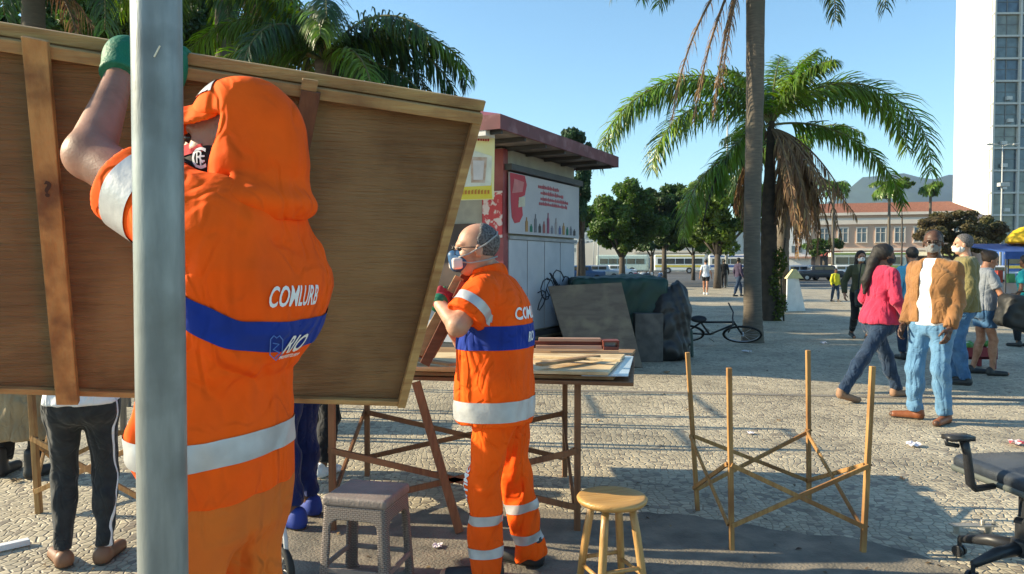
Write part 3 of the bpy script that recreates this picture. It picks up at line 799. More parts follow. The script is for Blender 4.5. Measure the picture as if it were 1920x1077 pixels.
l, h = o1['bounds']([hc1+HM1@np.array((.1,0,.04))], .17); o1['put']('cap_bill', sdf_mesh(bill, l, h, .004), ORANGE)
def patch(P):
    Q = (P-hc1)@HM1
    return smax(ell(Q, (.045,.035,.10), (.045,.05,.034)), .0-Q[:,0], .004)
# grey reflective front panel of the cap
l, h = o1['bounds']([hc1], .18)
strip('cap_panel', hv, lambda P: ((P-hc1)@HM1)[:,0], .012, .060, .003, SILVER, r1, lambda c: (((c-hc1)@HM1)[:,2] > .092))
# black and red face mask with an interlaced white monogram
def mk1(P):
    Q = (P-hc1)@HM1
    d = smin(ell(Q, (.026,0,-.044), (.080,.070,.074)), cap(Q, (.102,0,-.03), (.096,0,-.07), .022, .022), .03)
    d = smax(d, Q[:,2]-.004+.22*np.abs(Q[:,1]), .006); return smax(d, -.012-Q[:,0], .006)
mv = sdf_mesh(mk1, l, h, .005); MK_B = cloth('mask_black', (.012,.011,.012), (.02,.018,.018), bump=.15)
MK_R = cloth('mask_red', (.50,.02,.03), (.42,.015,.025), bump=.15)
o1['put']('face_mask', mv, MK_B); MKB = bvh(*mv)
strip('mask_stripe', mv, lambda P: ((P-hc1)@HM1)[:,2], -.030, -.006, .003, MK_R, r1, lambda c: (((c-hc1)@HM1)[:,0] > .045))
strip('mask_stripe', mv, lambda P: ((P-hc1)@HM1)[:,2], -.115, -.088, .003, MK_R, r1)
mc = hc1+HM1@np.array((.075,.06,-.055)); mr = Vector(HM1@np.array((-.62,.7,0))).normalized()
mr = Vector(HM1@np.array((-.85,.5,.0))).normalized()
mc = spot(r1, MKB, 374, 299, 0); bpy.context.view_layer.update()
if mc is not None:
    n_ = MKB.find_nearest(mc)[1]; mr = Vector((0,0,1)).cross(Vector((n_.x,n_.y,0))).normalized()
    for ch, dx, dz, sz in (('C', .0, .0, .060), ('R', .002, .003, .036), ('F', .008, -.006, .034)):
        letters(ch, 'monogram', WHITE_INK, r1, mc+mr*dx+Vector((0,0,dz)), mr, (0,0,1), sz, MKB, off=.004, bold=.0002, sx=.85, depth=.12)
# green gloves
GREEN = mat('glove_green', (.005,.15,.075), (.004,.11,.055), rough=.6, bump=.3, bscale=120, scale=9)
for s, wr in (('L', wrL), ('R', wrR)):
    dr = o1['J']['hd'+s]; dr = dr/np.linalg.norm(dr)
    pm = arr(Matrix.Rotation(-yaw1,3,'Z')@Vector((0,1,-.2)))
    HLg = [(a, b, ra+.004, rb+.004) for a, b, ra, rb in hand_caps(wr, dr, pm, 1 if s == 'L' else -1, .9)]
    def gl(P): return smin(hand_sdf(P, HLg), smin(smax(cap(P, wr-dr*.03, wr+dr*.03, .046, .044), -((P-(wr-dr*.012))@dr), .004), ell(P, wr+dr*.06, (.05,.05,.05)), .02), .02)
    l, h = o1['bounds']([c[0] for c in HLg]+[c[1] for c in HLg]+[wr-dr*.03], .05)
    o1['put']('glove', sdf_mesh(gl, l, h, .004), GREEN)

# ---------------------------------------------------------------- the farther worker
W2 = np.array((-.02, 3.46)); yaw2 = R(166)
L2 = lambda px, py, Y: toL(V(px, py, Y), W2, yaw2)
rows2 = [(850,868,990,.15),(815,866,990,.165),(790,863,992,.18),(760,858,994,.185),(720,859,995,.185),(680,859,996,.19),(640,860,996,.195),(600,867,995,.195),(570,872,989,.19),(545,876,977,.17),(525,885,961,.13),(510,893,947,.09),(497,898,940,.065)]
sec2 = fit_sections(rows2, W2, yaw2, 3.44)
sh2L = L2(902, 552, 3.30); el2L = L2(858, 612, 3.22); wr2L = L2(822, 568, 3.36)
sh2R = L2(905, 548, 3.62); el2R = L2(868, 640, 3.66); wr2R = L2(835, 600, 3.50)
hd2 = L2(893, 468, 3.44)
o2 = person('stocky worker in orange with blue respirator, carrying planks beside the table', W2, yaw2, abs_scale=True,
    skin_kind='light', res=.0095, sec=sec2, hip=(.02,0,.82), leglen=.895, armfat=.008, legfat=-.002,
    feet={'L': tuple(toL(V(905,1100,3.36), W2, yaw2)[:2])+(10,0,0), 'R': tuple(toL(V(985,1066,3.56), W2, yaw2)[:2])+(-14,0,0)},
    shoulders={'L': sh2L, 'R': sh2R}, arms={'L': (wr2L, (0,0,-1), L2(838,546,3.44)-wr2L, el2L), 'R': (wr2R, (0,0,-1), L2(845,560,3.46)-wr2R, el2R)},
    head=(hd2, 26, 4), curls=(1.1,1.1), palms={'L': arr(Matrix.Rotation(-yaw2,3,'Z')@Vector((0,1,0))), 'R': arr(Matrix.Rotation(-yaw2,3,'Z')@Vector((0,-1,0)))},
    top=dict(mat=ORANGE, hem=V(900,783,3.46)[2], infl=.012, flare=.012, amp=.004, sleeve='short', len=.72, arm=.018, cuff=.012, wk=1.1),
    bottom=dict(mat=ORANGE, infl=.012, waist=-.004, top=.82, amp=.008, hem=-.045, flare=.022, ph=.7), shoes=dict(mat=SHOE_B, high=.09), eyes=True, glasses=True,
    hair=dict(mat=HAIR_G, front=.012, slope=-.3, low=.055, th=.001))
r2 = o2['root']; tv = o2['top']; bv2 = o2['bottom']; hc2, HM2 = o2['hc'], o2['HM']
z_ = lambda py: V(900, py, 3.46)[2]
tor2 = lambda c: np.abs(c[:,1]) < .26
strip('hem_tape', tv, lambda P: P[:,2]+.03*P[:,0], z_(778), z_(742), .003, SILVER, r2, tor2)
strip('chest_band', tv, lambda P: P[:,2]+.02*P[:,0], z_(649), z_(606), .003, BLUE, r2, lambda c: (np.abs(c[:,1]) < .215))
ua = sleeve_u(sh2L, el2L); strip('cuff_tape', tv, lambda P: (P-sh2L)@ua/np.linalg.norm(el2L-sh2L), .28, .52, .003, SILVER, r2, lambda c: np.linalg.norm(c-(sh2L+(el2L-sh2L)*.5), axis=1) < .11)
J2 = o2['J']
for s in 'LR':
    kn, an = J2['knee'+s], J2['ank'+s]; uu = an-kn; Ln = np.linalg.norm(uu); uu = uu/Ln
    oth = 'R' if s == 'L' else 'L'
    def nearleg(c, kn=kn, uu=uu, s=s):
        mid = lambda q: np.linalg.norm((q-kn)-np.outer((q-kn)@uu, uu), axis=1)
        kn2 = J2['knee'+oth]; u2_ = J2['ank'+oth]-kn2; u2_ = u2_/np.linalg.norm(u2_)
        return (mid(c) < .16) & (mid(c) < np.linalg.norm((c-kn2)-np.outer((c-kn2)@u2_, u2_), axis=1)) & (c[:,2] < .5)
    for a in ((.36,.48),(.78,.90)):
        strip('leg_tape', bv2, lambda P: (P-kn)@uu/Ln, a[0], a[1], .003, SILVER, r2, nearleg)
T2 = bvh(*tv); B2 = bvh(*bv2)
letters('COMLURB', 'lettering', WHITE_INK, r2, (-.30, 0, z_(586)), (0,-1,0), (0,0,1), .075, T2, off=.004, shear=.15, bold=.002, sx=.85, depth=.1)
letters('RIO', 'lettering', WHITE_INK, r2, (-.30, .03, z_(629)), (0,-1,0), (0,0,1), .062, T2, off=.0065, shear=.2, bold=.0015, sx=.8, depth=.1)
# leg lettering runs down the near trouser leg
bpy.context.view_layer.update()
Mr = r2.matrix_world.inverted(); o_ = Mr@Vector((0,0,CAMH)); hh_ = B2.ray_cast(o_, ((Mr@V(873,905,1.0))-o_).normalized())
if hh_[0] is not None:
    n_ = Vector((hh_[1].x, hh_[1].y, 0)).normalized(); letters('COMLURB', 'leg_lettering', WHITE_INK, r2, hh_[0], (0,0,-1), n_.cross(Vector((0,0,-1))), .05, B2, off=.004, bold=.0015, sx=1.05, depth=.08)
# respirator: blue half mask with side filters and straps
MB_ = mat('respirator_blue', (.03,.10,.22), (.02,.07,.17), rough=.45)
def resp(P):
    Q = (P-hc2)@HM2
    d = smin(ell(Q, (.066,0,-.045), (.055,.052,.055)), cap(Q, (.112,0,-.02), (.10,0,-.07), .022, .026), .02)
    return smax(d, .03-Q[:,0], .006)
l, h = o2['bounds']([hc2], .18); o2['put']('respirator', sdf_mesh(resp, l, h, .0045), MB_)
for s_ in (-1,1):
    o2['put']('filter', sdf_mesh(lambda P: rbox((P-hc2)@HM2, (.10,s_*.055,-.058), (.024,.016,.026), .012), l, h, .0045), mat('filter_white', (.72,.60,.55), (.6,.5,.47), rough=.6))
mb = MB(); g2 = lambda x,y,z: hc2+HM2@np.array((x,y,z))
for s in (-1,1):
    mb.tube([g2(.09,s*.05,-.03), g2(.05,s*.072,-.02), g2(-.03,s*.090,.02), g2(-.09,s*.062,.06), g2(-.105,0,.075)], .004, 6)
    mb.tube([g2(.09,s*.05,-.05), g2(.04,s*.072,-.06), g2(-.04,s*.078,-.05), g2(-.085,s*.04,-.04), g2(-.095,0,-.04)], .004, 6)
mb.build('strap', mat('strap_grey', (.35,.35,.34)), r2, local=True, smooth=True)
RED = mat('glove_red', (.30,.02,.03), (.22,.015,.02), rough=.6)
for s, wr in (('L', wr2L), ('R', wr2R)):
    dr = J2['hd'+s]; dr = dr/np.linalg.norm(dr)
    pm = arr(Matrix.Rotation(-yaw2,3,'Z')@Vector((0, 1 if s == 'L' else -1, 0)))
    HLg = [(a, b, ra+.003, rb+.003) for a, b, ra, rb in hand_caps(wr, dr, pm, 1 if s == 'L' else -1, 1.1)]
    l, h = o2['bounds']([c[0] for c in HLg]+[c[1] for c in HLg], .05)
    o2['put']('glove', sdf_mesh(lambda P: hand_sdf(P, HLg), l, h, .004), RED)
    mb = MB(); mb.tube([wr-dr*.02, wr+dr*.022], [.041, .038], 16); mb.build('glove_cuff', GREEN, r2, local=True, smooth=True)
def orient(w_, a): return w_
# collar
def col2(P):
    c0 = np.array((sec2[-2][1], 0, sec2[-2][0]))
    a = cap(P, c0+np.array((0,0,-.02)), hd2+HM2@np.array((-.03,0,-.085)), .083, .074); b = cap(P, c0-np.array((0,0,.06)), hd2+HM2@np.array((-.02,0,-.05)), .066, .066)
    return smax(smax(a, -b, .004), (P[:,2]-(c0[2]+.028))-.3*(P[:,0]-c0[0])*-1, .006)
l, h = o2['bounds']([(sec2[-2][1],0,sec2[-2][0])], .13); o2['put']('collar', sdf_mesh(col2, l, h, .006), ORANGE)

# planks carried by the farther worker: each is its own thing
RW = [wood('plank_red', (.20,.06,.03), (.13,.04,.02), 0, c3=(.3,.12,.06)), wood('plank_brown', (.30,.16,.08), (.2,.1,.05), 0), wood('plank_pale', (.42,.27,.14), (.3,.18,.09), 0)]
pl = [((880,505),(790,672),3.47,0,'reddish slanting plank held by the respirator worker, nearest his body'),
      ((862,520),(784,664),3.44,2,'pale slanting plank held by the respirator worker, next to the raised board'),
      ((872,530),(796,684),3.40,0,'dark red slanting plank held by the respirator worker, lowest of the bundle'),
      ((888,520),(806,668),3.51,1,'brown slanting plank farthest back in the bundle held by the respirator worker')]
for (a, b, Y, mi, lb) in pl:
    A = V(a[0], a[1], Y); B = V(b[0], b[1], Y-.03); A = A; mb = MB(); mb.bar(A, B, .045, .022, (0,1,.2)); tag(mb.build('plank', RW[mi], None, bevel=.002), lb, 'plank', 'planks carried by the farther worker')

# ---------------------------------------------------------------- the other people
def at(px, py_foot): g = G(px, py_foot); return (g.x, g.y)
TAN = cloth('tan_suede', (.30,.145,.055), (.23,.105,.04), scale=7, bump=.3, bscale=60)
person('bearded man in brown suede jacket, white T-shirt and pale jeans beside the woman in pink', (3.87,6.85), R(-146), 1.76, skin_kind='dark', fat=.018,
    feet={'L': (.04,.13,6,0,0), 'R': (.04,-.15,-62,0,0)}, sw=.172, arms={'L': ((.12,.205,.87), (-1,.15,-.1)), 'R': ((.10,-.215,.88), (-1,-.1,-.1))}, res=.0115, legfat=.0,
    head=((.02,0,1.632), 24, 2), top=dict(mat=WHITEC, hem=.88, infl=.012, amp=.003, sleeve=None, name='t_shirt'),
    over=dict(mat=TAN, hem=.91, infl=.024, amp=.008, name='jacket', arm=.020, open=dict(w=.058, k=-.03, y=-.005)),
    bottom=dict(mat=DENIM, infl=.012, top=.95, amp=.006, flare=.012, hem=-.01), shoes=dict(mat=LEATHER), hair=dict(mat=HAIR_B, front=.01, slope=.1, th=.002, low=.03),
    mask=dict(mat=cloth('mask_grey', (.22,.22,.22), (.15,.15,.15))), glasses=True)
PINK = cloth('pink_knit', (.48,.035,.085), (.38,.025,.065), scale=6, bump=.35, bscale=40)
person('woman in pink sweater and dark jeans with long black hair, striding to the right', (3.92,7.95), R(14), 1.68, skin_kind='brown', female=True, fat=.02,
    feet={'L': (.34,.09,0,0,0), 'R': (-.50,-.09,-8,.0,22)}, hip=(-.02,0,.84), lean=(.05,0),
    arms={'L': ((.22,.24,.96), (-1,.3,-.1)), 'R': ((.16,-.27,.90), (-1,-.3,-.1))}, head=((.06,0,1.60), -18, 2), res=.0125,
    top=dict(mat=PINK, hem=.86, infl=.022, amp=.006, arm=.016, name='sweater', flare=.012), bottom=dict(mat=DENIM_D, infl=.008, top=.92, amp=.005, flare=.01, hem=-.02), shoes=dict(mat=mat('shoe_tan', (.3,.17,.1)), floor=-1),
    hair=dict(kind='pony', mat=HAIR_B, front=.05, th=.014, low=.05, strands=[((-.08,0,.06),(-.13,.0,-.08),.055,.06), ((-.13,0,-.08),(-.19,0,-.28),.055,.05), ((-.19,0,-.28),(-.20,0,-.42),.05,.02)]),
    mask=dict(mat=cloth('mask_dark', (.03,.03,.035))))
OLIVE = cloth('olive', (.20,.17,.07), (.15,.125,.05), scale=7, bump=.3, bscale=40)
person('grey-haired man in olive jacket and blue jeans, seen from behind the man in brown', (5.45,9.0), R(152), 1.80, skin_kind='light', fat=.02,
    feet={'L': (.0,.12,0,0,0), 'R': (.08,-.13,-6,0,0)}, res=.013, head=((.02,0,1.635), 10, 4),
    top=dict(mat=OLIVE, hem=.86, infl=.035, amp=.007, arm=.03, name='jacket', flare=.01), bottom=dict(mat=DENIM_M, infl=.012, top=.92, amp=.006, flare=.01, hem=-.02), shoes=dict(mat=SHOE_B),
    hair=dict(mat=HAIR_G, front=.02, th=.005, low=.045), mask=dict(mat=cloth('mask_white', (.75,.75,.75))))
GREYC = cloth('grey_marl', (.24,.26,.29), (.19,.21,.24))
og = person('woman in grey T-shirt and denim shorts holding a large black bag at the right edge', (6.15,9.75), R(-10), 1.64, skin_kind='tan', female=True, fat=.03,
    feet={'L': (-.05,.10,0,0,0), 'R': (.12,-.10,0,0,0)}, res=.014, lean=(.06,0), arms={'L': ((.38,.18,1.08), (-.6,.6,-1)), 'R': ((.38,-.20,1.05), (-.6,-.6,-1))}, head=((.09,0,1.60), 0, 22),
    top=dict(mat=GREYC, hem=.90, infl=.02, amp=.004, sleeve='short', len=.7, name='t_shirt'), bottom=dict(mat=DENIM_M, infl=.014, top=.93, amp=.003, cut=-.42, name='shorts'), shoes=dict(mat=SHOE_B),
    hair=dict(kind='pony', mat=mat('hair_brown', (.05,.03,.02), (.03,.02,.012), rough=.6), front=.03, th=.012, low=.05, strands=[((-.07,0,.05),(-.12,0,.06),.05,.035)]))
def bagf(P): return smin(rbox(P, (0,0,0), (.40,.15,.21), .08), ell(P, (.15,0,-.02), (.36,.17,.22)), .05)+wrinkle(P, .012, 1, .3)
bagv = sdf_mesh(bagf, (-.6,-.3,-.4), (.7,.3,.4), .02)
bag = mesh('bag', bagv[0]@np.array(Matrix.Rotation(R(12),3,'Y')).T+np.array((6.52,9.35,.80)), bagv[1], mat('bag_black', (.018,.02,.02), (.012,.012,.013), rough=.55, bump=.3, bscale=12), None, smooth=True)
tag(bag, 'bulging black bag carried by the woman in the grey T-shirt', 'bag')
mb = MB(); mb.tube([(6.2,9.3,.98),(6.3,9.3,1.10),(6.55,9.3,1.12),(6.75,9.3,1.05),(6.8,9.3,.95)], .012, 6); mb.build('strap', BLACKC, bag, smooth=True)
KH = cloth('khaki', (.26,.22,.11), (.2,.17,.08))
person('woman with white face mask, khaki top and black trousers walking towards the viewer', (6.72,14.4), R(-98), 1.70, skin_kind='tan', female=True,
    feet={'L': (.24,.08,0,0,0), 'R': (-.22,-.08,0,0,15)}, hip=(0,0,.87), res=.017, arms={'L': ((.05,.25,.88), (-1,.3,-.1)), 'R': ((.02,-.30,.90), (-1,-.5,-.1))},
    top=dict(mat=KH, hem=.95, infl=.012, amp=.004, sleeve=None), over=dict(mat=cloth('dark_olive', (.09,.09,.045), (.06,.06,.03)), hem=.92, infl=.028, amp=.006, arm=.02, name='jacket', open=dict(w=.07)),
    bottom=dict(mat=BLACKC, infl=.01, top=.96, amp=.004), shoes=dict(mat=SHOE_B, floor=-1), mask=dict(mat=cloth('mask_pure_white', (.8,.8,.8))),
    hair=dict(kind='long', mat=mat('hair_dark', (.025,.014,.01), (.015,.01,.008), rough=.5), front=.045, th=.014, low=.06, strands=[((-.06,.05,.0),(-.03,.09,-.22),.05,.035), ((-.06,-.05,.0),(-.03,-.09,-.22),.05,.035)]))
hbv = sdf_mesh(lambda P: rbox(P, (0,0,0), (.15,.08,.17), .05)+wrinkle(P, .006, 2, 1), (-.25,-.2,-.3), (.25,.2,.3), .018)
hb = mesh('handbag', hbv[0]+np.array((6.62,14.05,.80)), hbv[1], mat('bag_black', (.018,.02,.02)), None, smooth=True)
tag(hb, 'black shoulder bag hanging at the hip of the woman with the white mask', 'handbag')
mb = MB(); mb.tube([(6.52,14.05,.95),(6.56,14.1,1.2),(6.64,14.2,1.45),(6.78,14.3,1.46),(6.80,14.2,1.2),(6.72,14.05,.95)], .012, 6); mb.build('strap', BLACKC, hb, smooth=True)
person('child in a bright yellow top and dark trousers beyond the palms', at(1566,566), R(-70), 1.28, skin_kind='brown', res=.026, eyes=False,
    feet={'L': (.15,.08,0,0,0), 'R': (-.15,-.08,0,0,0)}, top=dict(mat=cloth('yellow', (.62,.58,.03), (.5,.47,.03)), hem=.85, infl=.02), bottom=dict(mat=DENIM_D, infl=.012, top=.92), shoes=dict(mat=SHOE_B), hair=dict(mat=HAIR_B, front=.04))
person('distant pedestrian in pale top and dark shorts with bare legs on the plaza', at(1323,553), R(75), 1.66, skin_kind='tan', female=True, res=.024, eyes=False,
    feet={'L': (.15,.07,0,0,0), 'R': (-.15,-.07,0,0,0)}, top=dict(mat=cloth('pale_blue_white', (.42,.50,.62), (.6,.62,.66), scale=3), hem=.86, infl=.018, sleeve='short'), bottom=dict(mat=BLACKC, infl=.016, top=.92, cut=-.5, name='shorts'), shoes=dict(mat=WHITEC), hair=dict(mat=HAIR_B, front=.03))
person('distant pedestrian all in black, left of the tall palm trunk', at(1357,540), R(80), 1.72, skin_kind='dark', res=.028, eyes=False,
    feet={'L': (.12,.08,0,0,0), 'R': (-.12,-.08,0,0,0)}, top=dict(mat=BLACKC, hem=.86, infl=.018), bottom=dict(mat=BLACKC, infl=.014, top=.92), shoes=dict(mat=SHOE_B), hair=dict(mat=HAIR_B, front=.03))
person('distant pedestrian in dark purple top, walking right beside the tall palm trunk', at(1384,556), R(20), 1.72, skin_kind='dark', res=.026, eyes=False,
    feet={'L': (.25,.08,0,0,0), 'R': (-.25,-.08,0,0,0)}, hip=(0,0,.87), top=dict(mat=cloth('purple', (.05,.035,.07), (.035,.025,.05)), hem=.86, infl=.018), bottom=dict(mat=DENIM_D, infl=.014, top=.92), shoes=dict(mat=SHOE_B), hair=dict(mat=HAIR_B, front=.03))
person('person in light blue shirt mostly hidden behind the man in the brown suede jacket', (6.0,11.2), R(95), 1.70, skin_kind='tan', res=.018, eyes=False,
    feet={'L': (.1,.08,0,0,0), 'R': (-.1,-.08,0,0,0)}, top=dict(mat=cloth('light_blue', (.13,.42,.58), (.10,.35,.5)), hem=.86, infl=.02), bottom=dict(mat=DENIM_D, infl=.014, top=.92), shoes=dict(mat=SHOE_B), hair=dict(mat=HAIR_B, front=.03))
person('person in turquoise top at the right edge by the stall with the blue awning', (8.95,13.0), R(120), 1.60, skin_kind='brown', female=True, res=.02, eyes=False,
    feet={'L': (.1,.08,0,0,0), 'R': (-.1,-.08,0,0,0)}, top=dict(mat=cloth('turquoise', (.02,.33,.36), (.015,.27,.3)), hem=.86, infl=.02, sleeve='short'), bottom=dict(mat=BLACKC, infl=.014, top=.92), shoes=dict(mat=SHOE_B), hair=dict(mat=HAIR_B, front=.04, th=.014))
# behind the raised board
LEG = cloth('leggings', (.022,.024,.026), (.035,.037,.038), scale=20, bump=.2, bscale=40)
ob = person('woman in white top and black side-striped leggings, standing behind the raised board', at(158,1058), R(110), 1.52, skin_kind='light', female=True, fat=.012,
    feet={'L': (.03,.115,25,0,0), 'R': (.02,-.11,-18,0,0)}, res=.010, arms={'L': ((.30,.20,1.15), (-.3,.6,-1)), 'R': ((.30,-.2,1.15), (-.3,-.6,-1))},
    top=dict(mat=WHITEC, hem=.905, infl=.012, amp=.003), bottom=dict(mat=LEG, infl=.002, top=1.0, amp=.004, hem=.0, name='leggings'), shoes=dict(mat=mat('shoe_tan_flat', (.24,.115,.06), (.19,.09,.045), rough=.5), high=.02), hair=dict(mat=HAIR_B, front=.04, th=.014))
Jb = ob['J']; bb = ob['bottom']
def sideline(P):
    z = P[:,2]; hp, kn, an = Jb['hipR'], Jb['kneeR'], Jb['ankR']
    return P[:,0]-np.interp(z, [an[2],kn[2],hp[2]], [an[0]-.03,kn[0]-.035,hp[0]-.06])
sa, sf = band(bb[0], bb[1], sideline, -.006, .006, .003, lambda c: c[:,1] < np.interp(c[:,2], [Jb['ankR'][2],Jb['kneeR'][2],Jb['hipR'][2]], [Jb['ankR'][1],Jb['kneeR'][1],Jb['hipR'][1]])-.0)
if sf: mesh('side_stripe', np.array([tuple(q) for q in sa])*ob['S'], sf, WHITEC, ob['root'], smooth=True, local=True)
person('person in dark blue overalls behind the raised board, right of the nearer worker', at(568,978), R(160), 1.78, skin_kind='brown', res=.0125,
    feet={'L': (.0,.11,0,0,0), 'R': (.05,-.10,0,0,0)}, top=dict(mat=cloth('navy', (.012,.025,.12), (.01,.02,.09)), hem=.86, infl=.02), bottom=dict(mat=cloth('navy', (.012,.025,.12)), infl=.02, top=.95, amp=.007), shoes=dict(mat=mat('shoe_blue', (.02,.05,.3))), hair=dict(mat=HAIR_B, front=.03))
person('person in black trousers and white trainers behind the raised board, beside the table legs', at(592,890), R(60), 1.45, skin_kind='brown', res=.014,
    feet={'L': (.04,.11,0,0,0), 'R': (.0,-.10,0,0,0)}, top=dict(mat=GREYC, hem=.86, infl=.02), bottom=dict(mat=BLACKC, infl=.022, top=.95, amp=.007), shoes=dict(mat=WHITEC), hair=dict(mat=HAIR_B, front=.03))
BEIGE = cloth('beige', (.30,.235,.14), (.25,.19,.11))
person('person in long beige coat and black boots at the left edge, under the raised board', at(38,893), R(85), 1.72, skin_kind='brown', res=.013, female=True,
    feet={'L': (.03,.14,10,0,0), 'R': (.0,-.13,-10,0,0)}, top=dict(mat=BEIGE, hem=.27, infl=.05, amp=.008, name='coat', sleeve='long'), bottom=dict(mat=BLACKC, infl=.01, top=.95, hem=.02), shoes=dict(mat=SHOE_B, high=.14), hair=dict(mat=HAIR_B, front=.03))
# ---------------------------------------------------------------- ground
def stone_mat(name, c1, c2, cd, joint, sc=13, big=(.5,.75)):
    m = bpy.data.materials.new(name); m.use_nodes = True; n = m.node_tree.nodes; L = m.node_tree.links; b = n['Principled BSDF']
    tc = n.new('ShaderNodeTexCoord')
    wz = n.new('ShaderNodeTexNoise'); wz.inputs['Scale'].default_value = 1.2
    L.new(tc.outputs['Object'], wz.inputs['Vector'])
    wm = n.new('ShaderNodeVectorMath'); wm.operation = 'SCALE'; wm.inputs['Scale'].default_value = .35; L.new(wz.outputs['Color'], wm.inputs[0])
    wa = n.new('ShaderNodeVectorMath'); L.new(tc.outputs['Object'], wa.inputs[0]); L.new(wm.outputs[0], wa.inputs[1])
    def vor(feat):
        v = n.new('ShaderNodeTexVoronoi'); v.feature = feat; v.voronoi_dimensions = '2D'; v.inputs['Scale'].default_value = sc; v.inputs['Randomness'].default_value = .72
        L.new(wa.outputs[0], v.inputs['Vector']); return v
    vd = vor('DISTANCE_TO_EDGE'); vc = vor('F1')
    sp = n.new('ShaderNodeSeparateColor'); L.new(vc.outputs['Color'], sp.inputs[0])
    m1 = n.new('ShaderNodeMix'); m1.data_type = 'RGBA'; m1.inputs['A'].default_value = (*c1,1); m1.inputs['B'].default_value = (*c2,1); L.new(sp.outputs[0], m1.inputs['Factor'])
    dk = n.new('ShaderNodeMapRange'); dk.inputs['From Min'].default_value = .86; dk.inputs['From Max'].default_value = .9; L.new(sp.outputs[1], dk.inputs['Value'])
    m2 = n.new('ShaderNodeMix'); m2.data_type = 'RGBA'; m2.inputs['B'].default_value = (*cd,1); L.new(dk.outputs[0], m2.inputs['Factor']); L.new(m1.outputs['Result'], m2.inputs['A'])
    nz = n.new('ShaderNodeTexNoise'); nz.inputs['Scale'].default_value = .9; nz.inputs['Detail'].default_value = 8; nz.inputs['Roughness'].default_value = .65; L.new(tc.outputs['Object'], nz.inputs['Vector'])
    dr = n.new('ShaderNodeMapRange'); dr.inputs['From Min'].default_value = .35; dr.inputs['From Max'].default_value = .7; dr.inputs['To Min'].default_value = 1.12; dr.inputs['To Max'].default_value = .55; L.new(nz.outputs['Fac'], dr.inputs['Value'])
    jt = n.new('ShaderNodeMapRange'); jt.inputs['From Min'].default_value = .02; jt.inputs['From Max'].default_value = .075; L.new(vd.outputs['Distance'], jt.inputs['Value'])
    m3 = n.new('ShaderNodeMix'); m3.data_type = 'RGBA'; m3.inputs['A'].default_value = (*joint,1); L.new(jt.outputs[0], m3.inputs['Factor']); L.new(m2.outputs['Result'], m3.inputs['B'])
    sc_ = n.new('ShaderNodeVectorMath'); sc_.operation = 'SCALE'; L.new(m3.outputs['Result'], sc_.inputs[0]); L.new(dr.outputs[0], sc_.inputs['Scale'])
    L.new(sc_.outputs[0], b.inputs['Base Color'])
    hm = n.new('ShaderNodeMapRange'); hm.inputs['From Max'].default_value = .16; L.new(vd.outputs['Distance'], hm.inputs['Value'])
    hh = n.new('ShaderNodeMath'); hh.operation = 'MULTIPLY_ADD'; hh.inputs[1].default_value = .45; L.new(sp.outputs[2], hh.inputs[0]); L.new(hm.outputs[0], hh.inputs[2])
    bp = n.new('ShaderNodeBump'); bp.inputs['Strength'].default_value = .75; bp.inputs['Distance'].default_value = .008; L.new(hh.outputs[0], bp.inputs['Height']); L.new(bp.outputs[0], b.inputs['Normal'])
    b.inputs['Roughness'].default_value = .62; b.inputs['Specular IOR Level'].default_value = .45
    return m
STONE = stone_mat('portuguese_stone', (.55,.475,.34), (.385,.335,.245), (.26,.22,.17), (.24,.20,.145), sc=22)
ASPH = mat('asphalt', (.055,.055,.058), (.075,.073,.07), rough=.8, scale=3, bump=.4, bscale=130, c3=(.10,.095,.085))
CEM = mat('cement_strip', (.24,.205,.16), (.15,.135,.11), rough=.85, scale=7, bump=.9, bscale=70, c3=(.10,.09,.075), s3=2.6)
tag(mesh('ground', [(-1500,-50,-.30),(1500,-50,-.30),(1500,4000,-.30),(-1500,4000,-.30)], [(0,1,2,3)], mat('ground_earth', (.18,.16,.12), (.13,.12,.09), scale=.05)), kind='structure')
tag(mesh('pavement', [(-60,-6,0),(60,-6,0),(60,46,0),(-60,46,0),(-60,46,-.13),(60,46,-.13)], [(0,1,2,3),(3,2,5,4)], STONE), kind='structure')
tag(mesh('road', [(-300,46,-.128),(300,46,-.128),(300,190,-.128),(-300,190,-.128)], [(0,1,2,3)], ASPH), kind='structure')
mb = MB()
for i in range(-12, 14): mb.box((i*6, 60, -.124), (3, .15, .004)); mb.box((i*6, 84, -.124), (3,.15,.004))
tag(mb.build('road_marking', mat('road_paint', (.7,.7,.68), (.5,.5,.48))), kind='structure')
mb = MB(); mb.box((0, 45.9, -.05), (120, .3, .13)); tag(mb.build('kerb', mat('kerb_stone', (.4,.38,.34), (.32,.3,.27))), kind='structure')
# smooth cement strip curving along the bottom
up_ = [(380,1080),(430,985),(520,950),(700,948),(1000,957),(1220,968),(1420,985),(1600,1010),(1740,1045),(1850,1090),(1960,1160)]
lo_ = [(1960,1500),(1500,1500),(900,1450),(420,1400)]
_r = random.Random(31); up2 = []
for a, b in zip(up_[:-1], up_[1:]):
    A_, B_ = G(*a), G(*b); k_ = max(int((B_-A_).length/.05), 1)
    for t in range(k_): q = A_+(B_-A_)*(t/k_); up2.append(q+Vector((0, _r.uniform(-.02,.02)+.035*math.sin(len(up2)*.31)+.03*math.sin(len(up2)*.113+1), .004)))
ps = up2+[G(*q)+Vector((0,0,.004)) for q in lo_]
tag(mesh('path', ps, [tuple(range(len(ps)))[::-1]], CEM), kind='structure')
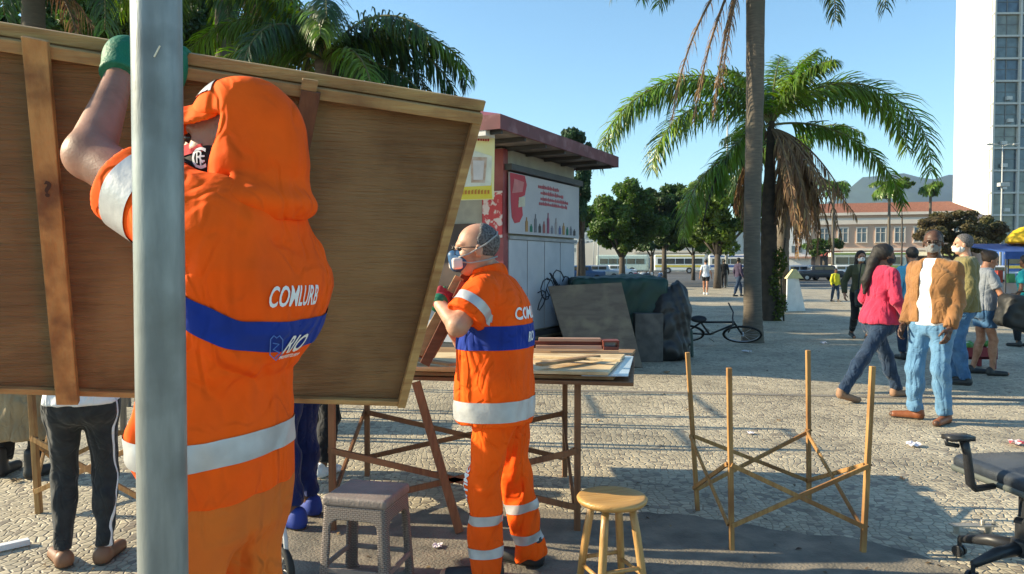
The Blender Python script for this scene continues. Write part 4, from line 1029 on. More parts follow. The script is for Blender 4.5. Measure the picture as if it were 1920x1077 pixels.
# second paving tone: round seam across the plaza
mb = MB(); mb.add([G(900,728)+Vector((0,0,.004)),G(2100,752)+Vector((0,0,.004)),G(2100,756)+Vector((0,0,.004)),G(900,731)+Vector((0,0,.004))],[(3,2,1,0)])
tag(mb.build('drain_strip', mat('drain_stone', (.22,.2,.17), (.17,.15,.13))), kind='structure')
lp = [G(*q)+Vector((0,0,.004)) for q in [(1225,555),(1640,560),(1700,600),(1560,612),(1225,600)]]
# hills
vs = []; fs = []; N = 90
hx = [(-1500,60),(200,90),(600,100),(900,165),(1040,215),(1120,250),(1200,300),(1280,318),(1370,322),(1460,318),(1560,300),(2600,180)]
for i in range(N+1):
    x = -1500+4100*i/N; h = np.interp(x, [a for a, b in hx], [b for a, b in hx])+9*math.sin(x*.017)+6*math.sin(x*.043+1)+3*math.sin(x*.11)-14
    for j, (dy, k_) in enumerate(((-700,0),(-450,.32),(-250,.68),(0,1),(500,0))):
        vs.append((x+25*math.sin(j*2+x*.01), 2500+dy+60*math.sin(x*.008+j), h*k_+(8*math.sin(x*.03+j*2) if 0 < j < 3 else 0)-.5))
for i in range(N):
    for j in range(4): fs.append((i*5+j, (i+1)*5+j, (i+1)*5+j+1, i*5+j+1))
tag(mesh('hills', vs, fs, mat('hill_forest', (.022,.038,.016), (.012,.022,.01), scale=.02, bump=.5, bscale=.08, rough=.9), smooth=True), kind='structure')

# ---------------------------------------------------------------- metal pole
mb = MB(); pa = V(293,0,1.0); pb = V(306,1077,1.0); d = (pa-pb).normalized()
p0 = pb+d*((-pb.z)/d.z); p1 = pb+d*((3.0-pb.z)/d.z)
GALV = mat('galvanised_steel', (.25,.275,.27), (.175,.195,.195), rough=.40, scale=9, detail=6, metal=.3, spec=.6, bump=.06, bscale=60, stretch=(6,6,1.2), c3=(.13,.14,.135), s3=7)
pole = mb.tube([p0, p0+(p1-p0)*.33, p0+(p1-p0)*.66, p1], .0316, 48).build('signpost_pole', GALV, None, smooth=True)
tag(pole, 'grey galvanised steel pole in the foreground, in front of the nearer orange worker', 'pole')
sc_ = V(296,97,.965); mb = MB(); mb.tube([V(289,107,.9695), V(300,86,.9690)], .0011, 6)
mb.build('scratch', mat('bright_scratch', (.8,.75,.6), (.7,.65,.5), rough=.4), pole)

# ---------------------------------------------------------------- trestle frame of dowels (and the table's)
W_TAN = wood('trestle_wood', (.42,.24,.09), (.30,.15,.05), 2, c3=(.2,.09,.035), scale=5)
W_BRN = wood('trestle_brown', (.22,.105,.05), (.15,.068,.034), 2, c3=(.28,.13,.06), scale=5)
def trestle(label, feet, tops, wm, ys, t=.024, brace_hi=None, cat='trestle'):
    """four upright laths joined by crossed braces; feet/tops in order back-left, front-left, back-right, front-right"""
    c = sum((Vector(f) for f in feet), Vector())/4; r = empty('folding_trestle', label, cat, (c.x, c.y, 0))
    up = [(Vector(b)-Vector(a)) for a, b in zip(feet, tops)]
    at_ = lambda i, z: Vector(feet[i])+up[i]*(z/up[i].z)
    for i in range(4):
        mb = MB(); mb.bar(feet[i], tops[i], t, t*1.15, (0,1,0)); mb.build('leg', wm, r, bevel=.0025)
    for k, (i, j) in enumerate(ys):
        for a, b, s in ((i, j, 1), (j, i, -1)):
            A = at_(a, .13); B = at_(b, .44); n = (B-A).cross(Vector((0,0,1))).normalized()*(.0165*s)
            mb = MB(); mb.bar(A+n, B+n, t*.95, t*.5, n.normalized()); mb.build('brace', wm, r, bevel=.002)
    for i in range(4):
        for z in (.13, .44):
            q = at_(i, z); mb = MB(); mb.tube([q+Vector((-.022,-.0,0)), q+Vector((.022,0,0))], .005, 8); mb.build('bolt', mat('rusty_bolt', (.12,.06,.03), (.2,.1,.06), metal=.5), r)
    return r
F = [G(1308,957), G(1372,1032), G(1517,942), G(1618,1036)]
T = [V(1289,661,F[0].y+.02), V(1367,690,F[1].y), V(1515,657,F[2].y), V(1636,687,F[3].y+.02)]
trestle('empty four-legged folding trestle frame of thin wooden laths, standing on the pavement at right', F, T, W_TAN, [(0,2),(1,3),(0,1),(2,3)])
Ft = [Vector((-.99,5.07,0)), Vector((-.975,4.02,0)), Vector((.36,5.05,0)), Vector((.355,4.02,0))]
Tt = [f+Vector((.0,0,.80)) for f in Ft]; Tt[1] = Tt[1]+Vector((.0,0,0))
tr2 = trestle('reddish-brown folding trestle frame carrying the stacked plywood sheets', Ft, Tt, W_BRN, [(0,2),(1,3),(0,1),(2,3)], t=.034)
mb = MB(); mb.bar(V(780,716,4.05), G(862,1002)+Vector((0,.0,.01)), .045, .03, (0,1,0)); tag(mb.build('prop_plank', W_BRN, None, bevel=.002), 'slanted reddish plank propping the plywood-covered table from below', 'plank')
mb = MB(); mb.bar(V(775,716,5.15), V(800,716,5.15), .01, .01)
# left trestle behind the white-topped woman
Fl = [G(100,905)+Vector((0,0,0)), G(112,958), G(265,925), G(300,1010)]
Fl = [Vector((-3.02,4.95,0)), Vector((-2.75,4.30,0)), Vector((-2.36,5.3,0)), Vector((-2.05,4.15,0))]
Tl = [f+Vector((-.05,.02,.80)) for f in Fl]
trestle('pale wooden folding trestle frame at left, behind the woman in striped leggings', Fl, Tl, W_TAN, [(0,2),(1,3),(0,1),(2,3)], t=.03)

# plywood and boards lying on the table
def sheet(lb, pts, z, th, m, nm='plywood_sheet', cat='board', bevel=.002, group='sheets stacked on the table'):
    """pts: photograph pixels of the corners on the horizontal plane of height z"""
    q = []
    for px, py in pts:
        u = (px-960)/1400; v = -(py-538.5)/1400
        d = (u, math.cos(PITCH)+v*math.sin(PITCH), -math.sin(PITCH)+v*math.cos(PITCH)); t = (z-CAMH)/d[2]; q.append(Vector((d[0]*t, d[1]*t, z)))
    mb = MB(); 
    a = sum(((q[(i+1)%len(q)]-q[i]).cross(Vector((0,0,1))).dot(q[i]-sum(q, Vector())/len(q)) for i in range(len(q))), 0)
    mb.prism([p-Vector((0,0,th)) for p in (q if True else q[::-1])], (0,0,th))
    o = mb.build(nm, m, None, bevel=bevel); bm = bmesh.new(); bm.from_mesh(o.data); bmesh.ops.recalc_face_normals(bm, faces=bm.faces); bm.to_mesh(o.data); bm.free()
    return tag(o, lb, cat, group)
PLY_L = wood('plywood_light', (.74,.58,.36), (.62,.45,.24), 0, rough=.5, c3=(.42,.27,.13))
PLY_M = wood('plywood_mid', (.36,.22,.11), (.26,.15,.07), 0, rough=.55, c3=(.2,.11,.05))
PLY_D = wood('plywood_brown', (.26,.13,.06), (.19,.09,.04), 0, rough=.6, c3=(.15,.07,.04))
sheet('brown plywood sheet at the bottom of the table stack, lying on the trestle', [(640,703),(1188,718),(1190,662),(700,655)], .822, .020, PLY_D)
sheet('mid-brown wide board in the table stack, jutting towards the viewer', [(700,696),(1150,706),(1192,655),(720,650)], .846, .020, PLY_M)
sheet('shiny pale blue-white laminated sheet showing at the right end of the table stack', [(1090,704),(1178,705),(1188,668),(1120,664)], .853, .005, mat('laminate_sky_tint', (.50,.58,.66), (.42,.5,.6), rough=.15, spec=.6), nm='laminate_sheet')  # blue-white base colour stands for the sky mirrored in the sheet
sheet('pale sunlit plywood sheet on top of the table stack, behind the farther worker', [(760,690),(1140,698),(1172,664),(770,660)], .874, .018, PLY_L)
sheet('narrow pale board on top of the table stack, left of the farther worker', [(770,688),(858,688),(862,668),(772,668)], .897, .016, PLY_L)
ROSE = [wood('batten_rose', (.52,.32,.23), (.42,.23,.15), 0, rough=.5), wood('batten_red', (.18,.045,.03), (.13,.03,.02), 0, rough=.5)]
for k_, (x0, x1, Y, z, mi, lb) in enumerate(((1005,1128,5.02,.893,0,'rose-brown batten lowest in the small pile on the table stack'),(998,1132,5.06,.917,1,'dark red batten in the middle of the small pile on the table stack'),
        (1010,1126,5.04,.941,0,'rose-brown batten topmost in the small pile on the table stack'),(1012,1128,5.14,.893,1,'dark red batten farthest back in the small pile on the table stack'))):
    a = V(x0, 655, Y); b = V(x1, 655, Y-.02); mb = MB(); mb.bar((a.x,a.y,z-.002), (b.x,b.y,z-.002), .045, .022); tag(mb.build('batten', ROSE[mi], None, bevel=.002), lb, 'batten', 'battens piled on the table stack')
mb = MB(); c_ = V(1144,650,5.0); mb.box((c_.x, 5.0, .888), (.10,.12,.022)); mb.box((c_.x, 5.0, .934), (.11,.12,.012)); mb.box((c_.x-.048,5.0,.912),(.010,.11,.03)); mb.box((c_.x+.048,5.0,.912),(.010,.11,.03))
tag(mb.build('wooden_block', ROSE[1], None, bevel=.002), 'small square dark red wooden block at the right end of the batten pile', 'block')

# ---------------------------------------------------------------- stools
st = empty('wicker_stool', 'square taupe plastic stool with woven wicker pattern, between the two orange workers', 'stool', (-.655, 3.345, 0), R(-14))
def weave_mat():
    m = bpy.data.materials.new('woven_plastic'); m.use_nodes = True; n = m.node_tree.nodes; L = m.node_tree.links; b = n['Principled BSDF']
    tc = n.new('ShaderNodeTexCoord'); ge = n.new('ShaderNodeNewGeometry')
    def wv(ax, ph):
        w_ = n.new('ShaderNodeTexWave'); w_.wave_type = 'BANDS'; w_.bands_direction = ax; w_.inputs['Scale'].default_value = 22; w_.inputs['Phase Offset'].default_value = ph
        L.new(tc.outputs['Object'], w_.inputs['Vector']); return w_
    x = wv('DIAGONAL', 0)
    br = n.new('ShaderNodeTexBrick'); br.inputs['Scale'].default_value = 1; br.inputs['Brick Width'].default_value = .020; br.inputs['Row Height'].default_value = .0085; br.inputs['Mortar Size'].default_value = .0022; br.inputs['Mortar Smooth'].default_value = .9
    mp = n.new('ShaderNodeMapping'); mp.inputs['Rotation'].default_value = (R(90),0,0); sx = n.new('ShaderNodeSeparateXYZ'); cx = n.new('ShaderNodeCombineXYZ'); ad = n.new('ShaderNodeMath')
    L.new(tc.outputs['Object'], sx.inputs[0]); L.new(sx.outputs[0], ad.inputs[0]); L.new(sx.outputs[1], ad.inputs[1]); L.new(ad.outputs[0], cx.inputs[0]); L.new(sx.outputs[2], cx.inputs[1]); L.new(cx.outputs[0], br.inputs['Vector'])
    mx = n.new('ShaderNodeMix'); mx.data_type = 'RGBA'; mx.inputs['A'].default_value = (.25,.205,.18,1); mx.inputs['B'].default_value = (.09,.07,.062,1); L.new(br.outputs['Fac'], mx.inputs['Factor'])
    L.new(mx.outputs['Result'], b.inputs['Base Color']); b.inputs['Roughness'].default_value = .5
    iv = n.new('ShaderNodeMath'); iv.operation = 'SUBTRACT'; iv.inputs[0].default_value = 1; L.new(br.outputs['Fac'], iv.inputs[1])
    bp = n.new('ShaderNodeBump'); bp.inputs['Distance'].default_value = .004; bp.inputs['Strength'].default_value = 1; L.new(iv.outputs[0], bp.inputs['Height']); L.new(bp.outputs[0], b.inputs['Normal'])
    return m
WEAVE = weave_mat(); TAUPE = mat('taupe_plastic', (.24,.195,.17), (.2,.165,.145), rough=.55, scale=14, bump=.35, bscale=90, c3=(.17,.14,.12), s3=6)
sv_ = sdf_mesh(lambda P: rbox(P, (0,0,.41), (.152,.142,.022), .014), (-.2,-.2,.36), (.2,.2,.46), .006)
mesh('seat', sv_[0], sv_[1], TAUPE, st, smooth=True, local=True)
def apron(P):
    z = P[:,2]; sp = 1+(.40-z)*.42
    Q = P.copy(); Q[:,0] /= sp; Q[:,1] /= sp
    d = rbox(Q, (0,0,.20), (.147,.137,.205), .02); inn = rbox(Q, (0,0,.2), (.133,.123,.3), .015)
    d = smax(d, -inn, .003)
    for h_, sz in ((.17, 1), ):
        d = smax(d, -rbox(Q, (0,0,.165), (.105,.3,.165), .035), .004); d = smax(d, -rbox(Q, (0,0,.165), (.3,.098,.165), .035), .004)
    return d
av = sdf_mesh(apron, (-.25,-.25,-.02), (.25,.25,.42), .005)
mesh('leg_frame', av[0], av[1], WEAVE, st, smooth=True, local=True)
mb = MB()
for a, b in (((-.145,-.135),(.145,-.135)),((.145,-.135),(.145,.135)),((.145,.135),(-.145,.135)),((-.145,.135),(-.145,-.135))):
    mb.bar((a[0]*1.08,a[1]*1.08,.11), (b[0]*1.08,b[1]*1.08,.11), .012, .022)
mb.build('rung', TAUPE, st, local=True, bevel=.002)

sc2 = V(1148,935,3.18); zs = .452
rs = empty('round_stool', 'low wooden stool with round varnished seat and four splayed legs, beside the farther worker', 'stool', (sc2.x, 3.19, 0), R(20))
OAK = wood('varnished_wood', (.52,.30,.095), (.40,.21,.06), 0, rough=.38, c3=(.30,.15,.05), spec=.5); OAKL = wood('varnished_leg', (.50,.30,.11), (.36,.19,.06), 2, rough=.38, spec=.5)
mb = MB(); mb.lathe((0,0,0), [(.02,zs-.034),(.12,zs-.034),(.140,zs-.030),(.150,zs-.020),(.152,zs-.010),(.147,zs-.003),(.138,zs),(.10,zs-.003),(.03,zs-.004)], 48)
mb.build('seat', OAK, rs, local=True, smooth=True)
for i in range(4):
    a = R(45+90*i); c, s_ = math.cos(a), math.sin(a); mb = MB()
    mb.tube([(c*.088,s_*.088,zs-.03),(c*.11,s_*.11,.30),(c*.135,s_*.135,.14),(c*.155,s_*.155,0)], [.016,.018,.0175,.013], 12); mb.build('leg', OAKL, rs, local=True, smooth=True)
for i in range(4):
    a = R(45+90*i); b = R(135+90*i); z = .13 if i%2 else .16; mb = MB(); mb.tube([(math.cos(a)*.136,math.sin(a)*.136,z),(math.cos(b)*.136,math.sin(b)*.136,z)], .009, 10); mb.build('rung', OAKL, rs, local=True, smooth=True)

# small dark green stool near the bicycle
gs = empty('plastic_stool', 'small dark green plastic stool standing in the shade between the kiosk and the bicycle', 'stool', (G(1277,668).x, G(1277,668).y, 0), R(8))
def gsf(P):
    z = P[:,2]; sp = 1+(.42-z)*.25; Q = P.copy(); Q[:,0] /= sp; Q[:,1] /= sp
    d = rbox(Q, (0,0,.21), (.14,.14,.215), .02); d = smax(d, -rbox(Q, (0,0,.19), (.12,.12,.2), .015), .004)
    d = smax(d, -rbox(Q, (0,0,.14), (.09,.3,.17), .02), .004); return smax(d, -rbox(Q, (0,0,.14), (.3,.09,.17), .02), .004)
gv = sdf_mesh(gsf, (-.22,-.22,-.02), (.22,.22,.46), .011); mesh('stool_body', gv[0], gv[1], mat('dark_green_plastic', (.03,.07,.06), (.022,.05,.045), rough=.5), gs, smooth=True, local=True)

# ---------------------------------------------------------------- office chair without backrest
oc = empty('office_chair', 'black office chair seat without backrest, one armrest standing up, at the right edge', 'office chair', (2.375, 3.42, 0), R(6))
VINYL = mat('black_vinyl', (.035,.042,.055), (.028,.033,.042), rough=.33, scale=30, bump=.12, bscale=200, spec=.5)
cs = sdf_mesh(lambda P: smax(smin(rbox(P, (.05,0,.485), (.245,.25,.038), .037), ell(P, (.05,0,.49), (.24,.245,.05)), .02), .447-P[:,2], .008), (-.32,-.3,.42), (.32,.3,.57), .007)
mesh('seat', cs[0], cs[1], VINYL, oc, smooth=True, local=True)
cs = sdf_mesh(lambda P: rbox(P, (.05,0,.452), (.247,.252,.017), .016), (-.32,-.3,.42), (.32,.3,.5), .006)
mesh('seat_shell', cs[0], cs[1], mat('grey_seat_shell', (.10,.11,.10), (.08,.09,.085), rough=.45), oc, smooth=True, local=True)
BLKP = mat('black_plastic', (.02,.021,.024), (.03,.03,.033), rough=.4)
mb = MB(); mb.tube([(-.20,-.05,.445),(-.29,-.05,.435),(-.315,-.05,.46),(-.335,-.05,.60),(-.35,-.05,.655)], [.014,.016,.020,.018,.02], 10); mb.box((-.37,-.04,.668), (.115,.07,.022)); mb.tube([(-.43,-.04,.664),(-.425,-.04,.64),(-.37,-.04,.63)], .010, 8)
mb.build('armrest', BLKP, oc, local=True, smooth=True)
mb = MB(); mb.box((0,0,.43),(.2,.2,.03)); mb.tube([(0,0,.43),(0,0,.26)], .028, 16); mb.tube([(0,0,.27),(0,0,.10)], .04, 16); mb.lathe((0,0,0), [(.05,.10),(.06,.12),(.055,.17),(.04,.18)], 20); mb.build('column', BLKP, oc, local=True, bevel=.003)
for i in range(5):
    a = R(188+72*i); c, s_ = math.cos(a), math.sin(a); mb = MB(); mb.tube([(c*.03,s_*.03,.135),(c*.15,s_*.15,.125),(c*.29,s_*.29,.085)], [.034,.028,.017], 10)
    lg = mb.build('base_leg', BLKP, oc, local=True, smooth=True)
    mb = MB(); n_ = Vector((-s_,c,0)); q = Vector((c*.29,s_*.29,.028))
    for sg in (-1,1): mb.tube([q+n_*(.008*sg), q+n_*(.024*sg)], .027, 16)
    mb.tube([q+Vector((0,0,.06)), q+Vector((0,0,.0))], .010, 8); k_ = mesh('caster', mb.v, mb.f, BLKP, oc, local=True, bevel=.002)
mb = MB(); mb.tube([(-.12,-.12,.43),(-.20,-.20,.36)], .006, 8); mb.box((-.215,-.215,.345), (.055,.03,.012), rz=R(40)); mb.build('lever', BLKP, oc, local=True)
mb = MB(); g0 = G(1790,1003); g1 = G(1880,1010)
BRK = mat('bracket_metal', (.42,.40,.36), (.3,.28,.25), rough=.4, metal=.6)
mb.box(((g0.x+g1.x)/2, g0.y+.02, .045), (.24,.05,.008)); mb.box((g0.x+.02, g0.y+.02, .022), (.008,.05,.044)); mb.box((g1.x-.03, g0.y+.02, .022), (.008,.05,.044)); mb.tube([(g1.x-.06,g0.y+.02,.05),(g1.x-.06,g0.y+.02,.075)], .012, 10); mb.tube([(g1.x+.0,g0.y+.02,.05),(g1.x+.0,g0.y+.02,.07)], .010, 10)
tag(mb.build('metal_bracket', BRK, None, bevel=.001), 'broken metal bracket lying on the pavement beside the office chair base', 'bracket')

# white rod and litter
mb = MB(); mb.bar(G(-60,1048)+Vector((0,0,.02)), G(55,1022)+Vector((0,0,.02)), .045, .03); tag(mb.build('white_lath', mat('white_paint', (.75,.76,.78), (.65,.66,.68), rough=.5), None, bevel=.003), 'white-painted lath lying on the stones at the lower left edge', 'lath')
PAPER = mat('paper_white', (.72,.68,.72), (.6,.56,.6), rough=.8); PAPR = mat('paper_red', (.5,.08,.10), (.6,.5,.5), rough=.8, scale=20, fac=(.45,.5))
def scrap(px, py, s, m, lb):
    g = G(px, py); r_ = random.Random(px); n = 6; vs = []; fs = []
    for i in range(n):
        for j in range(n):
            vs.append((g.x+s*(i/(n-1)-.5)+r_.uniform(-.1,.1)*s, g.y+s*1.2*(j/(n-1)-.5)+r_.uniform(-.1,.1)*s, .008+r_.random()*s*.35))
    for i in range(n-1):
        for j in range(n-1): fs.append((i*n+j,(i+1)*n+j,(i+1)*n+j+1,i*n+j+1))
    o = mesh('paper_scrap', vs, fs, m); sm = o.modifiers.new('thick','SOLIDIFY'); sm.thickness = .0012
    tag(o, lb, 'litter', 'scraps of litter on the pavement')
scrap(1714,838,.085,PAPER,'crumpled whitish scrap on the sunlit stones left of the office chair armrest')
scrap(1908,836,.10,PAPR,'red and white wrapper on the pavement at the right edge above the chair seat')
scrap(1408,815,.05,PAPER,'tiny white scrap on the sunlit stones inside the empty trestle, near its second lath')
scrap(820,1028,.045,PAPER,'small pale scrap in the shade left of the farther worker feet')
scrap(1400,662,.12,PAPER,'pale scrap lying in the shade in front of the tall palm')
scrap(1545,645,.10,PAPER,'pale scrap lying in the shade right of the palms')
scrap(600,884,.06,PAPER,'white paper scrap beside the trainers behind the raised board')
for i, (px, py, s_) in enumerate([(1290,770,.04),(1460,790,.03),(1690,900,.035),(1120,790,.04),(1250,700,.07),(1600,690,.06),(1700,680,.05),(30,905,.05)]):
    scrap(px, py, s_, mat('leaf_litter', (.25,.16,.07), (.18,.1,.05)), ['dry leaf scrap on the sunlit stones left of the empty trestle','dry leaf scrap behind the empty trestle','dry leaf scrap right of the empty trestle, before the man in brown','dry leaf scrap on the sunlit stones right of the table','dry leaf scrap in the shade beside the black bags','dry leaf scrap in the shade left of the woman in pink','dry leaf scrap in the shade at the feet of the woman in pink','dry leaf scrap by the boots at the left edge'][i])

# trolley wheel behind the nearer worker's leg
tw = empty('hand_trolley', 'small hand trolley with a dark rubber wheel behind the nearer worker leg', 'trolley', (-1.02,3.25,0), R(20))
mb = MB(); mb.torus((0,0,.11), .092, .018, (.9,.43,0), 24, 8); mb.build('wheel', mat('rubber', (.02,.02,.02)), tw, local=True, smooth=True)
mb = MB(); mb.torus((0,0,.11), .07, .006, (.9,.43,0), 24, 6); mb.tube([(-.03,-.015,.11),(.03,.015,.11)], .02, 12)
for i in range(6):
    a = i*math.pi/3; mb.tube([(0,0,.11),(-.43*.07*math.cos(a),.9*.07*math.cos(a),.11+.07*math.sin(a))], .004, 5)
mb.build('rim', BRK, tw, local=True, smooth=True)
mb = MB(); mb.tube([(0.03,.0,.11),(.02,-.05,.25),(.0,-.02,.40)], .010, 8); mb.tube([(-.2,.1,.11),(.03,.0,.11)], .010, 8); mb.tube([(-.2,.1,.11),(-.2,.08,.40),(0,-.02,.40)], .010, 8); mb.build('frame', mat('painted_white_tube', (.5,.52,.55)), tw, local=True, smooth=True)

# unseen stall frames and table added behind the raised board to cast thin shadows
def shadow_stall_frame(label, x0, x1, y0, y1, h):
    r = empty('market_stall', label, 'market stall', ((x0+x1)/2,(y0+y1)/2,0), group=None); m = mat('frame_tube', (.25,.25,.26), (.2,.2,.2), metal=.5, rough=.5)
    for x in (x0,x1):
        for y in (y0,y1): mb = MB(); mb.tube([(x,y,0),(x,y,h)], .028, 10); mb.build('post', m, r, smooth=True)
    for a, b in (((x0,y0),(x1,y0)),((x0,y1),(x1,y1)),((x0,y0),(x0,y1)),((x1,y0),(x1,y1))): mb = MB(); mb.tube([(*a,h-.03),(*b,h-.03)], .02, 8); mb.build('rail', m, r, smooth=True)
shadow_stall_frame('bare metal stall frame added unseen behind the raised board to cast thin shadows, farther of two', -3.9, -2.75, 7.55, 8.75, 2.25)
shadow_stall_frame('bare metal stall frame added unseen behind the raised board to cast thin shadows, nearer of two', -3.3, -2.35, 6.3, 7.05, 2.25)
tt = empty('shadow_table', 'unseen plank table added behind the nearer orange worker to cast broad shadow stripes', 'table', (-2.9,6.75,0))  # unseen table, added for the broader shadow stripes
mb = MB(); mb.box((-2.85,6.75,.84),(1.0,.5,.03)); mb.build('table_top', PLY_M, tt)
for x in (-3.3,-2.4):
    for y in (6.55,6.95): mb = MB(); mb.box((x,y,.412),(.04,.04,.825)); mb.build('leg', W_BRN, tt)

# dry leaves and grit scattered over the stones
n = 900; r_ = np.random.default_rng(77); X_ = r_.uniform(-5, 9, n); Y_ = 3.0+r_.random(n)**1.6*16; s_ = r_.uniform(.006,.022,n); a_ = r_.uniform(0,6.28,n)
V_ = np.zeros((n*4,3)); c_, q_ = np.cos(a_), np.sin(a_)
for k_, (u, v, z) in enumerate(((-1,0,.004),(0,-.5,.010),(1,0,.006),(0,.5,.012))):
    V_[k_::4] = np.c_[X_+(u*c_-v*q_)*s_, Y_+(u*q_+v*c_)*s_, z+s_*.3*r_.random(n)]
o = mesh('leaf_litter', V_, np.arange(n*4).reshape(n,4), mat('dry_leaf', (.20,.13,.06), (.10,.07,.04), rnd=.6), rnd=np.repeat(r_.random(n),4)); tag(o, kind='stuff')
# more loose boards thrown on the table
for k_, (pa, pb, z, m_, lb) in enumerate((((1000,668),(1165,676),.902,PLY_L,'long pale loose lath lying across the top plywood sheet'),((1010,684),(1120,668),.905,PLY_M,'brown loose lath lying askew on the top plywood sheet'),((770,672),(850,684),.922,PLY_M,'brown loose lath on the left part of the table stack'))):
    a = V(pa[0], pa[1], 4.6); b = V(pb[0], pb[1], 4.7); t1 = (z-CAMH)/((a.z-CAMH)/4.6); t2 = (z-CAMH)/((b.z-CAMH)/4.7)
    mb = MB(); mb.bar((a.x*t1/4.6, t1, z), (b.x*t2/4.7, t2, z), .05, .016); tag(mb.build('lath', m_, None, bevel=.002), lb, 'lath')
# ---------------------------------------------------------------- kiosk
KS = 1.25
C0 = V(942,320,10.0); kd = Vector((.471,.882,0)).normalized(); kf = Vector((-.882,.471,0)).normalized()
KC = Vector((C0.x, C0.y, 0)); LEN = 2.45; WID = 3.6
kq = empty('kiosk', 'snack kiosk with dark red roof and white shutters, behind the farther worker', 'kiosk', KC)
def KP(a, b, z): return KC+kd*a+kf*b+Vector((0,0,z))     # a along the side wall, b along the front
CREAM = mat('kiosk_wall', (.34,.33,.28), (.27,.26,.23), rough=.7, c3=(.3,.28,.25)); MAROON = mat('kiosk_maroon', (.22,.035,.045), (.17,.025,.03), rough=.5, c3=(.28,.08,.08)); SHUT = mat('shutter_white', (.38,.40,.45), (.31,.33,.38), rough=.45, scale=3, c3=(.36,.37,.40)); DARKG = mat('dark_metal', (.05,.05,.055), (.035,.035,.04), rough=.5)
def kbox(nm, a0, a1, b0, b1, z0, z1, m, par=None, bevel=0): 
    mb = MB(); mb.hexa([KP(a0,b0,z0),KP(a1,b0,z0),KP(a1,b1,z0),KP(a0,b1,z0),KP(a0,b0,z1),KP(a1,b0,z1),KP(a1,b1,z1),KP(a0,b1,z1)])
    o = mb.build(nm, m, par or kq, bevel=bevel); bm = bmesh.new(); bm.from_mesh(o.data); bmesh.ops.recalc_face_normals(bm, faces=bm.faces); bm.to_mesh(o.data); bm.free(); return o
kbox('wall', 0.02, LEN, 0.02, WID, 0, 3.0, CREAM)
kbox('plinth', -.01, LEN+.01, -.01, WID, 0, .34, DARKG)
kbox('pillar', -.03, .10, -.03, .30, .34, 2.98, MAROON)
# shutters on the side wall
ws = (LEN-.2)/4
for i in range(4):
    s_ = kbox('shutter', .12+i*ws, .12+(i+1)*ws-.025, -.035, .015, .50, 1.78, SHUT, bevel=.004)
kbox('shutter_rail', .10, LEN-.05, -.06, .015, 1.785, 1.83, mat('grey_rail', (.3,.3,.31)))
kbox('ledge', .10, LEN, -.07, .015, .40, .47, DARKG)
# graffiti scrawl on the shutters
mb = MB(); rg = random.Random(5)
for k_ in range(9):
    a = .25+rg.random()*1.7; z = .85+rg.random()*.35; q = []
    for t in range(9): q.append(KP(a+.18*math.sin(t*.8+k_)+t*.02, -.040, z+.22*math.cos(t*.7+k_*2)*(.5+.05*t)))
    mb = MB(); mb.tube(q, .009, 5); mb.build('graffiti', mat('black_spray', (.03,.03,.04)), kq, smooth=True)
# banner
bn = kbox('banner', .06, LEN-.02, -.075, -.055, 1.86, 2.68, mat('banner_vinyl', (.42,.41,.43), (.36,.35,.38), rough=.5, scale=2))
kbox('awning_roller', .0, LEN, -.14, -.0, 2.70, 2.78, DARKG)
REDP = mat('banner_red', (.45,.02,.04), (.38,.015,.03), rough=.5)
def kshape(pts, m, nm, par, lift=-.078, th=.003):
    mb = MB(); mb.prism([KP(a, lift, z) for a, z in pts], kf*th*-1); o = mb.build(nm, m, par); bm = bmesh.new(); bm.from_mesh(o.data); bmesh.ops.recalc_face_normals(bm, faces=bm.faces); bm.to_mesh(o.data); bm.free(); return o
def blob(cx, cz, rx, rz, n=18, st=0): return [(cx+rx*math.cos(2*math.pi*i/n)*(1+.12*math.sin(3*i+st)), cz+rz*math.sin(2*math.pi*i/n)*(1+.10*math.cos(2*i+st))) for i in range(n)]
kshape([(.07,2.67),(.50,2.67),(.56,2.55),(.50,2.40),(.36,2.36),(.30,2.30),(.42,2.24),(.44,2.12),(.34,2.02),(.20,2.0),(.12,2.08),(.09,2.3)], REDP, 'banner_picture', bn)
kshape([(.30,2.22),(.50,2.25),(.50,2.38),(.32,2.36)], mat('banner_cream', (.55,.5,.38)), 'banner_picture', bn, -.082)
kshape([(.12,2.40),(.42,2.44),(.47,2.58),(.18,2.60)], mat('banner_pink', (.55,.2,.2)), 'banner_picture', bn, -.082)
rg = random.Random(3)
for row, (z, a0, a1) in enumerate(((2.56,.92,1.62),(2.475,1.0,1.75),(2.39,1.0,1.95),(2.32,.95,1.9))):
    mb = MB(); a = a0
    while a < a1:
        w_ = .04+rg.random()*.05; hh = .028+.02*rg.random(); x0 = Vector(KP(a, -.080, z)); mb.box(KP(a+w_/2, -.079, z), (w_*.8, .003, hh), X=kd, Y=kf, Z=Vector((0,0,1)))
        if rg.random() > .4: mb.box(KP(a+w_*.2, -.079, z+hh*.6), (w_*.25, .003, hh*.7), X=kd, Y=kf, Z=Vector((0,0,1)))
        a += w_
    mb.build('banner_lines', mat('banner_faded_red', (.42,.10,.12)), bn)
pc = [(.35,.2,.08),(.02,.16,.10),(.15,.15,.17),(.06,.05,.05),(.3,.1,.1),(.28,.07,.12),(.2,.2,.25),(.35,.3,.3),(.12,.14,.3)]
for i in range(13):
    a = .52+i*.14; hh = (.20,.11,.26,.13,.17,.30,.12,.24,.13,.18,.12,.14,.1)[i]; kshape([(a,1.90),(a+.075,1.90),(a+.075,1.90+hh*.7),(a+.05,1.90+hh*.8),(a+.05,1.90+hh),(a+.025,1.90+hh),(a+.025,1.90+hh*.8),(a,1.90+hh*.7)], mat('banner_bottle_%s' % 'abcdefghi'[i%9], pc[i%9]), 'banner_picture', bn, -.080)
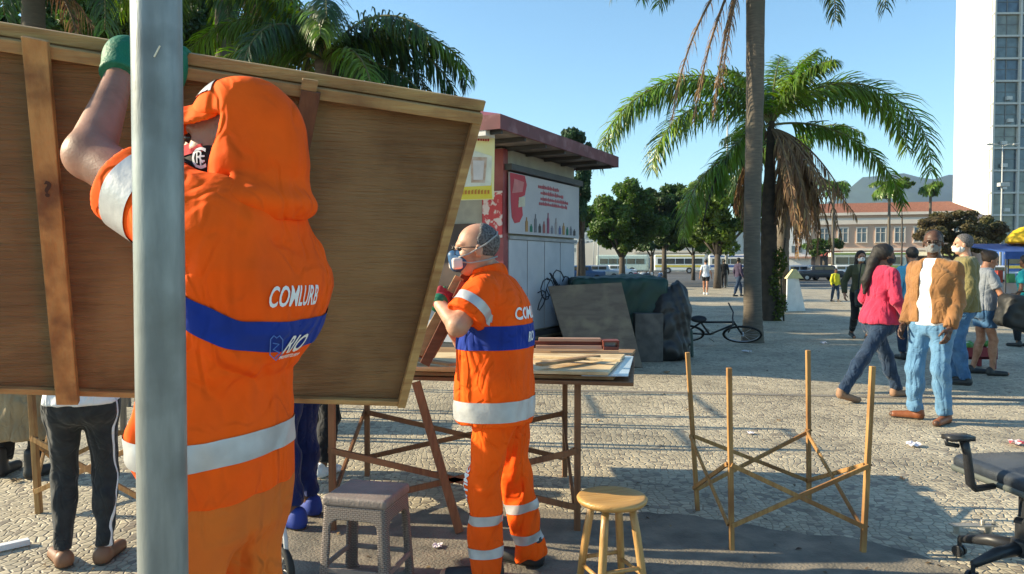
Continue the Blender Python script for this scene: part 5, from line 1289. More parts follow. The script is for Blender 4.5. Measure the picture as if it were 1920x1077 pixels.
# front: menu poster, dark opening, counter
kbox('counter', -.25, .02, .42, 3.4, .95, 1.02, DARKG); kbox('front_shutter', -.02, .02, .42, 3.4, .36, .93, SHUT)
kbox('window_opening', -.008, .02, .42, 3.4, 1.03, 2.0, mat('dark_interior', (.035,.03,.03), (.08,.05,.04), scale=3))
rg = random.Random(9)
for i in range(16):
    mb = MB(); b_ = .5+i*.17; hh = .12+rg.random()*.16; q = KP(-.10-.05*rg.random(), b_, 1.02); mb.lathe(q, [(.035,0),(.04,.02),(.04,hh*.7),(.018,hh*.85),(.018,hh)], 10); tag(mb.build('bottle', mat('goods_%s' % 'abcd'[i%4], [(.4,.05,.05),(.45,.3,.05),(.05,.2,.1),(.4,.35,.3)][i%4], rough=.3), None, smooth=True), 'one of the bottles on the kiosk front counter, behind the raised board', 'bottle', 'bottles on the kiosk counter')
kshape2 = None
# red and white strip sign beside the pillar
kbox('side_poster', -.05, -.035, -.02, .28, 1.80, 2.42, mat('poster_red_white', (.45,.05,.06), (.6,.5,.5), scale=9, fac=(.5,.55)))
# roof: fascia on four sides + shallow hipped top
E0, E1, B0, B1 = -1.32, LEN+.22, -.62, WID+.6
ez = 3.02
E0 = -1.2
FASC = mat('fascia_maroon', (.13,.028,.034), (.09,.02,.026), rough=.55, scale=4, c3=(.20,.09,.10), s3=5)
mb = MB(); mb.hexa([KP(E0,B0,ez),KP(E1,B0,ez),KP(E1,B1,ez),KP(E0,B1,ez),KP(E0,B0,ez+.05),KP(E1,B0,ez+.05),KP(E1,B1,ez+.05),KP(E0,B1,ez+.05)])
def rec(o):
    bm = bmesh.new(); bm.from_mesh(o.data); bmesh.ops.recalc_face_normals(bm, faces=bm.faces); bm.to_mesh(o.data); bm.free(); return o
rec(mb.build('soffit', mat('soffit_grey', (.16,.15,.15), (.11,.1,.1), c3=(.25,.22,.2), s3=4), kq))
for (a0, a1, b0, b1) in ((E0-.03,E1+.03,B0-.03,B0),(E0-.03,E1+.03,B1,B1+.03),(E0-.03,E0,B0,B1),(E1,E1+.03,B0,B1)): kbox('fascia', a0, a1, b0, b1, ez-.02, ez+.15, FASC)
mb = MB(); i_ = 1.0
mb.add([KP(E0-.02,B0-.02,ez+.152),KP(E1+.02,B0-.02,ez+.152),KP(E1+.02,B1+.02,ez+.152),KP(E0-.02,B1+.02,ez+.152),KP(E0+i_,B0+i_,ez+.48),KP(E1-i_,B0+i_,ez+.48),KP(E1-i_,B1-i_,ez+.48),KP(E0+i_,B1-i_,ez+.48)], [(0,1,5,4),(1,2,6,5),(2,3,7,6),(3,0,4,7),(4,5,6,7),(3,2,1,0)])
rec(mb.build('roof', mat('roof_red', (.25,.05,.05), (.18,.04,.045), rough=.5), kq))
for i in range(7): mb = MB(); mb.bar(KP(E0+.1+i*.6, B0+.02, ez-.03), KP(E0+.1+i*.6, 0.0, ez-.03), .04, .05); mb.build('rafter', DARKG, kq)
kbox('box_sign', -1.22, -1.0, -.45, .3, 3.02-.0-.08, 3.04-.02, mat('white_gutter', (.62,.6,.58)))
# hanging yellow menu sign
Y0 = 8.9
a_, b_, c_, d_ = V(862,375,Y0), V(926,374,Y0+.1), V(928,244,Y0+.1), V(868,240,Y0)
sg = empty('menu_sign', 'yellow and white menu sign hanging in the sun at the kiosk corner', 'sign', (a_+b_)/2)
a_ = V(820,377,Y0-.05); d_ = V(828,236,Y0-.05)
def SP(u, v, n=0): 
    p = a_*(1-u)*(1-v)+b_*u*(1-v)+c_*u*v+d_*(1-u)*v; nn = (b_-a_).cross(d_-a_).normalized(); nn = nn if nn.y < 0 else -nn; return p+nn*n
def splate(nm, pts, m, n0, n1, par=None):
    k_ = len(pts); vs = [SP(u,v,n1) for u,v in pts]+[SP(u,v,n0) for u,v in pts]; mb = MB(); mb.add(vs, [list(range(k_)), [k_+i for i in range(k_)][::-1]]+[[i,k_+i,k_+(i+1)%k_,(i+1)%k_] for i in range(k_)]); return rec(mb.build(nm, m, par or sg))
splate('panel', [(0,0),(1,0),(1,1),(0,1)], mat('sign_white', (.80,.70,.30), (.78,.72,.42), rough=.4), -.03, 0)
splate('yellow_field', [(.02,.01),(.97,.01),(.95,.24),(.86,.30),(.5,.55),(.45,.75),(.02,.80)], mat('sign_yellow', (.72,.52,.02), (.78,.62,.10), rough=.4, scale=3), .0005, .004)
splate('white_field', [(.35,.18),(.94,.20),(.95,.62),(.55,.70),(.35,.5)], mat('sign_cream', (.78,.74,.60)), .005, .008)
splate('glass_picture', [(.58,.24),(.83,.24),(.86,.60),(.55,.60)], mat('sign_glass_brown', (.45,.25,.15), (.6,.45,.35), scale=12), .009, .012)
splate('glass_picture', [(.62,.28),(.79,.28),(.81,.55),(.60,.55)], mat('sign_glass_pale', (.7,.6,.55)), .013, .015)
rg = random.Random(2)
for j in range(9): splate('sign_strokes', [(.50+j*.045,.83),(.53+j*.045,.83),(.53+j*.045,.885+.02*rg.random()),(.50+j*.045,.88)], REDP, .009, .012)
for j in range(11): splate('sign_strokes', [(.30+j*.058,.08),(.335+j*.058,.08),(.335+j*.058,.13+.02*rg.random()),(.30+j*.058,.13)], mat('sign_orange', (.6,.22,.03)), .009, .012)
mb = MB(); mb.tube([c_+Vector((-.05,0,0)), c_+Vector((-.05,.1,.18))], .01, 6); mb.tube([d_+Vector((.05,0,0)), d_+Vector((.05,.1,.2))], .01, 6); mb.build('hanger', DARKG, sg)

# plywood leaning beside the kiosk, green covered crates, black bags
OLDPLY = mat('weathered_plywood', (.155,.125,.095), (.115,.09,.07), rough=.8, scale=4, detail=7, stretch=(1,1,4), bump=.3, bscale=20, c3=(.20,.165,.115), s3=4)
q = [V(1068,672,10.3), V(1205,690,10.35), V(1165,530,10.75), V(1028,537,10.7)]
nn = (q[1]-q[0]).cross(q[3]-q[0]).normalized(); nn = nn if nn.y < 0 else -nn
mb = MB(); mb.add([p for p in q]+[p-nn*.04 for p in q], [(0,1,2,3),(7,6,5,4),(0,4,5,1),(1,5,6,2),(2,6,7,3),(3,7,4,0)]); lpw = rec(mb.build('leaning_board', OLDPLY)); tag(lpw, 'weathered grey-brown plywood panel leaning beside the kiosk', 'board')
mb = MB()
for (px, py) in ((1115,612),(1132,606),(1155,607),(1098,614)): 
    p_ = V(px, py, 10.0); 
    t_ = (q[0]-Vector((0,0,CAMH))).dot(nn)/((p_-Vector((0,0,CAMH))).dot(nn)); c_ = Vector((0,0,CAMH))+(p_-Vector((0,0,CAMH)))*t_
    X_ = (q[1]-q[0]).normalized(); mb.lathe(c_+nn*.001, [(.045,0),(.04,.004),(.01,.006)], 12, X_, nn.cross(X_), nn)
mb.build('stain', mat('dark_stain', (.04,.03,.025)), lpw)
gc = empty('covered_crates', 'crates under a dark green tarpaulin behind the leaning plywood panel', 'crates', (1.75,11.5,0))
tv_ = sdf_mesh(lambda P: smin(rbox(P, (0,0,.62), (.72,.45,.62), .06), ell(P, (.2,0,1.1), (.5,.4,.18)), .1)+wrinkle(P, .018, .7, 3), (-1,-.7,-.05), (1,.7,1.5), .03)
mesh('tarpaulin', tv_[0]+np.array((1.62,11.6,0)), tv_[1], mat('green_tarp', (.012,.05,.035), (.01,.035,.03), rough=.5, bump=.3, bscale=6), gc, smooth=True)
mb = MB()
mb.box((2.02,11.12,.36), (.42,.3,.72)); mb.build('crate', mat('crate_grey', (.10,.095,.09), (.07,.065,.06), scale=9, c3=(.14,.125,.11), s3=4), gc, bevel=.012)
bgv = sdf_mesh(lambda P: smin(smin(ell(P, (0,0,.45), (.30,.32,.55)), ell(P, (.28,0,.55), (.26,.25,.5)), .1), ell(P, (.1,.0,.15), (.42,.35,.22)), .1)+wrinkle(P, .03, .8, 5), (-.6,-.5,-.05), (.8,.5,1.2), .03)
tag(mesh('rubbish_bags', np.c_[bgv[0][:,:2]*np.array([.8,.9])+np.array((2.28,11.3)), np.maximum(bgv[0][:,2],0)*1.13], bgv[1], mat('black_bag', (.012,.012,.013), (.014,.014,.015), rough=.5, spec=.6), None, smooth=True), 'heap of black sacks slumped against the green tarpaulin by the kiosk', 'sacks')

# ---------------------------------------------------------------- palms
PALM = mat('palm_leaf', (.15,.24,.024), (.075,.15,.018), rough=.38, scale=1.2, spec=.6, rnd=.45, trans=.35)
PALMD = mat('palm_leaf_dark', (.04,.085,.02), (.025,.06,.014), rough=.45, scale=1.2, spec=.5, rnd=.4, trans=.25)
DEAD = mat('palm_leaf_dead', (.26,.16,.08), (.17,.10,.05), rough=.8, scale=2, rnd=.4, trans=.2)
RACH = mat('palm_stem', (.10,.12,.03), (.13,.10,.04), rough=.6)
BARK = mat('palm_bark', (.155,.125,.095), (.10,.082,.064), rough=.85, scale=3, detail=7, stretch=(2,2,14), bump=.6, bscale=5, bstretch=(2,2,22), c3=(.10,.09,.07), s3=2)
def frond(origin, az, el, length, droop, m, par, name='frond', leaf=.48, n=62, curl=1.0, wd=.030, rr=None, gap=0.12, hang=.8, twist=0):
    rr = rr or random.Random(int(az*57+el*99+length*31)); P = Vector(origin); az = R(az); el = R(el); pts = [P.copy()]; k = 26; dl = length/k
    dirs = []
    for i in range(k):
        t = i/k; e = el-R(droop)*(t**curl); d = Vector((math.cos(az)*math.cos(e), math.sin(az)*math.cos(e), math.sin(e))); P = P+d*dl; pts.append(P.copy()); dirs.append(d); az += twist/k
    dirs.append(dirs[-1])
    V_ = []; F_ = []; Rn = []
    side0 = Vector((-math.sin(az), math.cos(az), 0))
    for j in range(n):
        t = gap+(1-gap)*j/(n-1); f = t*k; i = min(int(f), k-1); u = f-i; p = pts[i]*(1-u)+pts[i+1]*u; d = dirs[i]; up = side0.cross(d)*-1
        if up.z < 0: up = -up
        ln = leaf*(.55+.9*math.sin(math.pi*min(t*.85+.08,1)))*rr.uniform(.85,1.1)*(1-.25*t)
        for sd in (-1,1):
            for q_ in range(2 if m is not DEAD else 1):
                a = rr.uniform(-.5,.9) if q_ == 0 else rr.uniform(-1.0,.2)
                dr = (side0*sd*math.cos(a)+up*math.sin(a)+d*rr.uniform(.35,.8)).normalized()
                base = len(V_); q = p.copy(); w_ = wd*rr.uniform(.8,1.1); r1 = rr.random()
                wv = d.cross(dr).cross(dr).normalized() if q_ == 0 else d
                wv = (d-dr*d.dot(dr)).normalized()
                for s_ in range(4):
                    ww = w_*(.55,1,.75,.08)[s_]; V_ += [q-wv*ww*.5, q+wv*ww*.5]; Rn += [r1, r1]
                    dr = (dr+Vector((0,0,-hang*(.45+.2*s_)))).normalized(); q = q+dr*(ln/3)
                for s_ in range(3): b = base+s_*2; F_.append((b,b+1,b+3,b+2))
    nl = len(V_)
    mb = MB(); mb.tube(pts, [.030*(1-.85*i/k)+.004 for i in range(k+1)], 5)
    o = mesh(name, V_, F_, m, par, rnd=Rn)
    mb.build('rachis', RACH if m is not DEAD else mat('dead_stem', (.16,.10,.055)), o, smooth=True)
    return o
def trunk(pts, rs, m, par, nm='trunk', rings=True, n=18):
    mb = MB(); P = []; Q = []
    k = 60
    for i in range(k+1):
        f = i/k*(len(pts)-1); a = min(int(f), len(pts)-2); u = f-a; P.append(Vector(pts[a])*(1-u)+Vector(pts[a+1])*u)
        Q.append((rs[a]*(1-u)+rs[a+1]*u)*(1+(.035 if (i%3 == 0 and rings) else 0)+.012*math.sin(i*1.7)))
    return mb.tube(P, Q, n).build(nm, m, par, smooth=True)
# tall palm
pb_ = G(1411,642); tp = empty('tall_palm', 'tall palm with smooth grey trunk rising out of the frame, bicycle at its foot', 'palm tree', (pb_.x, pb_.y, 0))
tx = V(1411,0,pb_.y); topz = 7.35
tcr = Vector((tx.x+.05, pb_.y, topz))
trunk([(pb_.x,pb_.y,-.02),(pb_.x,pb_.y,.5),(pb_.x-.03,pb_.y,2),(pb_.x,pb_.y,4.5),tcr], [.21,.165,.145,.155,.17], BARK, tp)
for az, el, ln, dr in ((12,42,3.9,140),(352,38,3.6,135),(30,30,3.2,125),(185,40,3.8,138),(178,45,3.3,135),(160,60,3.3,140),(205,50,3.2,140),(140,40,3.0,120),(2,48,3.3,140),(20,55,3.2,135),(340,40,3.2,130),(45,60,3,120),(90,55,3,110),(270,60,3,120),(300,50,3.2,130),(240,45,3.1,130),(120,30,3,90)):
    frond(tcr+Vector((0,0,.25)), az, el, ln, dr, PALMD, tp, leaf=.5, n=54)
for az, el, ln, dr in ((190,-48,3.6,36),(183,-62,3.4,22),(200,-70,2.6,15),(172,-72,3.2,14)):
    frond(tcr+Vector((-.1,0,-.1)), az, el, ln, dr, DEAD, tp, leaf=.30, n=44, name='dead_frond', hang=1.6, wd=.022, gap=.3)
# second palm
p2 = Vector((6.62,19.2,0)); sp = empty('spreading_palm', 'lower palm with wide arching fronds and skirt of dead leaves, behind the tall palm', 'palm tree', p2)
c2 = V(1446,235,19.2)
trunk([p2+Vector((0,0,-.02)), p2+Vector((-.02,0,1.2)), p2+Vector((-.03,0,3)), c2+Vector((0,0,.1))], [.28,.22,.17,.08], mat('dark_bark', (.07,.05,.035), (.04,.03,.022), scale=8, bump=.6, bscale=12, rough=.9), sp)
for az, el, ln, dr, m_, lf in ((183,54,5.9,138,PALM,.78),(175,64,5.6,150,PALM,.72),(194,40,4.3,125,PALM,.74),(-3,56,5.7,152,PALM,.80),(6,62,5.0,146,PALM,.72),(-8,8,4.2,85,PALM,.56),
        (60,84,2.4,50,PALM,.5),(150,82,2.1,60,PALM,.5),(20,78,2.6,50,PALM,.5),(300,72,2.4,80,PALM,.5),(90,40,3.2,110,PALMD,.55),(200,-12,2.6,70,PALM,.6)):
    frond(c2, az, el, ln, dr, m_, sp, leaf=lf, n=86, wd=.042, hang=.62)
rg = random.Random(4)
for i in range(34):
    a = rg.uniform(-80,50) if i%4 else rg.uniform(110,300); ln = rg.uniform(2.0,3.7)
    frond(c2+Vector((0,0,-.15)), a, rg.uniform(-20,15), ln, rg.uniform(75,100), DEAD, sp, leaf=.36, n=34, name='dead_frond', hang=2.0, curl=.3, wd=.05, gap=.2)
# bare arching stem left of the trunks
mb = MB(); mb.tube([V(1420,275,19), V(1395,280,18.8), V(1365,300,18.6), V(1342,335,18.5), V(1325,385,18.4), V(1315,440,18.4)], [.03,.03,.028,.025,.02,.012], 6); mb.build('bare_stem', mat('dead_stem_dark', (.04,.03,.025)), sp, smooth=True)
frond(V(1400,285,18.9), 195, -10, 3.0, 85, PALM, sp, leaf=.6, n=60, wd=.04)
frond(V(1410,290,19.2), 170, -12, 2.8, 80, PALM, sp, leaf=.6, n=60, wd=.04)
# third trunk with ivy
p3 = G(1464,582); tp3 = empty('short_palm', 'palm with pale bark and brown hanging fronds, right of the ivy-covered trunk', 'palm tree', p3)
c3_ = V(1480,290,p3.y)
trunk([p3+Vector((0,0,-.02)), p3+Vector((.02,0,2)), c3_], [.26,.2,.17], BARK, tp3)
for i in range(9): frond(c3_, rg.uniform(-180,180), rg.uniform(20,70), 2.6, rg.uniform(90,130), PALM if i%2 else PALMD, tp3, leaf=.5, n=44, wd=.045)
for i in range(12): frond(c3_+Vector((0,0,-.2)), rg.uniform(-60,80), rg.uniform(-40,0), rg.uniform(2.0,3.2), rg.uniform(55,85), DEAD, tp3, leaf=.36, n=30, name='dead_frond', hang=2.0, curl=.35, wd=.05, gap=.25)
def leaf_mesh(centers, radii, n, size, rr, squash=1.0, shell=.55, droop=0.0):
    """many small leaves through the volume of each clump"""
    V_ = np.zeros((n*4,3)); ks = rr.integers(0, len(centers), n); C = np.array(centers)[ks]; Rr = np.array(radii)[ks]
    d = rr.normal(size=(n,3)); d /= np.linalg.norm(d, axis=1)[:,None]
    rad = (shell+(1-shell)*rr.random(n))**.7*(1+.12*rr.normal(size=n))
    P = C+d*rad[:,None]*Rr
    a = rr.normal(size=(n,3)); a[:,2] -= droop; a /= np.linalg.norm(a, axis=1)[:,None]
    nr = d+rr.normal(size=(n,3))*.7; b = np.cross(nr, a); b /= np.linalg.norm(b, axis=1)[:,None]
    s = (size*(.6+.8*rr.random(n)))[:,None]
    V_[0::4] = P-a*s; V_[1::4] = P-b*s*.5; V_[2::4] = P+a*s; V_[3::4] = P+b*s*.5
    F_ = np.arange(n*4).reshape(n,4); lum = np.clip(.5+.25*rr.normal(size=n), 0, 1); cl = rr.random(len(centers))[ks]
    return V_, F_, np.repeat(np.clip(lum*.6+cl*.4, 0, 1), 4)
iv = empty('ivy', 'green and yellowish creeper climbing the dark palm trunk', 'climbing plant', p2+Vector((0,-.3,0)))
cc_ = [(p2.x+.10*math.sin(i*1.3)+.12, p2.y-.26, .15+i*.22) for i in range(10)]
lv = leaf_mesh(cc_[:8], [(.15,.12,.18)]*8, 700, .05, rng); mesh('foliage', lv[0], lv[1], mat('ivy_leaf', (.10,.13,.02), (.05,.08,.015), rnd=.4, trans=.3), iv, rnd=lv[2])
mb = MB(); mb.tube([(p2.x+.28,p2.y-.28,0),(p2.x+.2,p2.y-.28,1),(p2.x+.3,p2.y-.26,2.1)], .02, 6); mb.build('stem', mat('vine_stem', (.08,.06,.04)), iv, smooth=True)

# palms at top left, behind the board
def palm_random(label, base, cz, nf, ln, m_list, leaf=.5, seed=1, rad=.2, lean=0, dead=3, wd=.035, n=56, elr=(5,80), extra=()):
    b = Vector((base[0], base[1], 0)); r_ = random.Random(seed); e = empty('palm_tree', label, 'palm tree', b); c = b+Vector((lean,0,cz))
    trunk([b+Vector((0,0,-.02)), b+Vector((lean*.3,0,cz*.5)), c], [rad*1.3,rad,rad*.95], BARK, e)
    for i in range(nf): frond(c, 360*i/nf+r_.uniform(-12,12), r_.uniform(*elr), ln*r_.uniform(.85,1.1), r_.uniform(85,140), m_list[i%len(m_list)], e, leaf=leaf, n=n, wd=wd, rr=r_)
    for i in range(dead): frond(c+Vector((0,0,-.2)), r_.uniform(0,360), -30, ln*.6, 50, DEAD, e, leaf=leaf*.7, n=30, name='dead_frond', hang=1.8, rr=r_)
    for a in extra: frond(c, *a, e, leaf=leaf, n=n+14, wd=wd, rr=r_)
    return e
cL_ = V(610,85,13.5)
palm_random('palm behind the raised board with fronds arching over its right half', (cL_.x, 13.5), cL_.z-.3, 16, 2.9, [PALM, PALMD], seed=11, extra=((-2,38,3.1,120,PALMD),(-12,8,2.6,75,PALMD),(8,55,3.2,130,PALMD),(186,30,3.0,100,PALM),(175,60,3.2,120,PALM)))
cL2 = V(420,-60,16)
palm_random('palm behind the grey pole, its crown half above the frame', (cL2.x,16), cL2.z, 15, 3.4, [PALMD, PALM], seed=5, leaf=.55)
cL3 = V(60,-90,14)
palm_random('palm at the top left corner behind the raised board', (cL3.x,14), cL3.z, 16, 3.6, [PALM, PALMD], seed=8, leaf=.6)
cL4 = V(-250,-40,18)
palm_random('palm beyond the left edge, fronds entering at the top left', (cL4.x,18), cL4.z, 14, 3.6, [PALMD], seed=9, leaf=.6)

# ---------------------------------------------------------------- broadleaf trees
def tree(label, base, blobs, n, size, mleaf, seed=1, tr=.2, th=None, name='tree', m_b=None, droop=0.0):
    """blobs: (px, py, Y offset, rx, rz) clumps in metres around the crown"""
    r_ = np.random.default_rng(seed); b = Vector((base[0], base[1], 0)); e = empty(name, label, 'tree', b)
    m_b = m_b or mat('tree_bark', (.09,.07,.055), (.06,.05,.04), rough=.9, scale=6, bump=.4, bscale=20)
    cs = [np.array(c[:3]) for c in blobs]; rad = [np.array((c[3],c[3],c[4])) for c in blobs]
    # break every clump into sub-clumps for an uneven outline
    C2 = []; R2 = []
    for c, rd in zip(cs, rad):
        for _ in range(20):
            d = r_.normal(size=3); d /= np.linalg.norm(d); C2.append(c+d*rd*.95*r_.random()**.4); R2.append(rd*r_.uniform(.18,.42))
    lo_z = min(c[2]-r[2]*.6 for c, r in zip(cs, rad)); fork = Vector((b.x, b.y, max(.6, lo_z*.75)))
    tr = tr*.75; mb = MB(); mb.tube([b+Vector((0,0,-.02)), b+Vector((0.02,0,fork.z*.5)), fork], [tr*1.25, tr, tr*.85], 10)
    for c in cs:
        mid = (fork+Vector(c))/2+Vector((r_.uniform(-.2,.2), r_.uniform(-.2,.2), .1)); mb.tube([fork-Vector((0,0,.15)), mid, Vector(c)], [tr*.55, tr*.35, tr*.1], 7)
    mb.build('trunk', m_b, e, smooth=True)
    lv = leaf_mesh(C2, R2, int(n*2.6), size*.62, r_, droop=droop); mesh('crown', lv[0], lv[1], mleaf, e, rnd=lv[2])
    return e
LF_G = mat('leaf_green', (.08,.14,.022), (.045,.09,.016), rough=.5, rnd=.5, trans=.32, scale=.6)
LF_D = mat('leaf_dark', (.05,.09,.02), (.03,.06,.015), rough=.5, rnd=.5, trans=.25, scale=.6)
LF_Y = mat('leaf_yellow_green', (.11,.16,.022), (.06,.11,.016), rough=.55, rnd=.45, trans=.3, scale=.6)
LF_B = mat('leaf_brownish', (.10,.10,.035), (.09,.065,.03), rough=.6, rnd=.5, trans=.25, scale=.8)
def vb(px, py, Y, rpx, rpz): p = V(px, py, Y); return (p.x, p.y, p.z, rpx*Y/1400, rpz*Y/1400)
tb = G(1166,521)
tree('round dark green tree right of the kiosk, before the cream hall', (V(1166,500,52).x,52), [vb(1185,372,52,46,34), vb(1145,402,51,44,36), vb(1210,420,53,44,38), vb(1170,448,52,40,28), vb(1130,430,52,26,28)], 17000, .20, LF_G, 3, .3)
tree('green tree in the middle distance between the round dark tree and the tall palm', (V(1245,500,56).x,56), [vb(1235,385,56,40,28), vb(1272,378,57,40,28), vb(1250,428,56,44,28), vb(1292,410,57,38,34)], 15000, .20, LF_D, 4, .26)
tree('bright yellow-green tree just left of the palm trunks', (V(1345,500,44).x,44), [vb(1335,358,44,48,36), vb(1375,375,45,50,42), vb(1320,405,44,42,36), vb(1362,432,44,50,40), vb(1425,395,46,50,50), vb(1345,335,45,28,16), vb(1310,440,45,26,22)], 21000, .19, LF_Y, 5, .26)
tree('smaller tree filling the gap between the round dark tree and its right neighbour', (V(1222,500,64).x,64), [vb(1218,410,64,34,34), vb(1228,450,64,34,26), vb(1195,440,65,30,26)], 9000, .2, LF_D, 41, .2)
tree('low green tree right of the two darker trees, before the cream hall', (V(1300,500,66).x,66), [vb(1295,405,66,36,34), vb(1310,445,66,38,30), vb(1275,450,67,30,22)], 9000, .2, LF_G, 42, .2)
tree('unseen dense tree added behind the kiosk and the raised board to shade the middle of the plaza', (-3.2,17.2), [(-3.6,17.0,3.9,1.7,1.3),(-1.9,18.0,3.6,1.5,1.1),(-5.2,16.2,3.9,1.4,1.2)], 9000, .13, LF_D, 31, .22)  # added out of sight so its crown shades the middle of the plaza
tree('unseen bushy tree added behind the kiosk for plaza shade, farther than the dense one', (-3.9,21.2), [(-3.4,20.8,4.3,1.8,1.6),(-5.6,21.6,4.4,1.8,1.6),(-4.4,22.0,3.4,1.6,1.0)], 9000, .15, LF_G, 51, .22)  # put in unseen to widen the shade on the paving
tree('farthest of the unseen trees added behind the kiosk, its shade crossing the plaza', (-4.0,25.6), [(-3.2,25.0,4.5,2.0,1.7),(-5.6,26.2,4.8,2.0,1.8),(-4.2,27.2,3.8,1.8,1.2)], 10000, .16, LF_D, 52, .24)  # also unseen, added to carry the shade farther back
tree('unseen bushy tree added behind the raised board for plaza shade, left of the palm trunk', (-6.3,14.6), [(-6.3,14.6,3.6,1.5,1.2),(-7.5,15.4,4.0,1.4,1.2)], 6000, .13, LF_G, 32, .2)  # unseen tree, added for its shade on the plaza
tree('tall narrow bluish-green tree sticking out behind the kiosk roof', (V(1092,500,30).x,30), [vb(1070,265,30,24,20), vb(1092,300,30,20,36), vb(1095,345,30,18,40), vb(1080,385,30,22,40)], 9000, .16, mat('leaf_bluish', (.05,.10,.045), (.03,.07,.03), rnd=.4, trans=.2), 6, .15, name='slender_tree', droop=1.5)
tree('low bushy tree beside the kiosk, behind the slender tree', (V(1085,500,60).x,60), [vb(1100,400,60,34,22), vb(1090,420,60,30,18)], 4500, .2, LF_G, 7, .2)
tree('brownish-green tree behind the heads of the two men at right', (V(1790,500,46).x,46), [vb(1745,430,46,38,24), vb(1790,418,46,42,24), vb(1840,430,47,36,24), vb(1800,455,46,55,22), vb(1860,445,47,22,16)], 15000, .16, LF_B, 8, .22)
tree('small round tree in front of the pink building', (V(1545,505,85).x,85), [vb(1535,462,85,24,14), vb(1560,460,85,22,12)], 4500, .24, LF_G, 9, .25)
tree('dark leafy tree behind the raised board, left of the right-hand palm', (V(450,500,20).x,20), [vb(400,70,20,90,60), vb(470,110,20,80,50), vb(520,60,20,60,50), vb(380,20,21,80,60)], 16000, .13, LF_D, 10, .25)
tree('broad green tree at the top left behind the palms', (V(120,500,22).x,22), [vb(60,40,22,110,60), vb(170,60,22,100,60), vb(240,20,22,90,60), vb(-60,60,22,90,70)], 20000, .14, LF_G, 12, .25)
tree('bushy tree far left behind the raised board, hidden trunk', (-9.5,24), [(-9.5,24,6.5,2.2,1.8),(-7.6,24.5,5.5,1.6,1.4),(-11,24,5.6,1.8,1.5)], 9000, .15, LF_G, 13, .25)
tree('leafy tree at left behind the board that shades the plaza beyond the kiosk', (-6.0,32), [(-6.0,32,6.2,2.4,1.9),(-4.2,32.4,5.4,1.6,1.4)], 7000, .17, LF_D, 14, .25)
for i, (px, py, Y, lb) in enumerate(((1563,352,80,'leftmost of the three small palms above the pink building roof'),(1668,352,80,'middle of the three small palms above the pink building roof'),(1745,352,82,'rightmost of the three small palms above the pink building roof'))):
    c = V(px, py, Y); palm_random(lb, (c.x, Y), c.z, 12, 2.3 if i < 2 else 1.4, [PALM], leaf=.7, seed=20+i, dead=0, wd=.12, n=22, rad=.14)
c = V(1625,355,80); 
tree('light green crown between the small palms above the pink building', (V(1690,500,83).x,83), [vb(1690,345,83,22,10), vb(1655,365,83,16,8)], 1500, .28, LF_Y, 21, .12)

# ---------------------------------------------------------------- buildings
WHT = mat('tower_white', (.80,.78,.74), (.74,.72,.68), rough=.7, scale=.1, c3=(.68,.66,.62), s3=.3); GLS = mat('window_glass', (.05,.075,.10), (.09,.12,.14), rough=.12, scale=.25, spec=.8); CONC = mat('tower_frame', (.58,.57,.53), (.5,.49,.46), rough=.7)
TWY = 108; cnr = V(1852,415,TWY); lft = V(1785,400,TWY+5)
tw_ = empty('tower_block', 'tall white office tower with blank side wall and gridded windows at the right edge', 'office tower', (cnr.x, cnr.y, 0))
H_ = 64
A_ = Vector((lft.x, lft.y+6, -.1)); 
A_ = Vector((V(1786,400,TWY+9).x, TWY+9, -.13)); B_ = Vector((cnr.x, TWY, -.13)); fx = Vector((B_.y-A_.y, -(B_.x-A_.x)*-1, 0))
along = (A_-B_).normalized(); fr = Vector((along.y, -along.x, 0)); fr = fr if fr.x > 0 else -fr     # the window face runs to the right
Cx = B_+fr*34; D_ = A_+fr*34
mb = MB(); mb.add([A_,B_,Cx,D_]+[p+Vector((0,0,H_)) for p in (A_,B_,Cx,D_)], [(3,2,1,0),(4,5,6,7),(0,1,5,4),(1,2,6,5),(2,3,7,6),(3,0,4,7)]); rec(mb.build('wall', WHT, tw_))
nf = Vector((fr.y, -fr.x, 0)); nf = nf if nf.y < 0 else -nf
FLH = 41.3/1400*TWY; z0 = V(1857,404,TWY).z-2*FLH
mbs = MB(); mbm = MB(); acs = MB(); 
pw = 47/1400*TWY/fr.x
rg = random.Random(12)
nfl = 18
for i in range(nfl):
    z = z0+i*FLH
    mbs.box(B_+fr*17+nf*.25+Vector((0,0,z+.13)), (34,.5,.26), X=fr, Y=nf, Z=Vector((0,0,1)))
for j in range(11): mbm.box(B_+fr*(.25+j*pw*1.0)+nf*.30+Vector((0,0,31)), (.26,.55,61), X=fr, Y=nf, Z=Vector((0,0,1)))
mbs.build('floor_band', CONC, tw_); mbm.build('pier', CONC, tw_)
gl_ = [mat('tower_glass_%s' % 'abcd'[k], [(.07,.10,.13),(.14,.18,.19),(.22,.23,.19),(.09,.14,.19)][k], [(.03,.05,.06),(.07,.09,.09),(.12,.12,.10),(.05,.07,.1)][k], rough=.15, scale=.8, spec=.8) for k in range(4)]
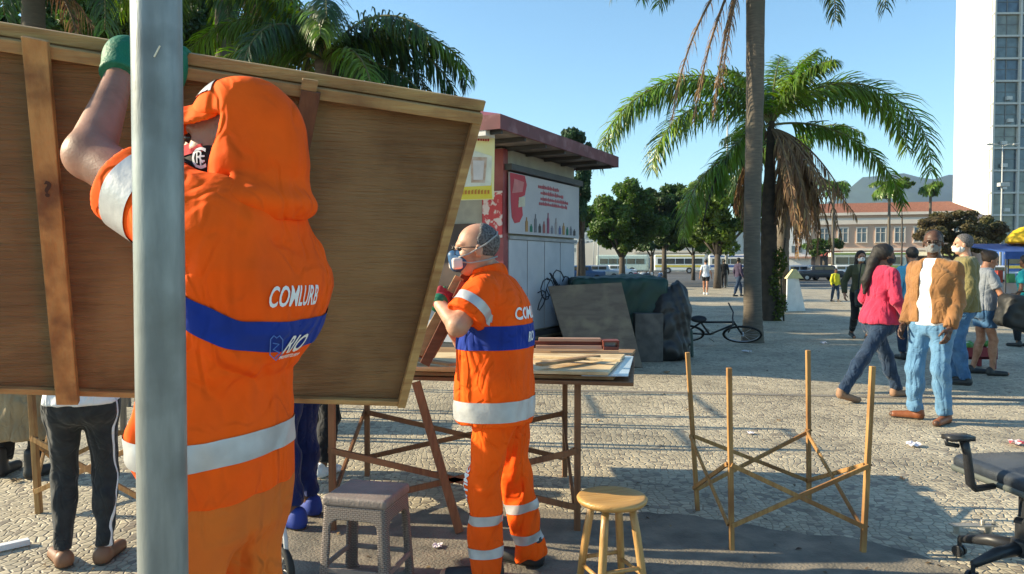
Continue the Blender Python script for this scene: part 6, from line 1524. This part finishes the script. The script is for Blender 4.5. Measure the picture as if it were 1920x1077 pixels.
for i in range(nfl):
    for j in range(10):
        if j > 3: continue
        z = z0+i*FLH; mb = MB(); cc2 = B_+fr*(.25+(j+.5)*pw)+nf*.06+Vector((0,0,z+.13+FLH/2)); mb.box(cc2, (pw-.2,.1,FLH-.24), X=fr, Y=nf, Z=Vector((0,0,1))); wn = mb.build('window', gl_[rg.randrange(4)], tw_)
        mb = MB(); mb.box(cc2+nf*.09, (.10,.08,FLH-.24), X=fr, Y=nf, Z=Vector((0,0,1))); mb.box(cc2+nf*.09+Vector((0,0,.1)), (pw-.4,.08,.07), X=fr, Y=nf, Z=Vector((0,0,1))); mb.build('frame', mat('window_frame_grey', (.22,.22,.22)), wn)
        if rg.random() < .45: acs.box(cc2+nf*.30+fr*rg.uniform(-.9,.9)+Vector((0,0,-.85)), (.75,.5,.5), X=fr, Y=nf, Z=Vector((0,0,1)))
acs.build('air_conditioner', mat('ac_white', (.6,.6,.57)), tw_)

# pink building
PKY = 112; PK = mat('pink_wall', (.60,.40,.29), (.54,.35,.25), rough=.8, scale=.3); PKW = mat('pale_cornice', (.72,.62,.52), (.66,.56,.47), rough=.8, scale=.5); TILE = mat('roof_tiles', (.25,.10,.06), (.18,.07,.045), rough=.8, scale=2, stretch=(4,1,1))
x0, x1 = V(1478,450,PKY).x, V(1800,450,PKY).x; zr = V(0,400,PKY).z; zt = V(0,384,PKY).z
pk = empty('pink_building', 'long pink two-storey building with white cornice and tiled roof, left of the white tower', 'building', ((x0+x1)/2, PKY, 0))
mb = MB(); mb.box(((x0+x1)/2, PKY+6, zr/2-.1), (x1-x0, 12, zr)); mb.build('wall', PK, pk)
mb = MB(); mb.box(((x0+x1)/2, PKY-.25, zr-.1), (x1-x0+.8,.6,.4)); mb.box(((x0+x1)/2, PKY-.15, zr-1.2), (x1-x0+.3,.35,.9)); mb.box(((x0+x1)/2, PKY-.08, V(0,468,PKY).z), (x1-x0+.2,.3,.35)); mb.build('cornice', PKW, pk)
mb = MB(); mb.hexa([(x0-.5,PKY-.4,zr+.1),(x1+.5,PKY-.4,zr+.1),(x1+.5,PKY+12.4,zr+.1),(x0-.5,PKY+12.4,zr+.1),(x0+2,PKY+3.0,zt+.5),(x1-2,PKY+3.0,zt+.5),(x1-2,PKY+9,zt+.5),(x0+2,PKY+9,zt+.5)]); mb.build('roof', TILE, pk)
for k_ in range(9):
    px = 1520+32.5*k_
    if px > 1790: break
    a = V(px-8, 454, PKY); b = V(px+8, 428, PKY); mb = MB(); mb.box(((a.x+b.x)/2, PKY-.03, (a.z+b.z)/2), (b.x-a.x, .1, b.z-a.z)); wn = mb.build('window', mat('pane_dark', (.10,.13,.15), (.16,.2,.22), rough=.2, scale=.7), pk)
    mb = MB(); w_ = b.x-a.x; hh = b.z-a.z; cxx, czz = (a.x+b.x)/2, (a.z+b.z)/2
    mb.box((cxx,PKY-.09,czz), (.09,.06,hh)); mb.box((cxx,PKY-.09,b.z+.08), (w_+.4,.1,.16)); mb.box((cxx,PKY-.12,a.z-.08), (w_+.4,.2,.14)); mb.box((a.x-.08,PKY-.09,czz), (.14,.08,hh)); mb.box((b.x+.08,PKY-.09,czz), (.14,.08,hh)); mb.box((cxx,PKY-.09,czz+.35), (w_,.06,.07)); mb.build('frame', PKW, wn)
aw = mat('awning_green', (.30,.34,.12), (.25,.28,.1)); 
for k_ in range(7):
    a = V(1500+42*k_, 500, PKY); mb = MB(); mb.hexa([(a.x,PKY-1.6,2.6),(a.x+3.0,PKY-1.6,2.6),(a.x+3.0,PKY-.06,3.2),(a.x,PKY-.06,3.2),(a.x,PKY-1.6,2.68),(a.x+3.0,PKY-1.6,2.68),(a.x+3.0,PKY-.06,3.3),(a.x,PKY-.06,3.3)]); mb.build('awning', [aw, mat('awning_red', (.35,.08,.06)), mat('awning_cream', (.6,.55,.4))][k_%3], pk)
    mb = MB(); mb.box((a.x+1.5,PKY-.04,1.3), (2.6,.1,2.5)); mb.build('shopfront', mat('shop_dark', (.05,.05,.06), (.12,.08,.06), scale=.6), pk)
# white billboard-like house left of it
bw = empty('white_house', 'small white house between the palm trunks and the pink building', 'house', (V(1495,480,100).x, 100, 0))
mb = MB(); a = V(1478,470,100); b = V(1520,420,100); mb.box(((a.x+b.x)/2, 102, b.z/2), (b.x-a.x,4,b.z)); mb.build('wall', mat('white_render', (.74,.72,.69)), bw)
mb = MB(); mb.box(((a.x+b.x)/2, 101.9, b.z+.1), (b.x-a.x+.4,4.6,.2)); mb.build('roof', mat('grey_roof', (.5,.5,.5)), bw)
for k_ in range(3): mb = MB(); mb.box((a.x+.7+k_*.9, 99.97, 3.4), (.45,.1,.9)); mb.build('window', mat('pane_dark', (.1,.13,.15)), bw)
mb = MB(); mb.box(((a.x+b.x)/2, 99.7, 2.3), (b.x-a.x,.6,.25)); mb.build('canopy', mat('canopy_salmon', (.5,.28,.2)), bw)

# white gabled hall
HY = 150; SAIL = mat('hall_cream', (.66,.60,.50), (.60,.54,.45), rough=.8, scale=.15)
hl = empty('gabled_hall', 'long cream hall with low gables behind the buses', 'hall', (V(1230,480,HY).x, HY, 0))
def gpoly(nm, pts, Y, dep, m, par):
    q = [Vector((V(px,py,Y).x, Y, max(V(px,py,Y).z, -.12))) for px, py in pts]; mb = MB(); mb.prism(q, (0,dep,0)); return rec(mb.build(nm, m, par))
gpoly('wall', [(1170,512),(1370,512),(1370,478),(1345,474),(1325,452),(1300,440),(1263,431),(1245,448),(1228,455),(1190,458),(1176,474),(1170,480)], HY, 14, SAIL, hl)
gpoly('wall', [(1076,512),(1171,512),(1171,484),(1155,470),(1140,448),(1128,436),(1120,452),(1076,458)], HY+1, 14, SAIL, hl)
gpoly('wall', [(1370,512),(1445,512),(1445,480),(1420,470),(1370,479)], HY+2, 14, SAIL, hl)
for (a, b) in (((1200,462),(1320,462)),((1190,474),(1350,474))):
    p_, q_ = V(a[0],a[1],HY), V(b[0],b[1],HY); mb = MB(); mb.bar((p_.x,HY-.15,p_.z),(q_.x,HY-.15,q_.z), .18,.3); mb.build('ledge', mat('ledge_grey', (.5,.45,.38)), hl)
for px in range(1180,1370,17): 
    p_ = V(px,490,HY); mb = MB(); mb.box((p_.x,HY-.1,1.6),(1.1,.25,2.2)); mb.build('doorway', mat('pane_dark', (.1,.13,.15)), hl)
gh = empty('grey_building', 'pale grey building with small windows at the far end beside the kiosk', 'building', (V(1095,470,170).x,170,0))
gpoly('wall', [(1060,508),(1116,508),(1116,428),(1100,416),(1060,416)], 170, 10, mat('pale_grey', (.42,.46,.48), (.36,.4,.42), scale=.2), gh)
for r_ in range(4):
    for k_ in range(5):
        p_ = V(1078+k_*8, 430+r_*13, 170); mb = MB(); mb.box((p_.x,169.95,p_.z),(.5,.2,.85)); mb.build('window', mat('pane_dark', (.1,.13,.15)), gh)

pk.rotation_euler.z = hl.rotation_euler.z = bw.rotation_euler.z = gh.rotation_euler.z = R(-15)
# ---------------------------------------------------------------- vehicles
TYRE = mat('tyre', (.015,.015,.015), rough=.8); VGL = mat('vehicle_glass', (.02,.025,.03), (.035,.045,.05), rough=.08, spec=.9, scale=.5); RIMM = mat('rim_grey', (.4,.4,.42), metal=.6, rough=.4)
def bus(label, px0, px1, Y, paint, strp=None, H=3.0, door=True, group='buses parked beyond the plaza'):
    a = V(px0,500,Y).x; b = V(px1,500,Y).x; L_ = b-a; z0 = -.13; r = empty('bus', label, 'bus', ((a+b)/2, Y, z0), group=group)
    bx = sdf_mesh(lambda P: rbox(P, (0,0,1.72), (L_/2,1.25,1.35), .18), (-L_/2-.3,-1.5,.2), (L_/2+.3,1.5,3.3), .13); mesh('body', bx[0]+np.array(((a+b)/2,Y,z0)), bx[1], paint, r, smooth=True)
    mb = MB(); n = max(int(L_/1.5),3); wl = (L_-1.0)/n
    for k in range(n): mb = MB(); mb.box((a+.5+wl*(k+.5), Y-1.262, 2.0+z0), (wl-.14,.04,.85)); mb.build('window', VGL, r)
    mb = MB(); mb.box((a-.005, Y, 2.0+z0), (.05,2.1,1.0)); mb.build('windscreen', VGL, r)
    if strp: mb = MB(); mb.box(((a+b)/2, Y-1.258, 1.2+z0), (L_-.3,.03,.35)); mb.box(((a+b)/2, Y-1.258, 2.85+z0), (L_-.4,.03,.22)); mb.build('stripe', strp, r)
    for x in (a+2.2, b-2.6):
        for s in (-1,1):
            mb = MB(); mb.tube([(x,Y+s*1.28,.5+z0),(x,Y+s*1.0,.5+z0)], .5, 20); wh = mb.build('wheel', TYRE, r); mb = MB(); mb.tube([(x,Y+s*1.30,.5+z0),(x,Y+s*1.2,.5+z0)], .26, 14); mb.build('rim', RIMM, wh)
    r.rotation_euler.z = R(-14)
    return r
WB = mat('bus_white', (.72,.72,.68), (.66,.66,.62), rough=.35, scale=.3); YB = mat('bus_yellow', (.62,.50,.08)); GB = mat('bus_green', (.25,.33,.08))
bus('white bus in front of the cream hall, left of the far pedestrians', 1228, 1322, 122, WB, YB)
bus('white bus half hidden by the tall palm trunk, right of the first bus', 1330, 1425, 124, WB, mat('bus_blue', (.05,.12,.35)))
bus('pale bus behind the motorcycles, leftmost of the row', 1120, 1215, 126, mat('bus_pale_green', (.45,.55,.50)), None)
bus('dark-windowed bus with yellow-green roof band in front of the pink building', 1560, 1690, 96, mat('bus_cream', (.55,.56,.48)), GB)
bus('blue and white bus behind the stalls at the far right', 1880, 2010, 90, mat('bus_blue', (.05,.12,.35)), YB)
def car(label, px, Y, paint, yaw=0, L_=4.2, kind='hatch'):
    x = V(px,500,Y).x; r = empty('car', label, 'car', (x, Y, -.13), R(yaw), 'cars parked beyond the plaza')
    f = lambda P: smin(rbox(P, (0,0,.62), (L_/2,.86,.33), .2), rbox(P, (-.25,0,1.12), (1.15,.70,.32), .25), .18)
    v, fc = sdf_mesh(f, (-L_/2-.2,-1.1,.1), (L_/2+.2,1.1,1.7), .09); mesh('body', v, fc, paint, r, smooth=True, local=True)
    for s in (-1,1):
        for xx, ww in ((-.72,.85),(.18,.75)): mb = MB(); mb.box((xx,s*.705,1.14),(ww,.05,.34)); mb.build('window', VGL, r, local=True)
    mb = MB(); mb.hexa([(.78,-.6,.98),(.95,-.6,.98),(.95,.6,.98),(.78,.6,.98),(.60,-.55,1.36),(.66,-.55,1.36),(.66,.55,1.36),(.60,.55,1.36)]); mb.build('windscreen', VGL, r, local=True)
    for s in (-1,1): mb = MB(); mb.box((L_/2-.03,s*.6,.68),(.1,.3,.14)); mb.build('headlight', mat('lamp_lens', (.7,.7,.7), rough=.1), r, local=True); mb = MB(); mb.box((-L_/2+.03,s*.6,.74),(.1,.28,.16)); mb.build('tail_light', mat('tail_red', (.35,.02,.02), rough=.2), r, local=True)
    for sx in (-1.28,1.3):
        for s in (-1,1): mb = MB(); mb.tube([(sx,s*.88,.31),(sx,s*.66,.31)], .31, 18); wh = mb.build('wheel', TYRE, r, local=True); mb = MB(); mb.tube([(sx,s*.895,.31),(sx,s*.8,.31)], .17, 12); mb.build('rim', RIMM, wh, local=True)
SL = mat('car_silver', (.42,.44,.46), metal=.5, rough=.3); DK = mat('car_dark', (.03,.035,.045), rough=.25); WC = mat('car_white', (.7,.7,.7), rough=.3); RC = mat('car_red', (.30,.02,.02), rough=.3); BC = mat('car_blue', (.04,.09,.2), rough=.3)
for px, Y, p_, yw, lb in ((1498,72,SL,4,'silver car just right of the palm trunks'),(1535,70,DK,175,'dark car between the silver car and the child in yellow'),(1585,78,WC,0,'white car behind the child in yellow'),(1508,88,BC,0,'blue car in the second row behind the silver car'),(1640,82,RC,180,'red car behind the woman with the white mask'),
        (1125,76,SL,0,'silver car beside the kiosk, left of the motorcycles'),(1160,90,WC,3,'white car behind the motorcycles'),(1440,86,DK,0,'dark car seen between the palm trunks'),(1860,60,WC,0,'white car behind the woman in the grey T-shirt'),(1090,66,BC,0,'blue car close to the kiosk wall')):
    car(lb, px, Y, p_, yw)
def motorbike(label, px, Y, paint, yaw):
    g = V(px,500,Y); r = empty('motorcycle', label, 'motorcycle', (g.x, Y, 0 if Y < 46 else -.13), R(yaw), 'motorcycles parked beyond the plaza')
    for x in (-.65,.65):
        mb = MB(); mb.torus((x,0,.31), .26, .055, (0,1,0), 20, 8); wh = mb.build('wheel', TYRE, r, local=True, smooth=True); mb = MB(); mb.torus((x,0,.31), .19, .02, (0,1,0), 16, 5); mb.tube([(x,-.06,.31),(x,.06,.31)], .07, 10)
        for q in range(5): mb.tube([(x,0,.31),(x+.19*math.cos(q*1.257),0,.31+.19*math.sin(q*1.257))], .012, 4)
        mb.build('rim', RIMM, wh, local=True)
    v, fc = sdf_mesh(lambda P: smin(ell(P, (.18,0,.80), (.30,.15,.14)), ell(P, (-.55,0,.72), (.28,.11,.09)), .08), (-1,-.3,.4), (.7,.3,1.1), .03); mesh('fuel_tank', v, fc, paint, r, local=True, smooth=True)
    v, fc = sdf_mesh(lambda P: rbox(P, (-.28,0,.80), (.34,.13,.05), .045), (-.8,-.3,.6), (.3,.3,1.0), .025); mesh('seat', v, fc, BLKP, r, local=True, smooth=True)
    mb = MB(); mb.box((.02,0,.45),(.42,.26,.32)); mb.tube([(.65,0,.31),(.48,0,.80),(.42,0,1.0)], .035, 8); mb.tube([(-.65,0,.31),(0,0,.42)], .035, 8); mb.tube([(-.1,.14,.3),(-.85,.16,.36)], .045, 8); mb.build('frame', DARKG, r, local=True)
    mb = MB(); mb.tube([(.36,-.36,1.05),(.42,-.12,1.02),(.42,.12,1.02),(.36,.36,1.05)], .02, 6); mb.build('handlebar', BLKP, r, local=True)
    mb = MB(); mb.lathe((.56,0,.88), [(.02,-.08),(.09,-.02),(.10,.04),(.02,.05)], 12, Vector((0,0,1)), Vector((0,1,0)), Vector((1,0,0))); mb.build('headlight', mat('lamp_lens', (.7,.7,.7)), r, local=True)
motorbike('red motorcycle at the left of the parked group right of the kiosk', 1190, 43, RC, 60)
motorbike('black motorcycle in the middle of the parked group right of the kiosk', 1208, 42, DK, 35)
motorbike('dark blue motorcycle in the parked group, nearest the pedestrians', 1238, 43, BC, 75)
motorbike('white-tanked motorcycle behind the red one in the parked group', 1200, 44.5, WC, 20)

# bicycle lying against the palm foot
bk = empty('bicycle', 'black bicycle fallen over at the foot of the tall palm', 'bicycle', (V(1352,640,13.5).x, 13.5, 0), R(-16))
BKM = mat('bike_black', (.02,.02,.022), rough=.35); tl = Matrix.Rotation(R(60), 3, 'X')
def bkp(x, y, z): return tl@Vector((x, y, z))+Vector((0,0,.04))
for x in (.36,-.62):
    mb = MB(); mb.torus(bkp(x,0,.33), .32, .02, tl@Vector((0,1,0)), 32, 7); wh = mb.build('wheel', TYRE, bk, local=True, smooth=True)
    mb = MB(); mb.torus(bkp(x,0,.33), .295, .010, tl@Vector((0,1,0)), 32, 5); mb.tube([bkp(x,-.04,.33), bkp(x,.04,.33)], .025, 10)
    for q in range(12): mb.tube([bkp(x,0,.33), bkp(x+.29*math.cos(q*.5236),0,.33+.29*math.sin(q*.5236))], .003, 4)
    mb.build('rim', RIMM, wh, local=True)
mb = MB()
for a, b in (((-.62,0,.33),(-.20,0,.30)),((-.62,0,.33),(-.33,0,.80)),((-.20,0,.30),(-.36,0,.88)),((-.34,0,.80),(.20,0,.82)),((-.20,0,.30),(.22,0,.74)),((.20,0,.86),(.36,0,.33))): mb.tube([bkp(*a), bkp(*b)], .018, 8)
mb.build('frame', BKM, bk, local=True, smooth=True)
mb = MB(); mb.tube([bkp(.12,-.28,1.0), bkp(.20,-.1,1.0), bkp(.19,0,.98), bkp(.20,.1,1.0), bkp(.12,.28,1.0)], .013, 8); mb.tube([bkp(.19,0,.98), bkp(.20,0,.85)], .014, 8); mb.build('handlebar', BKM, bk, local=True, smooth=True)
v, fc = sdf_mesh(lambda P: ell(P, (0,0,0), (.14,.07,.035)), (-.2,-.12,-.1), (.2,.12,.1), .015); mesh('saddle', (v+np.array((-.37,0,.92)))@np.array(tl).T+np.array((0,0,.04)), fc, BKM, bk, local=True, smooth=True)
mb = MB(); mb.torus(bkp(-.20,.03,.30), .085, .008, tl@Vector((0,1,0)), 18, 5); mb.tube([bkp(-.2,-.08,.30), bkp(-.12,-.08,.18)], .010, 6); mb.tube([bkp(-.2,.08,.30), bkp(-.28,.08,.42)], .010, 6); mb.build('crank', BRK, bk, local=True, smooth=True)

# white barrier and its yellowish block, next to the third trunk
wb = G(1496,584); br_ = empty('white_barrier', 'white slanting A-shaped concrete barrier with yellowish cap beside the palm trunks', 'barrier', (wb.x, wb.y, 0))
mb = MB(); bx0 = V(1475,583,wb.y).x; bx1 = V(1513,583,wb.y).x; tx0 = V(1478,520,wb.y).x; tx1 = V(1497,520,wb.y).x
mb.bar((bx0+.13,wb.y,0),(tx0+.10,wb.y,1.08), .32, .06, (1,0,0)); mb.bar((bx1-.12,wb.y+.05,0),(tx1-.02,wb.y+.05,1.08), .32,.06, (1,0,0))
mb = MB()
for (xa, xb, yy) in ((bx0, tx0-.03, 0), (bx1-.30, tx1-.22, .10)): mb.hexa([(xa,wb.y+yy,0),(xa+.30,wb.y+yy,0),(xa+.30,wb.y+yy+.06,0),(xa,wb.y+yy+.06,0),(xb,wb.y+yy,1.02),(xb+.26,wb.y+yy,1.02),(xb+.26,wb.y+yy+.06,1.02),(xb,wb.y+yy+.06,1.02)])
mb.build('panel', mat('barrier_white', (.8,.8,.8), (.7,.7,.7)), br_, bevel=.005)
mb = MB(); cx_ = (tx0+tx1)/2+.05; mb.hexa([(cx_-.26,wb.y-.02,1.0),(cx_+.26,wb.y-.02,1.0),(cx_+.26,wb.y+.2,1.0),(cx_-.26,wb.y+.2,1.0),(cx_-.05,wb.y+.03,1.28),(cx_+.05,wb.y+.03,1.28),(cx_+.05,wb.y+.15,1.28),(cx_-.05,wb.y+.15,1.28)]); mb.build('cap', mat('barrier_yellow', (.7,.62,.33), (.6,.53,.28)), br_, bevel=.005)

# lamp posts
def lamp(label, px, Y, h, heads=2, low=None, tp=.05):
    x = V(px,480,Y).x; zb = 0 if Y < 46 else -.13; r = empty('street_lamp', label, 'street lamp', (x, Y, zb)); mb = MB(); mb.tube([(x,Y,zb),(x,Y,h*.5),(x,Y,h)], [tp*2.2,tp*1.6,tp], 10); mb.build('post', mat('post_grey', (.45,.45,.43), (.38,.38,.36), rough=.5), r, smooth=True)
    for s in ((-1,1) if heads == 2 else (1,)):
        mb = MB(); mb.tube([(x,Y,h-.1),(x+s*.5,Y,h+.1),(x+s*1.1,Y,h+.12)], .04, 6); mb.build('arm', mat('post_grey', (.45,.45,.43)), r, smooth=True); mb = MB(); mb.box((x+s*1.25,Y,h+.10),(.6,.26,.14)); mb.build('lamp_head', mat('lamp_head_grey', (.5,.5,.48)), r, bevel=.03)
    if low: mb = MB(); mb.box((x,Y-.2,low),(.9,.5,.35)); mb.build('bracket', mat('lamp_head_grey', (.5,.5,.48)), r, bevel=.03)
lamp('thin pale street lamp rising left of the tall palm trunk', 1362, 48, V(0,215,48).z, 1, tp=.05)
lamp('double-headed street lamp in front of the white tower windows', 1876, 70, V(0,273,70).z, 2, V(0,347,70).z)
for i, (px, Y) in enumerate(((1113,150),(1121,120))):
    lamp(['thin post left of two beside the cream hall','thin post right of two beside the cream hall'][i], px, Y-5, V(0,425,Y-5).z, 1, tp=.06)
# market stall at right
ms = empty('market_stall', 'market stall with yellow top and blue awning at the far right', 'market stall', (V(1900,470,22).x+1, 22, 0))
YT = mat('stall_yellow', (.75,.52,.01), (.7,.45,.01), rough=.6, trans=.2); BT = mat('stall_blue', (.03,.09,.33), (.02,.07,.26), rough=.6, trans=.15)
a = V(1868,452,22); b = V(1990,425,22)
v, fc = sdf_mesh(lambda P: smax(ell(P, (0,0,0), (1.25,.9,.85)), -P[:,2], .04)+wrinkle(P, .03, .8, 1), (-1.6,-1.3,-.2), (1.6,1.3,1.1), .06)
mesh('top_cover', v*np.array((.9,1,.72))+np.array((V(1990,455,22).x, 22.6, V(0,455,22).z)), fc, YT, ms, smooth=True)
mb = MB(); xA, xB = V(1842,470,22).x, V(2050,470,22).x; zA = V(0,474,21).z; zB = V(0,457,22).z
mb.hexa([(xA,21,zA),(xB,21,zA),(xB,23.4,zB),(xA,23.4,zB),(xA,21,zA+.03),(xB,21,zA+.03),(xB,23.4,zB+.03),(xA,23.4,zB+.03)]); mb.box(((xA+xB)/2,20.99,zA-.08),(xB-xA,.02,.2)); mb.build('awning', BT, ms)
mb = MB()
for x in (xA+.1,(xA+xB)/2,xB-.1):
    for y in (21.1,23.3): mb.tube([(x,y,0),(x,y,zA+.0 if y < 22 else zB)], .025, 6)
mb.build('post', DARKG, ms)
mb = MB(); mb.box(((xA+xB)/2,22.2,.45),(xB-xA-.4,1.4,.9)); mb.build('counter', mat('stall_counter', (.25,.3,.35), (.35,.25,.2), scale=1.2), ms, bevel=.02)
rg = random.Random(6)
for i in range(14):
    x = xA+.5+i*.2; hh = .12+rg.random()*.3; mb = MB(); mb.box((x, 21.7+rg.random()*.4, .9+hh/2), (.16,.2,hh)); tag(mb.build('box', mat('stall_goods_%s' % 'abcde'[i%5], [(.5,.08,.06),(.1,.3,.12),(.5,.4,.1),(.06,.15,.4),(.6,.55,.5)][i%5]), None, bevel=.01), 'one of the small coloured boxes on the counter of the market stall', 'box', 'goods on the market stall counter')
# low crate of produce at the grey woman's feet
cr = empty('produce_crate', 'low red crate of green and white goods behind the legs of the woman in grey', 'crate', (6.35,10.4,0))
mb = MB(); mb.box((6.35,10.4,.16),(.62,.4,.03)); mb.box((6.35,10.21,.22),(.62,.02,.16)); mb.box((6.35,10.59,.22),(.62,.02,.16)); mb.box((6.05,10.4,.22),(.02,.36,.16)); mb.box((6.65,10.4,.22),(.02,.36,.16))
for sx in (-1,1):
    for sy in (-1,1): mb.box((6.35+sx*.28,10.4+sy*.16,.073),(.05,.05,.145))
mb.build('tray', mat('crate_red', (.25,.03,.04)), cr, bevel=.004)
for i in range(22):
    v, fc = None, None; mb = MB(); q = Vector((6.35+rg.uniform(-.26,.26), 10.4+rg.uniform(-.15,.15), .24+rg.uniform(0,.10))); mb.lathe(q, [(.01,-.05),(.045,-.03),(.055,0),(.045,.03),(.01,.05)], 8); tag(mb.build('fruit', mat('fruit_%s' % 'ab'[i%2], [(.08,.25,.05),(.6,.6,.5)][i%2], rough=.4), None, smooth=True), ['green fruit heaped in the low red crate','whitish fruit heaped in the low red crate'][i%2], 'fruit', ['green fruit in the red crate','whitish fruit in the red crate'][i%2])

# ---------------------------------------------------------------- air
hz = bpy.data.materials.new('haze'); hz.use_nodes = True; hn = hz.node_tree.nodes; hn.clear()
ho = hn.new('ShaderNodeOutputMaterial'); pv = hn.new('ShaderNodeVolumePrincipled'); pv.inputs['Color'].default_value = (.50,.70,1,1); pv.inputs['Density'].default_value = .00014; pv.inputs['Anisotropy'].default_value = .2
hz.node_tree.links.new(pv.outputs[0], ho.inputs['Volume'])
mb = MB(); mb.box((550, 1700, 175), (4400, 3700, 351.5+1.3)); tag(mb.build('haze', hz), kind='stuff')
